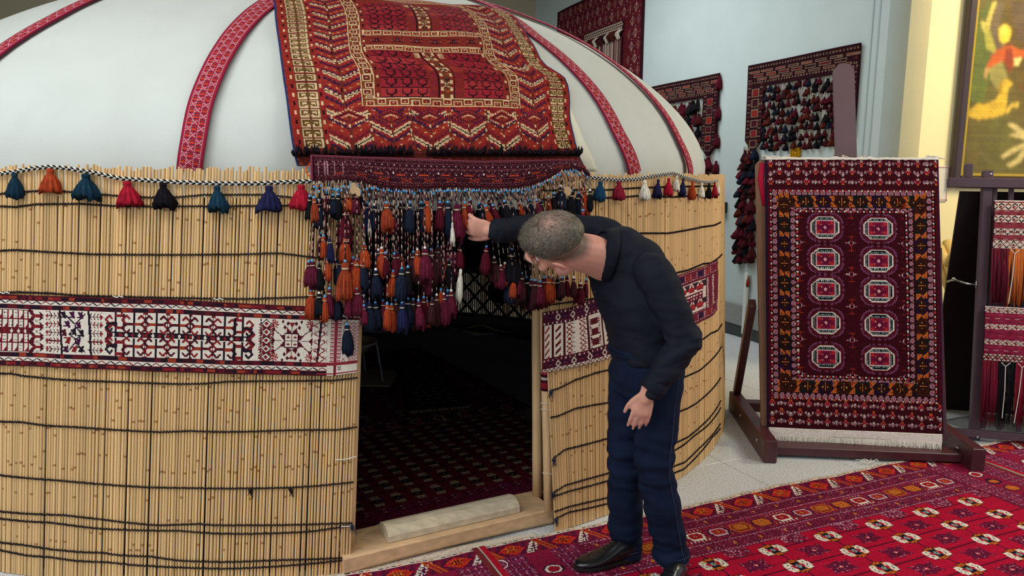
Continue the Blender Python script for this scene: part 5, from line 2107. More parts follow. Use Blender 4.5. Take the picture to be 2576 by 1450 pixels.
def plank(name, lo, hi, width, th, m, round_top=True, back=.03, par=None):
    """a board from LO to HI lying in the leaning plane, its top rounded"""
    d = hi - lo
    L_ = np.linalg.norm(d); d = d / L_
    s = np.cross(d, nn); s /= np.linalg.norm(s)
    pts = [lo - s * width / 2, lo + s * width / 2]
    if round_top:
        for t_ in np.linspace(0, PI, 11):
            pts.append(hi - d * width * .42 + s * (width / 2) * math.cos(t_) + d * width * .42 * math.sin(t_))
    else:
        pts += [hi + s * width / 2, hi - s * width / 2]
    mb = MB()
    mb.prism([q - nn * back for q in pts], -nn * th)
    return mb.build(name, m, par or easel)


sideL_top, sideL_bot = onplane(1921, 400, TLp, nn), onplane(1936, 1066, TLp, nn)
plank('side_board', sideL_bot - up * .10, sideL_top + up * .0, .085, .035, m_ezb, True, .02)
sr_top, sr_bot = onplane(2344, 425, TLp, nn), onplane(2366, 1066, TLp, nn)
plank('side_board', sr_bot - up * .10, sr_top, .085, .035, m_ez, True, .02)
mast_top = onplane(2123, 160, TLp - nn * .08, nn); mast_bot = onplane(2150, 1080, TLp - nn * .08, nn)
plank('mast', mast_bot, mast_top, .118, .035, mat('mast_wood', '#6a5358', rough=.45, noise=.05, nscale=10), True, .0)
for z in (.25, 1.05):
    lo = BLp + up * z
    mb = MB(); mb.box(lo + ax * .5 - nn * .055, (1.0, .03, .09), R=PR, bev=.003); mb.build('rail', m_ez, easel)
for s_, (x0, x1) in enumerate(((1893, 1853), (2340, 2370))):
    a_ = onplane(x0, 762, TLp - nn * .06, nn)
    if s_ == 0:
        b_ = ground(1853, 990, .13)
    else:
        b_ = a_ + (ground(1853, 990, .13) - onplane(1893, 762, TLp - nn * .06, nn))
    d = b_ - a_; L_ = np.linalg.norm(d); d /= L_
    sd = np.cross(d, ax); sd /= np.linalg.norm(sd)
    mb = MB(); mb.box((a_ + b_) / 2, (.045, .065, L_), R=np.stack([ax, sd, d], 1), bev=.004)
    st_ = mb.build('strut', m_ez, easel)
    if s_ == 0:
        mb = MB(); mb.tube([a_ + d * .03 - ax * .022, a_ + d * .03 - ax * .03], .008, 8); mb.build('bolt', m_steel, st_, True)


def rug_pattern():
    p = Pat(273, 196, '#3c0c16', 1.15)
    H, W = 273, 196
    MA, BKc, ORc, WTc, PKc, RDc, TEA = '#4a0e1a', '#1c0a12', '#b85c26', '#d0c6bc', '#a27682', '#9a222a', '#22323a'
    X = lambda x: (x - 1925) * .45
    Y = lambda y: (y - 401) * .4044
    p.speck(0, 0, W, H, ('#330a14', '#44101a'), .15, 3)
    fl = ['..w.w..', 'r.w.w.r', '.rrwrr.', 'gr.r.rg', '.mrrrm.', '..oro..', '..ooo..']
    fcm = {'w': WTc, 'r': RDc, 'g': '#9a8088', 'm': '#b8305a', 'o': ORc}
    sm = ['..p..', '.pmp.', 'p.w.p', '.www.', '..w..']
    scm = {'p': '#b98a98', 'm': RDc, 'w': WTc}
    for (ys, flip) in (((411, 432, 457), False), ((1014, 1036, 1058), True)):
        for j, y in enumerate(ys):
            for k in range(19):
                x = 6 + k * 10.4
                if (k + j) % 2 == 0:
                    p.cstamp(x, Y(y), fl, fcm, fy=flip)
                    for s_ in (-1, 1):
                        p.pline([(x + 5.5 * s_, Y(y)), (x + 6.5 * s_, Y(y) - 1.3), (x + 7.5 * s_, Y(y)), (x + 6.5 * s_, Y(y) + 1.3), (x + 5.5 * s_, Y(y))], '#a88a8c', .8)
                else:
                    p.cstamp(x, Y(y + (1 if j != 1 else 6)), sm, scm, fy=flip)
    # borders
    yo, yi = (Y(476), Y(1004)), (Y(531), Y(944))
    xo, xi = (3, W - 3), (X(2004), X(2288))
    p.rect(xo[0], yo[0], xo[1], yo[1], MA)
    p.rect(xo[0] + 2, yo[0] + 2, xo[1] - 2, yo[1] - 2, '#2c0c18')
    fo = ['.www.', 'wpwpw', 'wwmww', 'wpwpw', '.www.']
    fc = {'w': PKc, 'p': '#8a4a60', 'm': '#4a1a30'}
    hx = (X(1950), X(1986))
    hy = (Y(491), Y(513))
    dx0, dx1 = X(1935), X(2001)

    def ring(x0, y0, x1, y1, step, draw):
        nx, ny = max(1, int(round((x1 - x0) / step))), max(1, int(round((y1 - y0) / step)))
        for i in range(nx + 1):
            for y in (y0, y1):
                draw(x0 + (x1 - x0) * i / nx, y, 0, i)
        for j in range(1, ny):
            for x in (x0, x1):
                draw(x, y0 + (y1 - y0) * j / ny, 1, j)

    def dot(x, y, o, i):
        p.rect(x - .8, y - .8, x + 1, y + 1, WTc if i % 2 else '#b0303a')
        if i % 2:
            p.px(x + (1.5 if not o else 0), y + (1.5 if o else 0), ORc)

    ring(6, Y(480), W - 7, Y(1001), 3.6, dot)
    ring(10.5, Y(485) + 1, W - 11.5, Y(995), 7.0, lambda x, y, o, i: (p.cstamp(x, y, fo, fc), p.px(x + (3.5 if not o else 1), y + (3.5 if o else -1), ORc)))
    ring(31, Y(521), W - 32, Y(955), 7.0, lambda x, y, o, i: (p.cstamp(x, y, fo, fc), p.px(x + (3.5 if not o else 1), y + (3.5 if o else -1), '#b8842c')))
    ring(36, Y(532), W - 37, Y(944), 3.6, dot)
    # hook band: dark lozenges, orange hooks
    xa, xb, ya, yb = 14.5, W - 15.5, Y(491), Y(985)
    wdt = 12.5
    for side in range(4):
        L_ = (xb - xa) if side < 2 else (yb - ya)
        n = int(L_ / 19)
        st = L_ / n
        for i in range(n):
            t0 = i * st
            c = ('#3a1a10', '#101a1a', '#1a1030')[i % 3]

            def q(t, d):
                if side == 0:
                    return (xa + t, ya + d)
                if side == 1:
                    return (xa + t, yb - d)
                if side == 2:
                    return (xa + d, ya + t)
                return (xb - d, ya + t)
            if side < 2 and not (0 < i < n - 1) and False:
                continue
            p.poly([q(t0, 0), q(t0 + st, 0), q(t0 + st, wdt), q(t0, wdt)], c)
            p.poly([q(t0 + st * .5, 0), q(t0 + st * .95, wdt / 2), q(t0 + st * .5, wdt), q(t0 + st * .05, wdt / 2)], '#2e120e')
            for (u0, v0) in ((.5, .22), (.5, .78), (.36, .5), (.64, .5)):
                p.px(*q(t0 + st * u0, wdt * v0), '#b89a50')
            p.line(*q(t0 + st * .5, wdt * .3), *q(t0 + st * .5, wdt * .7), '#b8602a', .8)
            p.poly([q(t0 - st * .23, .5), q(t0 + st * .10, .5), q(t0 + st * .10, wdt * .45), q(t0 + st * .02, wdt * .5)], ORc)
            p.poly([q(t0 + st * .23, wdt - .5), q(t0 - st * .10, wdt - .5), q(t0 - st * .10, wdt * .55), q(t0 - st * .02, wdt * .5)], ORc)
            p.poly([q(t0 + st * .0, 1.6), q(t0 + st * .07, 1.6), q(t0 + st * .06, wdt * .32)], c)
            p.poly([q(t0 - st * .0, wdt - 1.6), q(t0 - st * .07, wdt - 1.6), q(t0 - st * .06, wdt * .68)], c)
    # field
    p.rect(38.5, Y(536), W - 39.5, Y(940), '#3a0a14')
    p.speck(39, Y(536), W - 40, Y(940), ('#320a14', '#420e18', '#3c0a1a'), .2, 4)

    def med(x, y):
        def octo(a, b, c):
            p.poly([(x - a, y - b * .45), (x - a * .5, y - b), (x + a * .5, y - b), (x + a, y - b * .45), (x + a, y + b * .45), (x + a * .5, y + b), (x - a * .5, y + b), (x - a, y + b * .45)], c)
        # scalloped outer line
        for k in range(28):
            t = k / 28 * 2 * PI
            ex = 19.5 * np.sign(math.cos(t)) * abs(math.cos(t)) ** .7
            ey = 14 * np.sign(math.sin(t)) * abs(math.sin(t)) ** .7
            p.dia(x + ex, y + ey, 1.7, 1.5, '#76466a'); p.dia(x + ex * .95, y + ey * .95, 1.3, 1.1, '#521424')
        octo(18, 12.6, '#521020')
        octo(16.4, 11.2, WTc); octo(15.0, 9.9, '#101c22')
        for k in range(-4, 5):
            for s_ in (-1, 1):
                p.px(x + k * 2.4, y + s_ * 8.4, '#aab2ae'); p.px(x + k * 2.4 + 1, y + s_ * 7.2, '#7a8a88')
        for k in range(-3, 4):
            for s_ in (-1, 1):
                p.px(x + s_ * 13, y + k * 2, '#aab2ae'); p.px(x + s_ * 11.8, y + k * 2 + 1, '#8a5a60')
        p.rect(x - 10.4, y - 6.6, x + 11.4, y + 7.6, '#cfc6c0'); p.rect(x - 9.6, y - 5.8, x + 10.6, y + 6.8, '#7c1636')
        p.poly([(x - 9, y), (x, y - 5.5), (x + 9, y), (x, y + 5.5)], '#641030')
        for s_ in (-1, 1):
            for g in (-1, 1):
                p.rect(x + s_ * 8 - 1.4, y + g * 4.6 - 1.2, x + s_ * 8 + 2.2, y + g * 4.6 + 1.9, '#b02a30')
                p.px(x + s_ * 4.5, y + g * 3, '#c08a60')
        p.poly([(x - 4, y), (x, y - 3), (x + 4, y), (x, y + 3)], '#54103a')
        p.dia(x, y, 1.6, 1.6, '#d8a8a0'); p.px(x, y, '#a03040')

    for j, y in enumerate((571, 651, 727, 810, 895)):
        med(X(2075), Y(y)); med(X(2208), Y(y + 2))

    def star(x, y, half=0):
        c = {'w': '#d8b4b8', 'r': '#8a2a1c', 'p': '#7a3a6a', 'k': '#180a14'}
        p.cstamp(x, y, ['.......r.......', '......rpr......', '.....w...w.....', 'r.w.wp.k.pw.w.r', '.....w...w.....', '......rpr......', '.......r.......'], c)
        p.line(x, y - 8, x, y - 4, '#9a2a1c'); p.line(x, y + 4, x, y + 8, '#9a2a1c')
        p.line(x - 3, y - 7, x + 3, y - 7, '#8a2a1c'); p.line(x - 3, y + 7, x + 3, y + 7, '#8a2a1c')
    for y in (530, 611, 689, 769, 853, 940):
        star(X(2141), Y(y))
        for x in (2010, 2272):
            star(X(x), Y(y))
    p.rect(34.5, Y(531), 38.5, Y(945), '#2c0c18'); p.rect(W - 39.5, Y(531), W - 35.5, Y(945), '#2c0c18')
    ring(36, Y(532), W - 37, Y(944), 3.6, dot)
    p.rect(0, 0, 2, H, '#20183a'); p.rect(W - 2, 0, W, H, '#3a1030')
    return p.wash(.07, 8)


C_ = rug_pattern()
h_, w_ = C_.shape[:2]
u = np.linspace(0, 1, w_ + 1)[None, :, None]; v = np.linspace(0, 1, h_ + 1)[:, None, None]
P = (TLp * (1 - u) + TRp * u) * (1 - v) + (BLp * (1 - u) + BRp * u) * v
P = P + nn * (.004 * np.sin(u * 7) * v + .010 * v * (1 - v))
rug = gridmesh('hanging_carpet', P, C_, M_PILE, thick=0.012, edge=lin('#2a1428'), loc=P[-1, w_ // 2])
tag(rug, 'dark wine carpet with two columns of white octagons, hung on the easel', 'carpet')
# top fold, white warp edge, fringe
tf = MB()
k = np.linspace(0, 1, 60)
top = TLp + (TRp - TLp) * k[:, None]
tf.tube(top - nn * .006 + up * .004 + np.random.default_rng(3).normal(size=(60, 3)) * .0012, .010, 6, lin('#e4ddd0'))
for i in range(22):
    c = TLp + (TRp - TLp) * random.choice((random.uniform(0, .15), random.uniform(.4, .6), random.uniform(.9, 1))) - nn * .01 + up * .008
    tf.tube([c, c + ax * random.uniform(-.02, .03) + up * random.uniform(.005, .022), c + ax * random.uniform(-.03, .06) + up * random.uniform(-.004, .012)], [.004, .005, .002], 4, lin('#e4ddd0'))
tf.build('warp_edge', M_ROPE, rug, True)
hw = .046
kp = Pat(10, 100, '#e9e0d6'); kp.speck(0, 0, 100, 10, ('#dcd0c6', '#f0eae2'), .2)
u2 = np.linspace(0, 1, 101)[None, :, None]; v2 = np.linspace(0, 1, 11)[:, None, None]
wd_ = np.linalg.norm(BRp - BLp)
Pk = BLp + (BRp - BLp) * (u2 * .985 + .008) - up * hw * v2 * (1 + .1 * np.sin(u2 * 9)) + nn * .003
gridmesh('kilim_end', Pk, kp.wash(.02), M_WEAVE, rug, thick=.005)
frg = MB()
for i in range(230):
    q = (i + random.random()) / 230
    s0 = BLp + (BRp - BLp) * (q * .98 + .01) - up * hw + nn * .002
    L_ = random.uniform(.055, .12) * (1.15 if .3 < q < .75 else 1)
    sw = ax * (random.uniform(-.012, .028)) + nn * random.uniform(-.006, .014)
    e_ = s0 - np.array([0, 0, L_]) + sw
    frg.tube([s0, s0 * .5 + e_ * .5 + ax * random.uniform(-.008, .008), e_ + ax * random.uniform(-.008, .02)], [.0032, .004, .0012], 4, lin('#e2dcd0') * random.uniform(.8, 1.05))
tag(frg.build('fringe', M_ROPE, rug, True), kind='stuff')
mb = MB()
for q in range(3):
    a_ = TLp + ax * (-.004 - q * .008) - up * .02 - nn * .02
    mb.tube([a_, a_ - ax * .012 - up * .1, a_ + ax * .008 - up * .26], [.008, .010, .005], 6, lin('#b02040'))
mb.build('red_cloth_edge', M_ROPE, rug, True)

# ------------------------------------------------------------------ purple rack
m_rack = mat('rack_purple_wood', '#55424c', rough=0.5, noise=0.06, nscale=12, stretch=(4, 4, 1))
m_dark = mat('rack_dark_board', '#1c0d0e', rough=0.5, noise=0.15, nscale=5)
rk = ground(2450, 1106)
yaw = math.radians(-14)
KX = np.array([math.cos(yaw), math.sin(yaw), 0]); KY = np.array([-KX[1], KX[0], 0])
KUP = nrm(np.array([0, 0, 1.0]) + KY * .15)          # the front leans back
KBK = np.cross(KUP, KX)
KR = np.stack([KX, KBK, KUP], 1)
rack = empty('display_rack', rk + KX * .4, 'purple wooden lattice rack with a dark back board, right of the easel', 'rack')


def kbox(name, x, z, sx, sz, sy=.04, y=0.0, m=m_rack, bev=.003):
    mb = MB()
    mb.box(rk + KX * x + KBK * y + KUP * z, (sx, sy, sz), R=KR, bev=bev)
    return mb.build(name, m, rack)


def kx(px, py):
    p = onplane(px, py, rk, KBK)
    return float((p - rk) @ KX), float((p - rk) @ KUP)


zt = kx(2450, 430)[1]; zb = kx(2450, 1082)[1]
kbox('post', 0, zt / 2, .054, zt, .05)
kbox('post', 1.3, zt / 2, .054, zt, .05)
kbox('post_cap', kx(2443, 420)[0], kx(2443, 428)[1], .04, .09, .05, .05)
x0, z0 = kx(2380, 462)
kbox('top_rail', (x0 + 1.45) / 2, z0, 1.45 - x0, .058, .045, -.03)
x0, z0 = kx(2392, 1084)
kbox('bottom_rail', (x0 + 1.45) / 2, z0, 1.45 - x0, .045, .045, -.03)
for px_ in (2499, 2541, 2590, 2640, 2690, 2740):
    xx = kx(px_, 600)[0]
    kbox('lattice_bar', xx, (zt + zb) / 2 - .02, .028, zt - zb - .06, .02, .02)
for py_ in (506, 549, 592, 635, 677, 720, 765, 810, 855, 900, 945, 990, 1035):
    zz = kx(2475, py_)[1]
    kbox('lattice_bar', .68, zz, 1.32, .026, .02, .045)
for z in (zt - .03, kx(2450, 1096)[1]):
    mb = MB(); c = rk - KBK * .056 + KUP * z; mb.tube([c, c - KBK * .006], .008, 8); mb.build('bolt', m_steel, rack, True)
# back board, hinged at the top and standing on the floor behind
bb0, bb1 = ground(2335, 1027, .002), ground(2335, 1027, .002) + KX * 1.55
tl = rk + KX * kx(2424, 478)[0] + KBK * .06 + KUP * kx(2424, 478)[1]
tr = tl + KX * 1.28
mb = MB(); mb.prism([bb0, bb1, tr, tl], KY * .02); mb.build('back_board', m_dark, rack)
# steel stay
mb = MB()
s1 = rk - KX * .03 + KUP * kx(2440, 716)[1]
s2 = atY(2400, 703, 4.72); s3 = atY(2384, 709, 4.85)
mb.tube([s1, (s1 * .6 + s2 * .4) - np.array([0, 0, .008]), s2, s3], .007, 8)
mb.lathe([(.001, .014), (.011, .008), (.014, 0), (.011, -.008), (.001, -.014)], s2, 10)
mb.box(s1, (.008, .02, .045), R=KR)
mb.build('steel_stay', m_steel, rack, True)


def bag_pattern(kind):
    p = Pat(62, 120, '#7a2030', 1.0)
    WTc, BKc = '#d8cbbc', '#2a1418'
    if kind == 0:
        p = Pat(62, 120, '#8a3a40')
        bands = ((3, 12), (19, 28), (36, 44), (51, 61))
    else:
        p = Pat(62, 120, '#86203e')
        bands = ((2, 7), (20, 25), (38, 43), (54, 61))
    for y in range(0, 62, 4):
        for x in range(0, 120, 9):
            p.rect(x + (y % 3) * 2, y + 1, x + (y % 3) * 2 + 4, y + 2, ('#b08a88', '#5a1c30', '#a82c3a')[(x + y) % 3])
            p.rect(x + 3, y, x + 7, y + 1, ('#6a1a34', '#94405a')[x % 2])
    for (a, b) in bands:
        p.rect(0, a, 120, b, WTc)
        hh = (b - a - 1)
        st = 12 if hh > 6 else 8
        for x in range(-st, 120, st):
            p.pline([(x, b - 1), (x + st / 2, a), (x + st, b - 1)], BKc, 1.1)
            p.pline([(x, a), (x + st / 2, b - 1), (x + st, a)], '#7a2a2c', 1)
            p.dia(x + st / 2, (a + b) / 2, 1, 1, '#7a1a2a')
    p.rect(0, 0, 120, 1.2, '#e0d8cc')
    return p.wash(.06)


def bag(label, tl, bl, fy, kind, cols):
    xa, za = kx(*tl); xb, zb_ = kx(*bl)
    root = empty('woven_bag', rk + KX * (xa + .35) - KBK * .08 + KUP * zb_, label, 'bag', None)
    C = bag_pattern(kind)
    u = np.linspace(0, 1, C.shape[1] + 1)[None, :, None]; v = np.linspace(0, 1, C.shape[0] + 1)[:, None, None]
    wdt = .72
    P = rk + KX * ((xa * (1 - v) + xb * v) + u * wdt) - KBK * (.075 + .012 * np.sin(v * PI) + .003 * np.sin(u * 11)) + KUP * (za * (1 - v) + zb_ * v)
    gridmesh('bag_front', P, C, M_WEAVE, root, thick=.02, edge=lin('#3a1820'))
    zf = kx(2500, fy)[1]
    for i in range(len(cols)):
        mb = MB()
        for j in range(26):
            q = (i + (j + random.random()) / 26) / len(cols)
            s0 = rk + KX * (xb + q * wdt) - KBK * (.07 + random.uniform(-.006, .012)) + KUP * (zb_ + .004)
            e_ = s0 + KX * random.uniform(-.01, .01) - KBK * random.uniform(-.01, .012) + KUP * (zf - zb_ + random.uniform(-.03, .03))
            m_ = (s0 + e_) / 2 + KX * random.uniform(-.008, .008) - KY * random.uniform(0, .012)
            mb.tube([s0, m_, e_], [.0045, .0055, .0018], 4, lin(cols[i]) * random.uniform(.75, 1.2))
        mb.build('fringe_hank', M_ROPE, root, True)
    for i in (1, 2, 3, 5):
        q = (i + .3) / len(cols)
        s0 = rk + KX * (xb + q * wdt) - KBK * .098 + KUP * (zb_ - .002)
        e_ = s0 + KX * random.uniform(-.03, .01) + KUP * (zf - zb_ + random.uniform(.0, .06))
        mb = MB()
        mb.tube([s0 - KX * .025, s0 - np.array([0, 0, .025]), (s0 + e_) / 2 + KX * .004, e_], .0026, 5)
        mb.tube([s0 + KX * .025, s0 - np.array([0, 0, .025])], .0022, 5)
        mb.build('white_cord', m_string, root)
    return root


bag('ivory and brick striped woven bag with orange and wine hanks, upper on the rack', (2490, 508), (2485, 628), 765, 0, ['#6a2030', '#c06a34', '#7a2c30', '#1c2638', '#6a2430', '#7a2030', '#a85a34', '#6a2030'])
bag('crimson striped woven bag with red and black hanks, lower on the rack', (2467, 770), (2462, 905), 1062, 1, ['#6a1a2c', '#17151c', '#7a1c30', '#b82a28', '#7a1c34', '#17171c', '#7a2a48', '#6a1a2c'])
# ------------------------------------------------------------------ hangings on the long wall
def wallgrid(u0, u1, z0, z1, h, w_, off):
    """u0 is the picture's left; rows run down from Z1"""
    u = np.linspace(u0, u1, w_ + 1)[None, :, None]; v = np.linspace(z1, z0, h + 1)[:, None, None]
    P = W0 + WD * u + WN * (off + .006 * np.sin(u * 5 + v * 3))
    P = P + np.array([0, 0, 1.0]) * v
    return P


def wp(u, z, off):
    return W0 + WD * u + WN * off + np.array([0, 0, z])


def portal_pattern(H, W, leg, band):
    """an upside-down U of pile carpet: border bars of dark red with pale outlines"""
    p = Pat(H, W, '#33121a', 1.6)
    m = np.zeros(p.a.shape[:2], bool)
    CR_, RD2, BK2 = '#75604f', '#6e1f24', '#1c0d12'
    p.rect(0, 0, W, H, '#2b0f16')

    def bar(x0, y0, x1, y1, c):
        p.rect(x0, y0, x1, y1, CR_); p.rect(x0 + .7, y0 + .7, x1 - .7, y1 - .7, c)
    r = random.Random(2)
    for row in range(3):
        y = 5 + row * (band - 9) / 3
        x = 3 + row * 4
        while x < W - 10:
            bar(x, y, x + 11, y + (band - 11) / 3, r.choice((RD2, '#7a2a22', '#2a0f18', '#5a1a20')))
            x += 14
    for s_ in (0, 1):
        X = (lambda q: q) if not s_ else (lambda q: W - q)
        y = band + 1
        i = 0
        while y < H - leg * .3:
            a, b = sorted((X(leg * .3), X(leg * .72)))
            bar(a, y, b, y + 6, ('#7a1f24', '#3a141c', '#8a2a22', '#4a1620')[i % 4])
            y += 7.6; i += 1
        for yy in range(2, H, 3):
            for q in (.10, .20, .80, .90):
                p.rect(X(leg * q) - .5, yy, X(leg * q) + .7, yy + 1.4, CR_ if yy % 2 else '#5a2a2a')
    for xx in range(2, W, 3):
        p.rect(xx, 2, xx + 1.4, 3, CR_); p.rect(xx, band - 4, xx + 1.4, band - 3, CR_)
    p.wash(.10)
    Hh, Ww = m.shape
    k = p.k
    m[:int(band * k)] = True
    for y in range(Hh):
        tip = max(0, y - (Hh - int(leg * .45 * k)))
        for a, b in ((0, leg * k), (Ww - leg * k, Ww)):
            q0, q1 = int(a + tip), int(b - tip)
            if q1 > q0:
                m[y, q0:q1] = True
    return p.a, m


def tassel_rows(root, u0, u1, z1, z0, rows, per, size, off=.03, cols=('mar', 'black', 'dkr', 'mar', 'navy', 'dru', 'dkr', 'brn', 'black')):
    cb = MB()
    for r_ in range(rows):
        z = z1 - (z1 - z0) * r_ / max(1, rows)
        for i in range(per):
            u = u0 + (u1 - u0) * (i + .5 + random.uniform(-.35, .35)) / per
            zz = z + random.uniform(-.02, .02)
            h = size * random.uniform(.85, 1.25)
            o = random.uniform(off * .6, off * 1.5)
            tassel(root, wp(u, zz, o), h, random.choice(cols), 'bell', None, (random.uniform(-.1, .1), 0), wide=random.uniform(.95, 1.3), bind=False)
    for i in range(per * 4):
        u = u0 + (u1 - u0) * (i + random.random()) / (per * 4)
        cb.tube([wp(u, z1 + .03, off * .4), wp(u + random.uniform(-.01, .01), (z0 + z1) / 2, off * .6), wp(u, z0 + .02, off * .4)], .0035, 4, lin(random.choice(('#b8a898', '#9a8a80', '#c9bcb0', '#a89a90'))))
    tag(cb.build('cord_row', M_ROPE, root), kind='stuff')


uA0, zA = onwall(1890, 166); uA1, _ = onwall(2172, 106)
zAb = onwall(1890, 382)[1]
rootA = empty('wall_hanging', wp((uA0 + uA1) / 2, zAb, .01), 'portal-shaped dark red hanging with rows of tassels, on the wall behind the easel mast', 'wall hanging')
Hc, Wc = int((zA - zAb) / .0125), int(abs(uA1 - uA0) / .0125)
legA = abs(onwall(1930, 260)[0] - onwall(1889, 260)[0]) / .0125
C_, mk = portal_pattern(Hc, Wc, legA, .215 / .0125)
gridmesh('carpet_panel', wallgrid(uA0, uA1, zAb, zA, C_.shape[0], C_.shape[1], .025), C_, M_PILE, rootA, thick=.015, mask=mk)
ui0, ui1 = onwall(1926, 280)[0], onwall(2096, 280)[0]
tassel_rows(rootA, ui0, ui1 - .08, zA - .22, 1.86, 8, 15, .062)
tassel_rows(rootA, onwall(1880, 500)[0] + .10, onwall(1908, 500)[0], zAb + .02, .80, 14, 4, .10, .03)
tassel_rows(rootA, uA1 + .02, uA1 + .16, zAb + .0, 1.3, 6, 2, .10, .03)
tassel(rootA, wp(onwall(1889, 690)[0], onwall(1889, 695)[1], .03), .10, 'rust', 'long', None)

uB1, zB = onwall(1816, 184)
zBb = onwall(1792, 392)[1]
uB0 = uB1 + 1.42
rootB = empty('wall_hanging', wp((uB0 + uB1) / 2, zBb, .01), 'portal-shaped dark hanging with side tassels, partly hidden by the dome edge', 'wall hanging')
C_, mk = portal_pattern(int((zB - zBb) / .0125), int(1.42 / .0125), legA * 1.1, .23 / .0125)
gridmesh('carpet_panel', wallgrid(uB0, uB1, zBb, zB, C_.shape[0], C_.shape[1], .025), C_, M_PILE, rootB, thick=.015, mask=mk)
tassel_rows(rootB, uB0 - .3, uB1 + .32, zB - .25, 1.75, 5, 9, .12, .03, ('mar', 'dkr', 'black', 'dru', 'brn', 'mar'))
tassel_rows(rootB, uB1 + .28, uB1 + .06, zBb - .02, 1.45, 3, 3, .12, .03)
for y in (192, 268, 338, 405):
    u_, z_ = onwall(1812 - (y - 192) * .04, y)
    tassel(rootB, wp(u_ - .03, z_, .03), .13, 'mar', 'fat', None, (0, 0), 1.1, bind=False)

# big carpet with a small tent bag, high on the wall
uC1 = onwall(1621, 90)[0]
uC0, zC = onwall(1405, 40)
root = empty('wall_carpet', wp((uC0 + uC1) / 2, 2.7, .01), 'big rust-red carpet with pale rosettes, hung high on the wall above the dome', 'carpet')
W_, H_ = 210, 100
p = Pat(H_, W_, '#58161f')
p.speck(0, 0, W_, H_, ('#4a121c', '#6a1c24', '#501828'), .18)
for j in range(0, H_ // 11 + 1):
    for i in range(0, W_ // 13 + 1):
        x, y = i * 13 + (6 if j % 2 else 0), 6 + j * 11
        if 26 < j * 11 < 95 and 40 < x < W_ - 34:
            continue
        p.dia(x, y, 4.5, 3.6, '#9a7a70' if (i + j) % 2 else '#7a4a48'); p.dia(x, y, 2.8, 2.2, '#38101a'); p.dia(x, y, 1, .8, '#b0605a')
        p.rect(x + 6, y + 5, x + 8, y + 6, '#a07a7c'); p.rect(x + 6, y - 5, x + 7, y - 4, '#7a3a50')
p.rect(0, 0, W_, 2, '#2a0c14'); p.rect(W_ - 4, 0, W_, H_, '#30101c'); p.rect(0, 0, 4, H_, '#30101c')
gridmesh('carpet_panel', wallgrid(uC0, uC1, 2.68, 4.08, H_, W_, .02), p.wash(.08), M_PILE, root, thick=.012, edge=lin('#2a0c14'))
ub1, zb1 = onwall(1575, 50); ub0 = ub1 + 1.15
p = Pat(16, 100, '#2a1018')
for y in range(0, 16, 4):
    for x in range(0, 100, 5):
        p.dia(x + (2 if (y // 4) % 2 else 0), y + 2, 1.6, 1.5, '#b8a090')
bagr = empty('tent_bag', wp((ub0 + ub1) / 2, zb1 - .5, .05), 'small checked tent bag with long pale cords, fixed on the big rust-red carpet', 'bag')
gridmesh('bag_front', wallgrid(ub0, ub1, zb1 - .13, zb1, 16, 100, .045), p.wash(.06), M_WEAVE, bagr, thick=.012)
rl = MB()
for i in range(130):
    q = random.random()
    u = ub0 + (ub1 - ub0) * q
    c = lin('#b9ada0') if int(q * 14) % 4 == 1 else lin(random.choice(('#3a1a18', '#2a1218', '#5a2018')))
    a_ = wp(u, zb1 - .12 + random.uniform(-.01, .01), .055)
    rl.tube([a_, a_ + WN * .05 - np.array([0, 0, .05]), a_ + WN * .02 - np.array([0, 0, .11])], [.012, .017, .005], 5, c)
tag(rl.build('wool_roll', M_ROPE, bagr), kind='stuff')
fr = MB()
for i in range(110):
    u = ub0 + (ub1 - ub0) * (i + random.random()) / 110
    fr.tube([wp(u, zb1 - .2, .05), wp(u + random.uniform(-.01, .01), 2.8 + random.uniform(0, .2), .05)], .006, 4, lin(random.choice(('#b9ad9c', '#4a2024', '#5a2a2a', '#3a1a20', '#8a7468'))))
tag(fr.build('fringe', M_ROPE, bagr), kind='stuff')

# gilt plaque with a raised curling letter
uP, zP = onwall(2005, 381)
zP0, zP1 = onwall(2005, 396)[1], onwall(2005, 367)[1]
uP0, uP1 = onwall(1994, 380)[0], onwall(2016, 380)[0]
pw, ph = abs(uP0 - uP1), zP1 - zP0
WR = np.stack([-WD, -WN, [0, 0, 1]], 1)
mb = MB(); mb.box(wp(uP, zP, .012), (pw, .02, ph), R=WR, bev=.004)
m_gold = mat('gilt', '#c9991a', rough=.35, metal=.6, noise=.1, nscale=20)
pl = mb.build('gilt_plaque', m_gold, None, False, wp(uP, zP, .012))
tag(pl, 'small gilt plaque with a raised curling emblem, on the wall under the tassels', 'plaque')
mb = MB()
k = lambda x, z: wp(uP, zP, .026) - WD * x * pw + np.array([0, 0, z * ph])
mb.tube([k(-.16, -.30), k(-.18, 0), k(-.16, .28), k(.02, .34), k(.18, .24), k(.18, .08), k(.02, -.02), k(-.10, .05), k(-.08, .18), k(.04, .18)], .006, 6)
mb.tube([k(.0, -.03), k(.14, -.18), k(.24, -.30)], .006, 6)
mb.build('emblem', m_gold, pl, True)
mb = MB()
for a, b, c, d in ((-.46, 0, .06, .94), (.46, 0, .06, .94), (0, -.46, .94, .05), (0, .46, .94, .05)):
    mb.box(wp(uP, zP, .024) - WD * a * pw + np.array([0, 0, b * ph]), (c * pw, .008, d * ph), R=WR)
mb.build('rim', m_gold, pl)
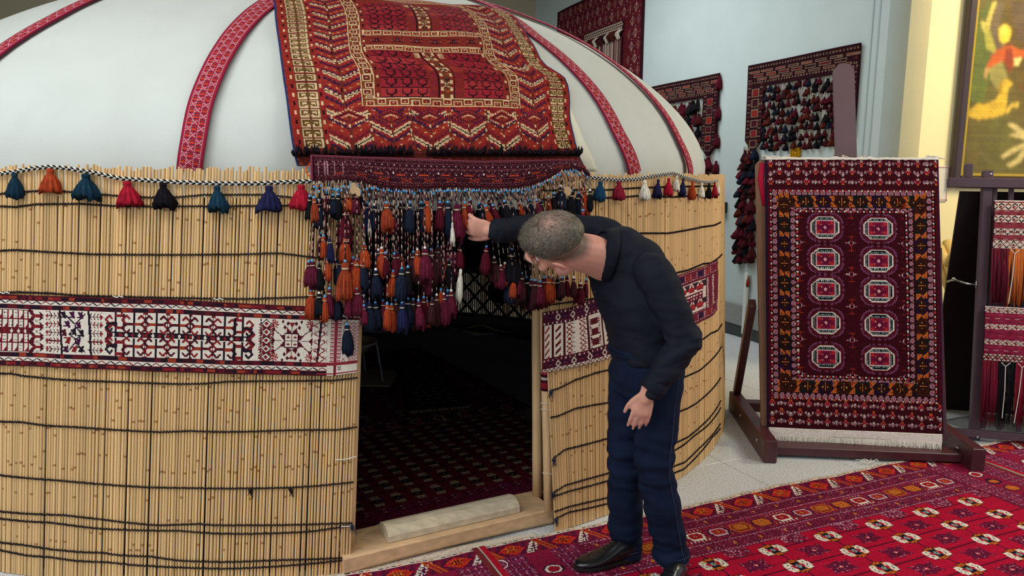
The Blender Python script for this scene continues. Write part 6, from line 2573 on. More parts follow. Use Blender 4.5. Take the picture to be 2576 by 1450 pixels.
# dark green switch box and a pale cable duct on the wall
u_, z_ = onwall(1823, 522)
mb = MB(); mb.box(wp(u_, z_, .04), (.10, .08, .11), R=WR, bev=.006)
sb_ = mb.build('switch_box', mat('dark_green_box', '#25382f', rough=.4), None, False, wp(u_, z_, .04))
tag(sb_, 'dark green box on the wall just beyond the yurt edge', 'box')
mb = MB(); mb.box(wp(u_, z_, .084), (.06, .012, .06), R=WR, bev=.003); mb.build('cover', MATS['dark_green_box'], sb_)
u_, z_ = onwall(1879, 800)
mb = MB(); mb.box(wp(u_, .36, .03), (.045, .03, .62), R=WR, bev=.004)
cd = mb.build('cable_duct', mat('white_duct', '#d9dcd8', rough=.5), None, False, wp(u_, .05, .03))
tag(cd, 'white upright cable duct at the foot of the wall behind the easel', 'duct')

# ------------------------------------------------------------------ painting and notice on the cream wall


def oncream(x, y, off=0.0):
    p = onplane(x, y, CORNER + CN * off, CN)
    return float((p - CORNER) @ CD), float(p[2])


def cp(s, z, off):
    return CORNER + CD * s + CN * off + np.array([0, 0, z])


sL, zL = oncream(2396, 466, .06)
sT, zT = oncream(2446, 0, .06)
PW, PH = 1.5, 2.05
CRt = np.stack([CD, CN, [0, 0, 1]], 1)
FRW = abs(oncream(2424, 300)[0] - oncream(2407, 300)[0])
ptg = empty('painting', cp(sL + PW / 2, zL, .05), 'large framed painting of a hunter in orange with a yellow hound', 'painting')
m_fr = mat('frame_dark_wood', '#3a2a2c', rough=.35, noise=.1, nscale=15, spec=.5)
m_gl = mat('frame_gold_slip', '#b99a3a', rough=.35, metal=.4)
for (s_, z_, a, b) in ((sL + FRW / 2, zL + PH / 2, FRW, PH), (sL + PW - FRW / 2, zL + PH / 2, FRW, PH), (sL + PW / 2, zL + FRW / 2, PW - 2 * FRW, FRW), (sL + PW / 2, zL + PH - FRW / 2, PW - 2 * FRW, FRW)):
    mb = MB(); mb.box(cp(s_, z_, .045), (a, .05, b), R=CRt, bev=.010); mb.build('frame_bar', m_fr, ptg)
for (s_, z_, a, b) in ((sL + FRW + .012, zL + PH / 2, .024, PH - 2 * FRW), (sL + PW - FRW - .012, zL + PH / 2, .024, PH - 2 * FRW), (sL + PW / 2, zL + FRW + .012, PW - 2 * FRW - .05, .024), (sL + PW / 2, zL + PH - FRW - .012, PW - 2 * FRW - .05, .024)):
    mb = MB(); mb.box(cp(s_, z_, .05), (a, .03, b), R=CRt, bev=.004); mb.build('frame_slip', m_gl, ptg)
cw, ch = PW - 2 * FRW, PH - 2 * FRW
KP = 90.0
p = Pat(int(ch * KP), int(cw * KP), '#5e4f1c')


def cxy(x, y):
    """picture pixel to canvas cell"""
    s_, z_ = oncream(x, y, .055)
    return ((s_ - sL - FRW) * KP, (zL + PH - FRW - z_) * KP)


def cpoly(pts, c):
    p.poly([cxy(*q) for q in pts], lin(c) * 1.05)


r = np.random.default_rng(2)
yy, xx = np.mgrid[0:p.h, 0:p.w]
g = (np.sin(xx * .07 + 1.3 * np.sin(yy * .03)) + np.sin(yy * .05 + .8 * np.sin(xx * .06)) + 2) / 4
a_, b_ = lin('#5a4418'), lin('#70682a')
p.a[:] = 1.15 * a_ * (1 - g[..., None]) + 0.85 * b_ * g[..., None]
cpoly([(2440, 60), (2490, 0), (2500, 160), (2470, 260), (2432, 250)], '#5c6424')
cpoly([(2500, 0), (2530, 0), (2515, 60), (2530, 130), (2500, 160), (2478, 90)], '#6a5a3c')
cpoly([(2540, 0), (2640, 0), (2640, 120), (2560, 100)], '#5e4c34')
cpoly([(2497, 0), (2508, 0), (2492, 50), (2490, 75), (2507, 125), (2500, 132), (2478, 80), (2468, 62), (2466, 48), (2480, 52)], '#c2b052')
cpoly([(2476, 62), (2484, 62), (2505, 118), (2504, 134), (2480, 118)], '#a8a040')
cpoly([(2512, 68), (2524, 58), (2540, 62), (2545, 78), (2538, 100), (2523, 108), (2513, 96)], '#d8b838')
cpoly([(2518, 64), (2530, 60), (2538, 70), (2530, 82), (2518, 84)], '#e0c850')
cpoly([(2526, 106), (2540, 100), (2542, 114), (2530, 118)], '#6a4420')
cpoly([(2520, 116), (2545, 110), (2560, 122), (2600, 124), (2600, 140), (2558, 142), (2548, 168), (2520, 150), (2490, 168), (2480, 164), (2500, 130)], '#b8541c')
cpoly([(2530, 120), (2545, 116), (2550, 150), (2540, 180), (2526, 150)], '#8a3a18')
cpoly([(2479, 164), (2488, 166), (2482, 196), (2475, 190)], '#b08a50')
cpoly([(2486, 170), (2520, 150), (2535, 190), (2510, 222), (2492, 200)], '#8e8444')
cpoly([(2550, 142), (2572, 142), (2562, 162), (2552, 162)], '#d8c878')
cpoly([(2545, 190), (2570, 215), (2600, 236), (2576, 222)], '#9a3018')
# hound
cpoly([(2512, 212), (2522, 198), (2536, 196), (2548, 206), (2546, 212), (2536, 218), (2534, 250), (2526, 284), (2500, 292), (2462, 298), (2440, 290), (2430, 272), (2444, 270), (2460, 256), (2480, 258), (2506, 246), (2514, 232)], '#c9a42e')
cpoly([(2512, 210), (2520, 204), (2522, 228), (2514, 236)], '#9a7a1c')
cpoly([(2528, 276), (2545, 256), (2562, 254), (2564, 266), (2546, 266), (2534, 284)], '#c2a23a')
cpoly([(2428, 272), (2440, 270), (2446, 280), (2436, 284)], '#b08c20')
# pale branches
for pts in ([(2532, 306), (2552, 308), (2576, 325), (2620, 330), (2620, 342), (2572, 336), (2550, 322)], [(2538, 336), (2560, 328), (2590, 345), (2585, 352), (2558, 342)], [(2516, 390), (2540, 372), (2576, 355), (2620, 350), (2620, 362), (2578, 368), (2545, 384), (2524, 396)], [(2530, 410), (2556, 396), (2576, 368), (2586, 372), (2568, 404), (2540, 418)]):
    cpoly(pts, '#c0ac6a')
for pts in ([(2462, 372), (2480, 392), (2512, 412), (2500, 410), (2474, 396)],):
    cpoly(pts, '#6e6234')
# soften the brush work
q = p.a
for _ in range(2):
    q = (q + np.roll(q, 1, 0) + np.roll(q, -1, 0) + np.roll(q, 1, 1) + np.roll(q, -1, 1)) / 5
p.a = q
h_, w_ = p.a.shape[:2]
u = np.linspace(sL + FRW, sL + FRW + cw, w_ + 1)[None, :, None]; v = np.linspace(zL + PH - FRW, zL + FRW, h_ + 1)[:, None, None]
P = CORNER + CD * u + CN * .052 + np.array([0, 0, 1.0]) * v
gridmesh('canvas', P, p.wash(.05), mat('oil_paint', attr=True, rough=.4, noise=.16, nscale=9, spec=.4), ptg, thick=.01)
# notice sheet with a thin red border and four pins
s0, z1 = oncream(2336, 417); s1, z0 = oncream(2379, 507)
nt_ = MB(); nt_.box(cp((s0 + s1) / 2, (z0 + z1) / 2, .006), (s1 - s0, .006, z1 - z0), R=CRt)
no = nt_.build('notice_sheet', mat('notice_paper', '#d9d2c4', rough=.6), None, False, cp((s0 + s1) / 2, z0, .006))
tag(no, 'paper notice with a thin red border, pinned beside the painting', 'notice')
rb = MB()
for (s_, z_, a, b) in ((s0 + .012, (z0 + z1) / 2, .004, z1 - z0 - .02), (s1 - .012, (z0 + z1) / 2, .004, z1 - z0 - .02), ((s0 + s1) / 2, z0 + .012, s1 - s0 - .02, .004), ((s0 + s1) / 2, z1 - .012, s1 - s0 - .02, .004)):
    rb.box(cp(s_, z_, .010), (a, .002, b), R=CRt)
rb.build('red_border', mat('red_print', '#b05a50', rough=.7), no)
for s_ in (s0 + .01, s1 - .008):
    for z_ in (z0 + .01, z1 - .008):
        pb = MB(); ball_pts = [(.0005, .008), (.006, .005), (.008, 0), (.0005, -.004)]; pb.lathe(ball_pts, cp(s_, z_, .014), 8); pb.build('pin', m_steel, no, True)
# rods leaning against the cream wall behind the rack
m_rod = mat('pale_rod_wood', '#d8b870', rough=.6, noise=.12, nscale=9, stretch=(8, 8, 1))
rods = [((2381, 609), (2420, 690)), ((2362, 622), (2415, 735)), ((2352, 652), (2405, 760)), ((2366, 690), (2400, 640))]
rlab = ['pale rod whose blunt top end stands highest beside the dark board', 'second pale rod of the heap, just below the highest one', 'lowest slanting pale rod of the heap, beside the rug edge', 'pale rod lying across the slanting ones in the heap']
for i, (a, b) in enumerate(rods):
    Ya, Yb = 5.78 - .05 * (i % 3), 5.55 - .07 * (i % 2)
    A_, B_ = atY(*a, Ya), atY(*b, Yb)
    B_ = A_ + (B_ - A_) * 1.0
    if i < 3:
        f_ = (A_[2] - .03) / max(.05, (A_[2] - B_[2]))
        B_ = A_ + (B_ - A_) * f_
    mb = MB()
    kk = np.linspace(0, 1, 7)[:, None]
    mb.tube(A_ * (1 - kk) + B_ * kk, .034, 10)
    o = mb.build('wooden_rod', m_rod, None, True, B_)
    tag(o, rlab[i], 'rod', 'wooden rods heaped behind the rack')
# ------------------------------------------------------------------ inside the yurt
def bokhara(H, W, CEL, pitch=(.108, .172), edge=.30):
    p = Pat(H, W, '#6a1826')
    k = 1 / CEL
    p.speck(0, 0, W, H, ('#5c1424', '#741c28', '#60142e'), .2, 4)
    # border along the near side (bottom rows)
    e = int(edge * k)
    p.rect(0, H - e, W, H, '#5a1430')
    p.speck(0, H - e, W, H, ('#7a2a44', '#4a1034', '#6e1c2c'), .2, 5)
    for y in (H - e + 2, H - e + 6, H - 4):
        for x in range(0, W, 4):
            p.rect(x, y, x + 2, y + 1, ('#b08a90', '#8a3a4c', '#2a0c20')[x // 4 % 3])
    for i, x in enumerate(np.arange(4, W, .082 * k)):
        y = H - e * .42
        t = np.linspace(0, 2 * PI, 9)[:-1] + .39
        for rr, c in (((4.2, '#b09a90'), (3.2, '#6a1830'), (1.4, '#b0603a')) if i % 2 else ((5.2, '#8a3040'), (4.2, '#38102c'), (2, '#6a2028'))):
            p.poly([(x + rr * math.cos(v), y + rr * math.sin(v)) for v in t], c)
    # guls
    for j in range(60):
        y = H - e - (.085 + j * pitch[1]) * k
        if y < -4:
            break
        x = (j % 1) * pitch[0] / 2 * k + 3
        i = 0
        while x < W + 4:
            t = np.linspace(0, 2 * PI, 25)[:-1]
            gx, gy = .036 * k, .064 * k
            p.poly([(x + gx * math.cos(v), y + gy * math.sin(v)) for v in t], '#38101c')
            p.poly([(x + gx * .92 * math.cos(v), y + gy * .92 * math.sin(v)) for v in t], '#5c2c20')
            for s_ in (-1, 1):
                p.poly([(x - gx * .75, y + s_ * gy * .42), (x + gx * .75, y + s_ * gy * .42), (x + gx * .55, y + s_ * gy * .95), (x - gx * .55, y + s_ * gy * .95)], '#b09c82')
                for q in (-.36, 0, .36):
                    p.px(x + q * gx, y + s_ * gy * .72, '#5a2a20')
            p.dia(x, y, gx * .75, gy * .34, '#10101c'); p.px(x, y, '#c9b08c')
            p.cstamp(x + pitch[0] * k / 2, y - pitch[1] * k / 2, ['k.p.k', '.kpk.', 'ppwpp', '.kpk.', 'k.p.k'], {'k': '#26101e', 'p': '#4a1838', 'w': '#8a4a40'})
            x += pitch[0] * k
            i += 1
    return p.wash(.07)


DN = by                                                   # inwards through the doorway
DM = BL + bx * blen * .5


def inner_carpet(label, x0, x1, y0, y1, cel, z, yawd=0.0, **k):
    ca, sa = math.cos(math.radians(yawd)), math.sin(math.radians(yawd))
    ux, uy = bx * ca + by * sa, by * ca - bx * sa
    H, W = int((y1 - y0) / cel), int((x1 - x0) / cel)
    C = bokhara(H, W, cel, **k)
    u = np.linspace(x0, x1, W + 1)[None, :, None]; v = np.linspace(y1, y0, H + 1)[:, None, None]
    P = DM * np.array([1, 1, 0]) + ux * u + uy * v
    P[..., 2] = z
    o = gridmesh('inner_carpet', P, C, M_PILE, thick=.006, edge=lin('#5a1a28'), loc=P[H // 2, W // 2])
    return tag(o, label, 'carpet')


inner_carpet('dark red carpet with rows of round flowers just inside the threshold', -1.15, 1.15, .215, 1.55, .0075, .010)
inner_carpet('very dark carpet further inside the yurt', -1.3, 1.3, 1.56, 3.6, .016, .012, pitch=(.24, .20), edge=.2)
# small rug lying askew
q = [ground(1030, 1036, .022), ground(1182, 1022, .022), ground(1085, 905, .022), ground(985, 905, .022)]
p = Pat(80, 46, '#3c1018'); p.speck(0, 0, 46, 80, ('#2c0c16', '#54182a'), .2)
for y in range(6, 76, 5):
    for x in range(8 + (y % 2) * 3, 40, 8):
        p.rect(x, y, x + 4, y + 1, '#b89a88'); p.rect(x + 1, y + 2, x + 3, y + 3, '#1a0a18')
p.rect(0, 0, 5, 80, '#2a0c1a'); p.rect(41, 0, 46, 80, '#2a0c1a')
u = np.linspace(0, 1, 47)[None, :, None]; v = np.linspace(0, 1, 81)[:, None, None]
P = (q[3] * (1 - u) + q[2] * u) * (1 - v) + (q[0] * (1 - u) + q[1] * u) * v
sr_ = gridmesh('small_rug', P, p.wash(.06), M_PILE, thick=.008, edge=lin('#2a0c1a'), loc=P[40, 23])
tag(sr_, 'narrow dark rug lying askew in the middle of the yurt floor', 'rug')
fb = MB()
for i in range(60):
    s_ = q[0] + (q[1] - q[0]) * (i + random.random()) / 60
    d = nrm(q[0] - q[3])
    fb.tube([s_, s_ + d * random.uniform(.012, .03) + np.array([0, 0, -.008])], [.003, .001], 4, lin('#c0aa98'))
tag(fb.build('fringe', M_ROPE, sr_), kind='stuff')
# pale stick on the carpet
a_, b_ = ground(1103, 1040, .022), ground(1116, 1054, .022)
mb = MB(); mb.tube([a_, b_ + (b_ - a_) * .3], .008, 8)
o = mb.build('wooden_peg', mat('peg_wood', '#9a8468', rough=.7), None, True, (a_ + b_) / 2)
tag(o, 'short pale peg on the floor by the small rug', 'peg')
# basin on a low stand, left
bc_ = ground(893, 962, .01) + by * .06
mtin = mat('enamel_basin', '#d2caa8', rough=.3, spec=.5)
basin = empty('wash_basin', bc_, 'wide pale basin on a thin-legged metal stand, just inside left', 'basin')
hb = atY(900, 862, bc_[1])[2]
mb = MB(); mb.lathe([(.001, -.10), (.10, -.10), (.16, -.03), (.185, 0), (.20, .004), (.19, -.004), (.155, -.035), (.10, -.09), (.001, -.09)], bc_ + np.array([0, 0, hb]), 28)
mb.build('bowl', mtin, basin, True)
mb = MB(); mb.tube([bc_ + np.array([.19 * math.cos(v), .19 * math.sin(v), hb - .01]) for v in np.linspace(0, 2 * PI, 29)], .006, 6, caps=False); mb.build('ring', mat('steel_rod', '#d0d4dc', rough=.5), basin, True)
for k in range(4):
    v = .4 + k * PI / 2 - .6
    mb = MB(); mb.tube([bc_ + np.array([.195 * math.cos(v), .195 * math.sin(v), hb + .002]), bc_ + np.array([.205 * math.cos(v), .205 * math.sin(v), hb - .03]), bc_ + np.array([.25 * math.cos(v), .25 * math.sin(v), 0])], .007, 8)
    mb.build('leg', MATS['steel_rod'], basin, True)
pc = MB(); pc.box(bc_ + np.array([.06, .05, .006]), (.52, .46, .012), bev=.004)
o = pc.build('felt_mat', mat('grey_felt', '#b0a68e', rough=.95, noise=.1, nscale=20), None, False, bc_)
tag(o, 'square grey felt mat under the basin stand', 'mat')
# dark quilt spread along the far wall, a cord along its edge
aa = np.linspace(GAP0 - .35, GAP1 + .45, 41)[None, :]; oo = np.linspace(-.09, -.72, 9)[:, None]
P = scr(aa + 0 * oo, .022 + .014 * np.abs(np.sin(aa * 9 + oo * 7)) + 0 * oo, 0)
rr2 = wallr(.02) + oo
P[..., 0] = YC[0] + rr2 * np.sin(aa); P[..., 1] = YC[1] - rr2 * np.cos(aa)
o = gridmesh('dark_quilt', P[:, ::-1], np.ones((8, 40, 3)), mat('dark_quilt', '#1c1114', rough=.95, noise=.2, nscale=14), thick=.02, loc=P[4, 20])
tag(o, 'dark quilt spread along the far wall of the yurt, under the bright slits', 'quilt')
mb = MB()
aa = np.linspace(GAP0 - .2, GAP1 + .4, 40)
mb.tube(scr(aa, .02 + .012 * np.sin(aa * 13) + .05 * np.exp(-((aa - GAP0 - .12) / .06) ** 2), -.70), .009, 6)
o = mb.build('floor_rope', mat('pale_rope', '#cdbb92', rough=.9), None, True, scr((GAP0 + GAP1) / 2, .01, -.70))
tag(o, 'thin pale rope along the edge of the far carpet', 'rope')
# dark round pouch hanging before the lattice
c = atY(1262, 728, 7.7)
mb = MB(); mb.lathe([(.001, .20), (.04, .18), (.12, .08), (.15, -.02), (.11, -.12), (.001, -.16)], c, 16)
pch = mb.build('hanging_pouch', mat('black_pouch', '#0e0b0c', rough=.9), None, True, c)
tag(pch, 'round black pouch hanging in front of the far lattice', 'pouch')
mb = MB(); mb.tube([c + np.array([0, 0, .33]), c + np.array([0, 0, .8])], .006, 5); mb.build('cord', m_cord, pch)
# ------------------------------------------------------------------ the man bending towards the doorway
from mathutils import noise as mnoise


def fuse(name, mb, voxel, it=6, fac=.5):
    """one closed surface grown over overlapping solids"""
    V = np.concatenate(mb.v)
    me = mesh_from(name, V, mb.f, None, True)
    o = bpy.data.objects.new(name, me)
    COL.objects.link(o)
    m = o.modifiers.new('r', 'REMESH'); m.mode = 'VOXEL'; m.voxel_size = voxel; m.use_smooth_shade = True
    s = o.modifiers.new('s', 'SMOOTH'); s.factor = fac; s.iterations = it
    dg = bpy.context.evaluated_depsgraph_get()
    m2 = bpy.data.meshes.new_from_object(o.evaluated_get(dg))
    bpy.data.objects.remove(o)
    bpy.data.meshes.remove(me)
    m2.name = name
    return m2


def verts(me):
    v = np.empty(len(me.vertices) * 3, np.float32); me.vertices.foreach_get('co', v)
    n = np.empty(len(me.vertices) * 3, np.float32); me.vertices.foreach_get('normal', n)
    return v.reshape(-1, 3).astype(float), n.reshape(-1, 3).astype(float)


def setv(me, v):
    me.vertices.foreach_set('co', np.asarray(v, np.float32).ravel()); me.update()


def paint(me, c):
    a = me.attributes.new('Col', 'FLOAT_COLOR', 'POINT')
    q = np.ones((len(me.vertices), 4), np.float32); q[:, :3] = c
    a.data.foreach_set('color', q.ravel())


def ball(mb, c, r, R=None, n=12):
    """an ellipsoid; R's columns are its axes"""
    t = np.linspace(0, PI, n)
    pr = [(max(1e-4, math.sin(v)), -math.cos(v)) for v in t]
    k = MB(); k.lathe(pr, (0, 0, 0), n * 2)
    V = np.concatenate(k.v) * np.asarray(r)
    if R is not None:
        V = V @ np.asarray(R).T
    mb.add(V + np.asarray(c), k.f)


def limb(mb, pts, rad, n=14, sides=18, flat=None):
    """a tapering limb through PTS, rounded at both ends"""
    P = np.asarray(pts, float); r = np.asarray(rad, float)
    s = np.concatenate([[0], np.cumsum(np.linalg.norm(np.diff(P, axis=0), axis=1))])
    q = np.linspace(0, s[-1], n)
    C = np.stack([np.interp(q, s, P[:, i]) for i in range(3)], 1)
    rr = np.interp(q, s, r)
    for _ in range(2):
        C[1:-1] = (C[:-2] + 2 * C[1:-1] + C[2:]) / 4
    mb.tube(C, rr, sides)
    ball(mb, C[0], (rr[0],) * 3, None, 8); ball(mb, C[-1], (rr[-1],) * 3, None, 8)


def loft(mb, rings, n=28, sub=5):
    """rings (centre, side vector, front vector) whose vectors carry the half sizes"""
    ks = np.arange(len(rings))
    kk = np.linspace(0, len(rings) - 1, (len(rings) - 1) * sub + 1)
    A_ = [np.stack([np.interp(kk, ks, np.array([r[j] for r in rings])[:, i]) for i in range(3)], 1) for j in range(3)]
    for a in A_:
        for _ in range(3):
            a[1:-1] = (a[:-2] + 2 * a[1:-1] + a[2:]) / 4
    t = np.arange(n) / n * 2 * PI
    ct, st = np.sign(np.cos(t)) * np.abs(np.cos(t)) ** .85, np.sign(np.sin(t)) * np.abs(np.sin(t)) ** .85
    V = A_[0][:, None] + ct[None, :, None] * A_[1][:, None] + st[None, :, None] * A_[2][:, None]
    m = len(kk)
    F = [(i * n + j, i * n + (j + 1) % n, (i + 1) * n + (j + 1) % n, (i + 1) * n + j) for i in range(m - 1) for j in range(n)]
    F += [tuple(range(n))[::-1], tuple(range((m - 1) * n, m * n))]
    mb.add(V.reshape(-1, 3), F)


# joints, measured off the photograph at their depth in the room
J = dict(
    pel=atY(1628, 915, 2.94), waist=atY(1618, 850, 2.94), mid=atY(1597, 765, 2.94), chest=atY(1572, 690, 2.945), shc=atY(1562, 640, 2.955), neckb=atY(1515, 640, 2.93),
    shL=atY(1648, 688, 2.77), elL=atY(1728, 858, 2.72), wrL=atY(1636, 984, 2.705),
    shR=atY(1520, 590, 3.10), elR=atY(1370, 570, 3.10), wrR=atY(1243, 582, 2.985),
    hipL=atY(1660, 935, 2.86), knL=atY(1646, 1165, 2.82), anL=atY(1688, 1395, 2.85),
    hipR=atY(1590, 930, 3.02), knR=atY(1573, 1150, 2.97), anR=atY(1573, 1380, 3.0),
)
Tsp = nrm(J['neckb'] - J['pel'])
Ssh = nrm(J['shL'] - J['shR'])
Fch = nrm(np.cross(Ssh, Tsp))
Tup = nrm(np.array([-.66, -.05, .75]))
Fup = nrm(np.cross(Ssh, Tup))
T2 = nrm(np.array([-.95, -.16, .16]))
F2 = nrm(np.cross(Ssh, T2))
Snk = nrm(np.cross(T2, F2))
Fpl = nrm(np.array([-.93, -.30, 0])); Spl = np.array([.30, -.93, 0])

# head: local axes left, forward, up
HU = nrm(np.array([-.62, -.60, .50]))
HF = np.array([-.43, .74, -.53]); HF = nrm(HF - HU * (HF @ HU))
HL = np.cross(HF, HU) * -1
HL = nrm(np.cross(HU, HF))
HR = np.stack([HL, HF, HU], 1)
HC = atY(1400, 617, 2.82)
HS = 1.17


def hd(x, y, z):
    return HC + HR @ np.array([x, y, z], float) * HS


skin_m = bpy.data.materials.new('skin')
MATS.pop('skin', None)
m_skin = mat('skin_tone', attr=True, rough=.5, noise=.05, nscale=60, sss=.12, spec=.35)


def hand(mb, wrist, fwd, back, spread=1.0, curl=(.35, .45, .4, .3), thumb=1, L=.185, mirror=1):
    """palm, four unequal fingers, a thumb off the side; BACK is the normal of the back of the hand"""
    f, b = nrm(fwd), np.asarray(back, float)
    b = nrm(b - f * (b @ f)); s = np.cross(f, b) * mirror
    k = L / .185
    R = np.stack([s, f, b], 1)
    ball(mb, wrist + f * .050 * k, (.041 * k, .058 * k, .0155 * k), R, 10)
    ball(mb, wrist + f * .075 * k + b * .002, (.042 * k, .026 * k, .014 * k), R, 10)
    limb(mb, [wrist - f * .03, wrist + f * .02], [.027 * k, .027 * k], 6)
    tips = []
    for i, (off, ln) in enumerate(((.032, .072), (.0105, .080), (-.0115, .074), (-.032, .060))):
        p = wrist + f * (.088 - abs(i - 1.2) * .004) * k + s * off * k
        d = nrm(f + s * (1.2 - i) * .09 * spread)
        ang = 0.0
        pts = [p - d * .025 * k, p]
        for seg in (.45, .31, .24):
            ang += curl[i]
            q = d * math.cos(ang) - b * math.sin(ang)
            pts.append(pts[-1] + q * ln * seg * k)
        limb(mb, pts, np.array([.0104, .0104, .0094, .0086, .0072]) * k, 12, 10)
        tips.append((pts[-1], nrm(pts[-1] - pts[-2]), b * math.cos(ang) + d * math.sin(ang)))
    p = wrist + f * .022 * k + s * .028 * k * thumb
    d = nrm(f * .75 + s * .6 * thumb - b * .25)
    pts = [p - d * .012, p + d * .028 * k, p + d * .05 * k + f * .010 * k, p + d * .055 * k + f * .034 * k - b * .006]
    limb(mb, pts, np.array([.015, .0125, .0105, .0085]) * k, 10, 10)
    return tips


# ---- the body
bm_ = MB()
loft(bm_, [(J['pel'] - Tsp * .06, Spl * .14, Fpl * .10), (J['waist'], Spl * .13, Fpl * .095), (J['mid'], nrm(Spl + Ssh) * .14, nrm(Fpl + Fch) * .10), (J['chest'], Ssh * .155, Fch * .105), (J['shc'], Ssh * .14, Fup * .075), (J['neckb'], Snk * .06, F2 * .055)])
for a, b, c, r in (('shL', 'elL', 'wrL', (.05, .038, .026)), ('shR', 'elR', 'wrR', (.05, .038, .026))):
    limb(bm_, [J[a], J[b]], [r[0], r[1]]); limb(bm_, [J[b], J[c]], [r[1], r[2]])
for a, b, c in (('hipL', 'knL', 'anL'), ('hipR', 'knR', 'anR')):
    limb(bm_, [J[a], J[b]], [.078, .052]); limb(bm_, [J[b], J[c]], [.052, .036])
    bm_.tube([J[c], J[c] - np.array([0, 0, .05])], .036, 12)
# neck and head
limb(bm_, [J['neckb'] - Tsp * .03, (J['neckb'] * .45 + hd(0, -.035, -.085) * .55), hd(0, -.022, -.055), hd(0, -.015, -.01)], [.080, .078, .073, .062], 12)
ball(bm_, hd(0, -.018, .030), (.0765, .100, .088), HR, 16)
ball(bm_, hd(0, .022, -.012), (.066, .074, .082), HR, 14)
ball(bm_, hd(0, .034, -.062), (.056, .058, .058), HR, 14)
ball(bm_, hd(0, .072, -.100), (.026, .022, .022), HR, 10)
for s_ in (-1, 1):
    ball(bm_, hd(.050 * s_, .020, -.072), (.020, .040, .030), HR, 10)          # jaw
    ball(bm_, hd(.046 * s_, .066, -.022), (.022, .022, .018), HR, 10)          # cheekbone
    limb(bm_, [hd(.012 * s_, .096, .026), hd(.034 * s_, .092, .031), hd(.056 * s_, .070, .024)], [.010, .011, .008], 8, 8)
    limb(bm_, [hd(.014 * s_, .107, -.034), hd(.010 * s_, .100, -.040)], [.009, .008], 5, 8)
limb(bm_, [hd(0, .094, .016), hd(0, .108, -.010), hd(0, .116, -.034), hd(0, .106, -.042)], [.009, .010, .012, .009], 10, 10)
limb(bm_, [hd(-.022, .094, -.070), hd(0, .104, -.068), hd(.022, .094, -.070)], [.006, .0085, .006], 8, 8)
limb(bm_, [hd(-.018, .094, -.081), hd(0, .102, -.082), hd(.018, .094, -.081)], [.006, .0095, .006], 8, 8)
for s_ in (-1, 1):      # ears: rim, bowl, lobe
    e = [(.074, -.002, .014), (.086, -.010, .030), (.094, -.026, .030), (.096, -.036, .012), (.090, -.030, -.010), (.080, -.012, -.028), (.075, -.002, -.030)]
    limb(bm_, [hd(x * s_, y, z) for x, y, z in e], [.0052, .0062, .0065, .0062, .006, .0075, .006], 22, 8)
    ball(bm_, hd(.080 * s_, -.014, .002), (.006, .018, .026), HR, 10)
    ball(bm_, hd(.079 * s_, -.008, -.026), (.006, .009, .010), HR, 8)
# hands
wdL = nrm(np.array([-.16, -.04, -.98]))
tipsL = hand(bm_, J['wrL'] + np.array([-.014, 0, -.012]), nrm(np.array([-.22, .02, -1.0])), np.array([-.05, -1, .12]), .30, (.22, .24, .26, .30), 1, .172, mirror=1)
tipsR = hand(bm_, J['wrR'], nrm(np.array([-.92, .10, .18])), np.array([-.20, -.75, -.25]), 1.0, (.5, .55, .55, .5), 1, .185, mirror=-1)
body = fuse('person', bm_, .0048, 4, .45)
v, n = verts(body)
rel = (v - HC) @ HR / HS
sk = np.tile(lin('#d49a86'), (len(v), 1))
earm = np.clip(1 - np.abs(np.abs(rel[:, 0]) - .086) / .012, 0, 1) * (np.linalg.norm(rel[:, 1:] - np.array([-.016, 0]), axis=1) < .05)
inh = np.linalg.norm(rel, axis=1) < .2
sk[inh] = lin('#dc9c8a')
jaw = inh * np.clip((-.03 - rel[:, 2]) / .04, 0, 1) * np.clip((rel[:, 1] + .01) / .05, 0, 1)
sk = sk * (1 - jaw[:, None] * .35) + lin('#a8766a') * jaw[:, None] * .35
sk = sk * (1 - earm[:, None] * .6) + lin('#e08678') * earm[:, None] * .6
# cropped hair on the sides: stubble colour fading into the skin
th_, ph_ = rel[:, 2], rel[:, 1]
side = inh * np.clip((.058 * 0 + rel[:, 2] - (-.040 + .045 * np.clip((rel[:, 1] + .02) / .06, 0, 1) - .03 * np.clip((-rel[:, 1] - .03) / .05, 0, 1))) / .028, 0, 1) * (rel[:, 1] < .075)
side *= (np.abs(rel[:, 0]) < .0815) | (rel[:, 2] > .04)
sk = sk * (1 - side[:, None] * .85) + lin('#6d5f54') * side[:, None] * .85
red = np.clip(1 - np.linalg.norm(v - J['wrL'] - np.array([0, 0, -.09]), axis=1) / .05, 0, 1)[:, None]
sk = sk * (1 - .25 * red) + lin('#c8806e') * .25 * red
paint(body, sk)
body.materials.append(m_skin)
foot0 = np.array([.58, 2.92, 0])
setv(body, v - foot0)
person = bpy.data.objects.new('person', body)
COL.objects.link(person)
person.location = foot0
WL[person.name] = foot0
tag(person, 'man in a dark shirt and jeans bending to part the hanging tassels', 'person')


def child(me, name, m, par=None):
    v, _ = verts(me)
    setv(me, v - foot0)
    me.materials.clear(); me.materials.append(m)
    o = bpy.data.objects.new(name, me); COL.objects.link(o); o.parent = par or person
    WL[o.name] = foot0
    return o


def wrinkle(me, amp, sc, seed=0.0, fn=None):
    v, n = verts(me)
    d = np.array([mnoise.noise(Vector((p[0] * sc[0] + seed, p[1] * sc[1], p[2] * sc[2]))) + .5 * mnoise.noise(Vector((p[0] * sc[0] * 2.1, p[1] * sc[1] * 2.1 + seed, p[2] * sc[2] * 2.1))) for p in v])
    d = np.sign(d) * np.abs(d) ** .8
    w_ = fn(v) if fn else 1.0
    setv(me, v + n * (d * amp * w_)[:, None])


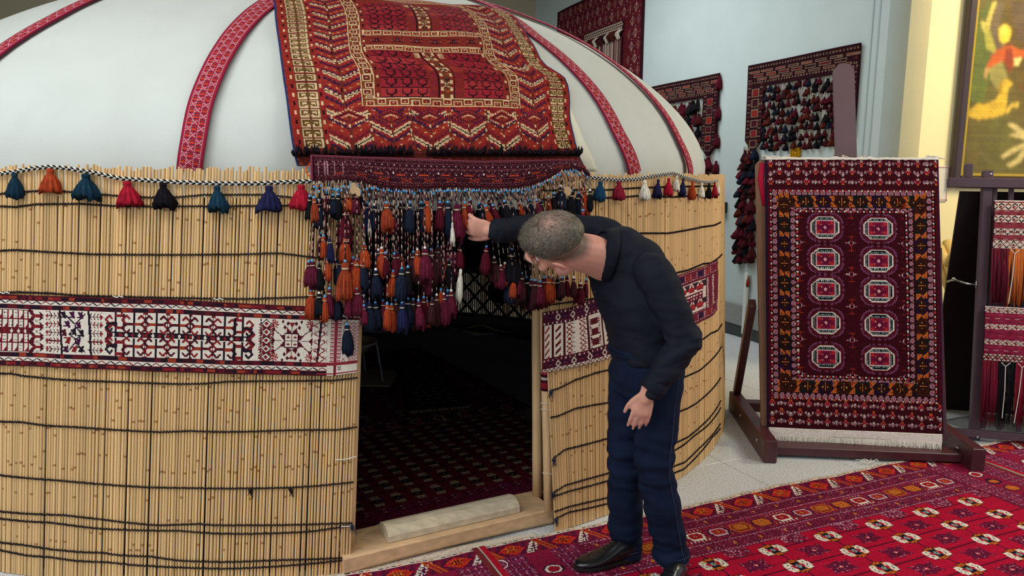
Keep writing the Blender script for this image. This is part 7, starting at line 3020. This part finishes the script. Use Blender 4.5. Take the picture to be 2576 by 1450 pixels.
# ---- shirt
sh = MB()
loft(sh, [(J['pel'] + Tsp * .015, Spl * .172, Fpl * .128), (J['waist'], Spl * .168, Fpl * .125), (J['mid'], nrm(Spl + Ssh) * .178, nrm(Fpl + Fch) * .135), (J['chest'], Ssh * .188, Fch * .132), (J['shc'], Ssh * .170, Fup * .112), (J['neckb'] - T2 * .030, Snk * .100, F2 * .096)])
ball(sh, atY(1592, 668, 2.95), (.135, .13, .118), None, 12)
ball(sh, atY(1552, 622, 2.985), (.085, .10, .07), None, 12)
limb(sh, [J['shc'], J['neckb'] - T2 * .080], [.115, .098], 8)
limb(sh, [J['shL'] - Ssh * .03, J['shL'], J['elL']], [.070, .074, .060]); limb(sh, [J['elL'], (J['elL'] * .5 + J['wrL'] * .5), J['wrL'] + (J['elL'] - J['wrL']) * .06], [.060, .056, .046])
limb(sh, [J['shR'] - (-Ssh) * .03, J['shR'], J['elR']], [.078, .078, .056]); limb(sh, [J['elR'], J['wrR'] + (J['elR'] - J['wrR']) * .05], [.058, .048])
shirt = fuse('shirt', sh, .0075, 22, .5)


def elbow(v):
    w_ = np.full(len(v), .35)
    for j, s_ in (('elL', 1.3), ('elR', 1.0), ('wrL', .9), ('waist', .6)):
        w_ += s_ * np.exp(-(np.linalg.norm(v - J[j], axis=1) / .10) ** 2)
    return w_


wrinkle(shirt, .011, (11, 11, 20), 2.3, elbow)
m_shirt = mat('navy_shirt_cotton', '#161926', rough=.75, noise=.10, nscale=14, bump=.15, bscale=700, spec=.18)
shirt_o = child(shirt, 'shirt', m_shirt)
# collar
cb = MB()
Nd = T2
n1 = nrm(np.cross(Nd, Ssh)); n2 = np.cross(n1, Nd)
cc = J['neckb'] - Nd * .006
t = np.linspace(0, 2 * PI, 37)
prof = [(.080, -.020), (.079, .020), (.083, .022), (.092, .004), (.101, -.026), (.094, -.030)]
V, F = [], []
for i, a in enumerate(t):
    for (r_, z_) in prof:
        V.append(cc + (n2 * math.cos(a) * 1.12 + n1 * math.sin(a) * 1.10) * r_ + Nd * (z_ + .006 * math.cos(2 * a)))
m = len(prof)
for i in range(36):
    for j in range(m):
        F.append((i * m + j, i * m + (j + 1) % m, (i + 1) * m + (j + 1) % m, (i + 1) * m + j))
cb.add(V, F)
cb.build('collar', m_shirt, shirt_o, True)
for a, b, r_ in (('elL', 'wrL', .045), ('elR', 'wrR', .046)):
    d = nrm(J[b] - J[a])
    cfm = MB()
    cfm.tube([J[b] - d * .050, J[b] - d * .046, J[b] - d * .004, J[b], J[b] - d * .002], [r_ - .002, r_ + .003, r_ + .002, r_ - .001, r_ - .007], 24, caps=False)
    cfm.build('cuff', m_shirt, shirt_o, True)
for k in range(3):
    q = J['chest'] + Fch * (.137 - .006 * k) + (-Tsp) * (.02 + .075 * k) - Ssh * .01
    bt = MB(); ball(bt, q, (.0055, .0055, .0055), None, 6); bt.build('button', mat('dark_button', '#2c2e38', rough=.3), shirt_o, True)

# ---- jeans
jn = MB()
loft(jn, [(J['pel'] + Tsp * .075, Spl * .158, Fpl * .116), (J['pel'] + Tsp * .03, Spl * .160, Fpl * .120), (J['pel'] - np.array([0, 0, .05]), Spl * .168, Fpl * .126), (J['pel'] - np.array([0, 0, .12]), Spl * .160, Fpl * .118)])
limb(jn, [J['hipL'], (J['hipL'] + J['knL']) / 2, J['knL']], [.098, .086, .074]); limb(jn, [J['knL'], (J['knL'] + J['anL']) / 2, J['anL'] + np.array([0, 0, .015])], [.074, .073, .064])
limb(jn, [J['hipR'], (J['hipR'] + J['knR']) / 2, J['knR']], [.098, .086, .074]); limb(jn, [J['knR'], (J['knR'] + J['anR']) / 2, J['anR'] + np.array([0, 0, .015])], [.074, .073, .066])
for k_ in ('anL', 'anR'):
    jn.tube([J[k_] + np.array([0, 0, .05]), J[k_] - np.array([0, 0, .022])], [.066, .069], 22)
jeans = fuse('jeans', jn, .0075, 7, .5)


def knees(v):
    w_ = np.full(len(v), .3)
    for j, s_ in (('knL', 1.0), ('knR', .9), ('anL', 1.3), ('anR', 1.3), ('pel', .5)):
        w_ += s_ * np.exp(-(np.linalg.norm(v - J[j], axis=1) / .13) ** 2)
    return w_


wrinkle(jeans, .012, (7, 7, 17), 5.1, knees)
m_jean = mat('dark_denim', '#101c33', rough=.85, noise=.25, nscale=9, bump=.25, bscale=900, spec=.15)
jeans_o = child(jeans, 'jeans', m_jean)
for h_, k_, a_, r_ in (('hipL', 'knL', 'anL', .075), ('hipR', 'knR', 'anR', .075)):
    # hem and stitched outer seam
    hm = MB()
    for dz, rr in ((-.016, .0715), (.010, .0705)):
        tt = np.linspace(0, 2 * PI, 30)
        hm.tube([J[a_] + np.array([rr * math.cos(q), rr * math.sin(q), dz]) for q in tt], .0016, 4, caps=False)
    hm.build('hem_stitch', mat('denim_thread', '#2a3a5c', rough=.8), jeans_o)
    # dark inside of the trouser leg ends above the shoe
sm_ = MB()
vj, nj = verts(jeans)
pth = []
for f_ in np.linspace(0, 1, 40):
    c = (J['hipL'] * (1 - f_ * 2) + J['knL'] * f_ * 2) if f_ < .5 else (J['knL'] * (2 - 2 * f_) + J['anL'] * (2 * f_ - 1))
    d = nrm(np.array([.55, -.83, 0]))
    vv_ = vj + foot0 - c
    ok = (np.abs(vv_[:, 2]) < .02) & (vv_ @ d > 0) & (np.linalg.norm(vv_ - np.outer(vv_ @ d, d), axis=1) < .03)
    if ok.any():
        k = np.argmax(np.where(ok, vv_ @ d, -1))
        pth.append(c + d * (vv_[k] @ d + .0005))
pth = np.array(pth)
for _ in range(3):
    pth[1:-1] = (pth[:-2] + 2 * pth[1:-1] + pth[2:]) / 4
sm_.tube(pth, .0013, 4)
sm_.build('side_seam', MATS['denim_thread'], jeans_o)
wb = MB()
wb.tube([J['pel'] + Tsp * .055 + Spl * .166 * math.cos(q) + Fpl * .126 * math.sin(q) for q in np.linspace(0, 2 * PI, 33)], .004, 6, caps=False)
wb.build('waistband', m_jean, jeans_o)

# ---- shoes
m_lea = mat('black_leather', '#14171c', rough=.28, noise=.08, nscale=30, spec=.6, coat=.2)
m_sole = mat('dark_sole', '#1f1a17', rough=.7)


def shoe(heel, toe):
    f = nrm(toe - heel); L_ = np.linalg.norm(toe - heel); s = np.array([-f[1], f[0], 0]); up_ = np.array([0, 0, 1.0])
    k = L_ / .295
    secs = [(.0, .018, .075), (.012, .030, .085), (.04, .036, .098), (.075, .037, .104), (.105, .038, .098), (.135, .041, .080), (.17, .046, .062), (.21, .0485, .050), (.245, .045, .043), (.272, .034, .037), (.288, .020, .031), (.295, .006, .024)]
    n = 20
    t = np.linspace(-PI / 2, 1.5 * PI, n + 1)[:-1]
    V, F = [], []
    for (x, hw, h) in secs:
        for a in t:
            ca, sa = math.cos(a), math.sin(a)
            zz = .014 + (h - .014) * (.5 + .5 * np.sign(sa) * abs(sa) ** (.75 if sa > 0 else .35))
            yy = hw * np.sign(ca) * abs(ca) ** .7 * (1 if sa < 0 else 1 - .25 * sa)
            V.append(heel + f * x * k + s * yy * k + up_ * zz)
    m = len(secs)
    F = [(i * n + j, (i + 1) * n + j, (i + 1) * n + (j + 1) % n, i * n + (j + 1) % n) for i in range(m - 1) for j in range(n)]
    F += [tuple(range(n)), tuple(range((m - 1) * n, m * n))[::-1]]
    mb = MB(); mb.add(V, F)
    o = mb.build('shoe', m_lea, person, True)
    sb = MB()
    xs = np.array([q[0] for q in secs]); hw = np.array([q[1] for q in secs]) + .0025
    out = [heel + f * (x - (.003 if i == 0 else 0) + (.004 if i == m - 1 else 0)) * k + s * h * k for i, (x, h) in enumerate(zip(xs, hw))] + [heel + f * (x + (.004 if i == m - 1 else -.003 if i == 0 else 0)) * k - s * h * k for i, (x, h) in reversed(list(enumerate(zip(xs, hw))))]
    sb.prism([q + up_ * .0085 for q in out], up_ * .008)
    hl = [q for q in out if (q - heel) @ f < .085 * k]
    sb.prism([q + up_ * .0005 for q in hl], up_ * .0085)
    fr_ = [q for q in out if (q - heel) @ f > .13 * k]
    sb.prism([q + up_ * .004 for q in fr_], up_ * .005)
    sb.build('sole', m_sole, o)
    lc = MB()
    for i, x in enumerate((.112, .128, .144, .158)):
        z = np.interp(x, xs, [q[2] for q in secs]) + .0015
        w_ = .020
        lc.tube([heel + f * x * k - s * w_ + up_ * (z - .006), heel + f * (x + .004) * k + up_ * (z + .001), heel + f * (x + .004) * k + s * w_ + up_ * (z - .006)], .0019, 5)
    lc.build('laces', mat('black_lace', '#101114', rough=.8), o)
    wl = MB()
    tt = np.linspace(-1, 1, 15)
    wl.tube([heel + f * (.235 - .07 * q * q) * k + s * (.036 * q) * k + up_ * (np.interp(.235 - .07 * q * q, xs, [g[2] for g in secs]) * (1 - .25 * abs(q) ** 3) + .0005) for q in tt], .0016, 5)
    wl.build('toe_seam', m_lea, o, True)
    return o


GZ = .010
hR, tR_ = ground(1600, 1404, GZ), ground(1446, 1434, GZ)
for q in (hR, tR_):
    q[2] = GZ
hR = tR_ + nrm(hR - tR_) * .295
shoe(hR, tR_)
hL_ = ground(1716, 1462, GZ); hL_[2] = GZ
tL_ = hL_ + nrm(np.array([-.62, -.78, 0])) * .295
shoe(hL_, tL_)

# ---- hair: short on top, a thin spot at the crown
hr = MB()
hv, hf, hc = [], [], []
rr_ = np.random.default_rng(5)
hcol = [lin(c) for c in ('#635a4e', '#71675a', '#575044', '#7d7466', '#4a4238')]


def skull(a, e):
    """surface point and normal of the skull, A around from the front, E up"""
    p = np.array([.0785 * math.cos(e) * math.sin(a), .102 * math.cos(e) * math.cos(a), .0905 * math.sin(e)])
    nn_ = nrm(p / np.array([.0785, .102, .0905]) ** 2)
    return p + np.array([0, -.018, .030]), nn_


NA, NE = 64, 22
E0 = lambda a: .30 + .12 * math.cos(a) - .05 * math.cos(2 * a) if abs(a) < 1.2 else .22 - .32 * max(0, -math.cos(a))
V, F, C = [], [], []
for j in range(NE + 1):
    for i in range(NA):
        a = -PI + 2 * PI * i / NA
        e0 = E0(a)
        e = e0 + (PI / 2 - e0) * j / NE
        p, nn_ = skull(a, e)
        th = (.0015 + .0085 * min(1, (e - e0) / .5)) * (1.25 if math.cos(a) > 0 else .75)
        crown = math.exp(-(((p[1] + .055) / .03) ** 2 + (p[0] / .03) ** 2)) * (p[2] > .07)
        th *= 1 - .8 * crown
        p = p + nn_ * (th + rr_.normal() * .0008)
        V.append(hd(*p))
        c = hcol[rr_.integers(0, 3)] * .9
        C.append(c * (1 - crown) + lin('#b08878') * crown)
for j in range(NE):
    for i in range(NA):
        F.append((j * NA + i, j * NA + (i + 1) % NA, (j + 1) * NA + (i + 1) % NA, (j + 1) * NA + i))
hr.addc(np.array(V), F, [C[f[0]] for f in F])
for k in range(5200):
    a = rr_.uniform(-PI, PI); e = math.asin(rr_.uniform(math.sin(.25), 1))
    if e < E0(a) + .05:
        continue
    p, nn_ = skull(a, e)
    crown = math.exp(-(((p[1] + .055) / .026) ** 2 + (p[0] / .026) ** 2)) * (p[2] > .07)
    if rr_.random() < crown * .93:
        continue
    fr_ = max(0, p[1] + .03) / .1
    L_ = (.010 + .016 * fr_) * rr_.uniform(.6, 1.2) * min(1, .35 + (e - E0(a)) * 1.6)
    d = nrm(nn_ * .75 + np.array([p[0] * 3, .75, .1]) + rr_.normal(size=3) * .22)
    s_ = nrm(np.cross(d, rr_.normal(size=3)))
    b0 = p + nn_ * .003
    hr.addc([hd(*(b0 - s_ * .0007)), hd(*(b0 + s_ * .0007)), hd(*(b0 + d * L_ * .6 + s_ * .0005)), hd(*(b0 + d * L_))], [(0, 1, 2, 3)], [hcol[rr_.integers(0, 5)]])
hr.build('hair', mat('grey_brown_hair', attr=True, rough=.45, spec=.4), person)
for s_ in (-1, 1):
    eb = MB()
    ball(eb, hd(.030 * s_, .066, .005), (.0115, .0115, .0115), None, 10)
    eb.build('eye', mat('eye_white', '#d8d2cc', rough=.15), person, True)
    ir = MB(); ball(ir, hd(.030 * s_, .0735, .004), (.006, .006, .006), None, 8); ir.build('iris', mat('iris_brown', '#3a2a20', rough=.1), person, True)
    lid = MB(); limb(lid, [hd(.018 * s_, .086, .010), hd(.031 * s_, .090, .013), hd(.045 * s_, .080, .009)], [.003, .004, .003], 8, 8); lid.build('eyelid', mat('lid_skin', '#b87a6a', rough=.5), person, True)
    br = MB(); limb(br, [hd(.014 * s_, .104, .028), hd(.034 * s_, .1025, .035), hd(.054 * s_, .082, .030)], [.003, .0035, .002], 8, 6); br.build('eyebrow', mat('brow_hair', '#5a4c40', rough=.8), person, True)
for (p, d, up_) in tipsL + tipsR:
    nl = MB()
    R = np.stack([np.cross(d, up_), d, up_], 1)
    ball(nl, p + up_ * .0052 - d * .001, (.0048, .0062, .0022), R, 7)
    nl.build('fingernail', mat('nail', '#d8a090', rough=.3), person, True)
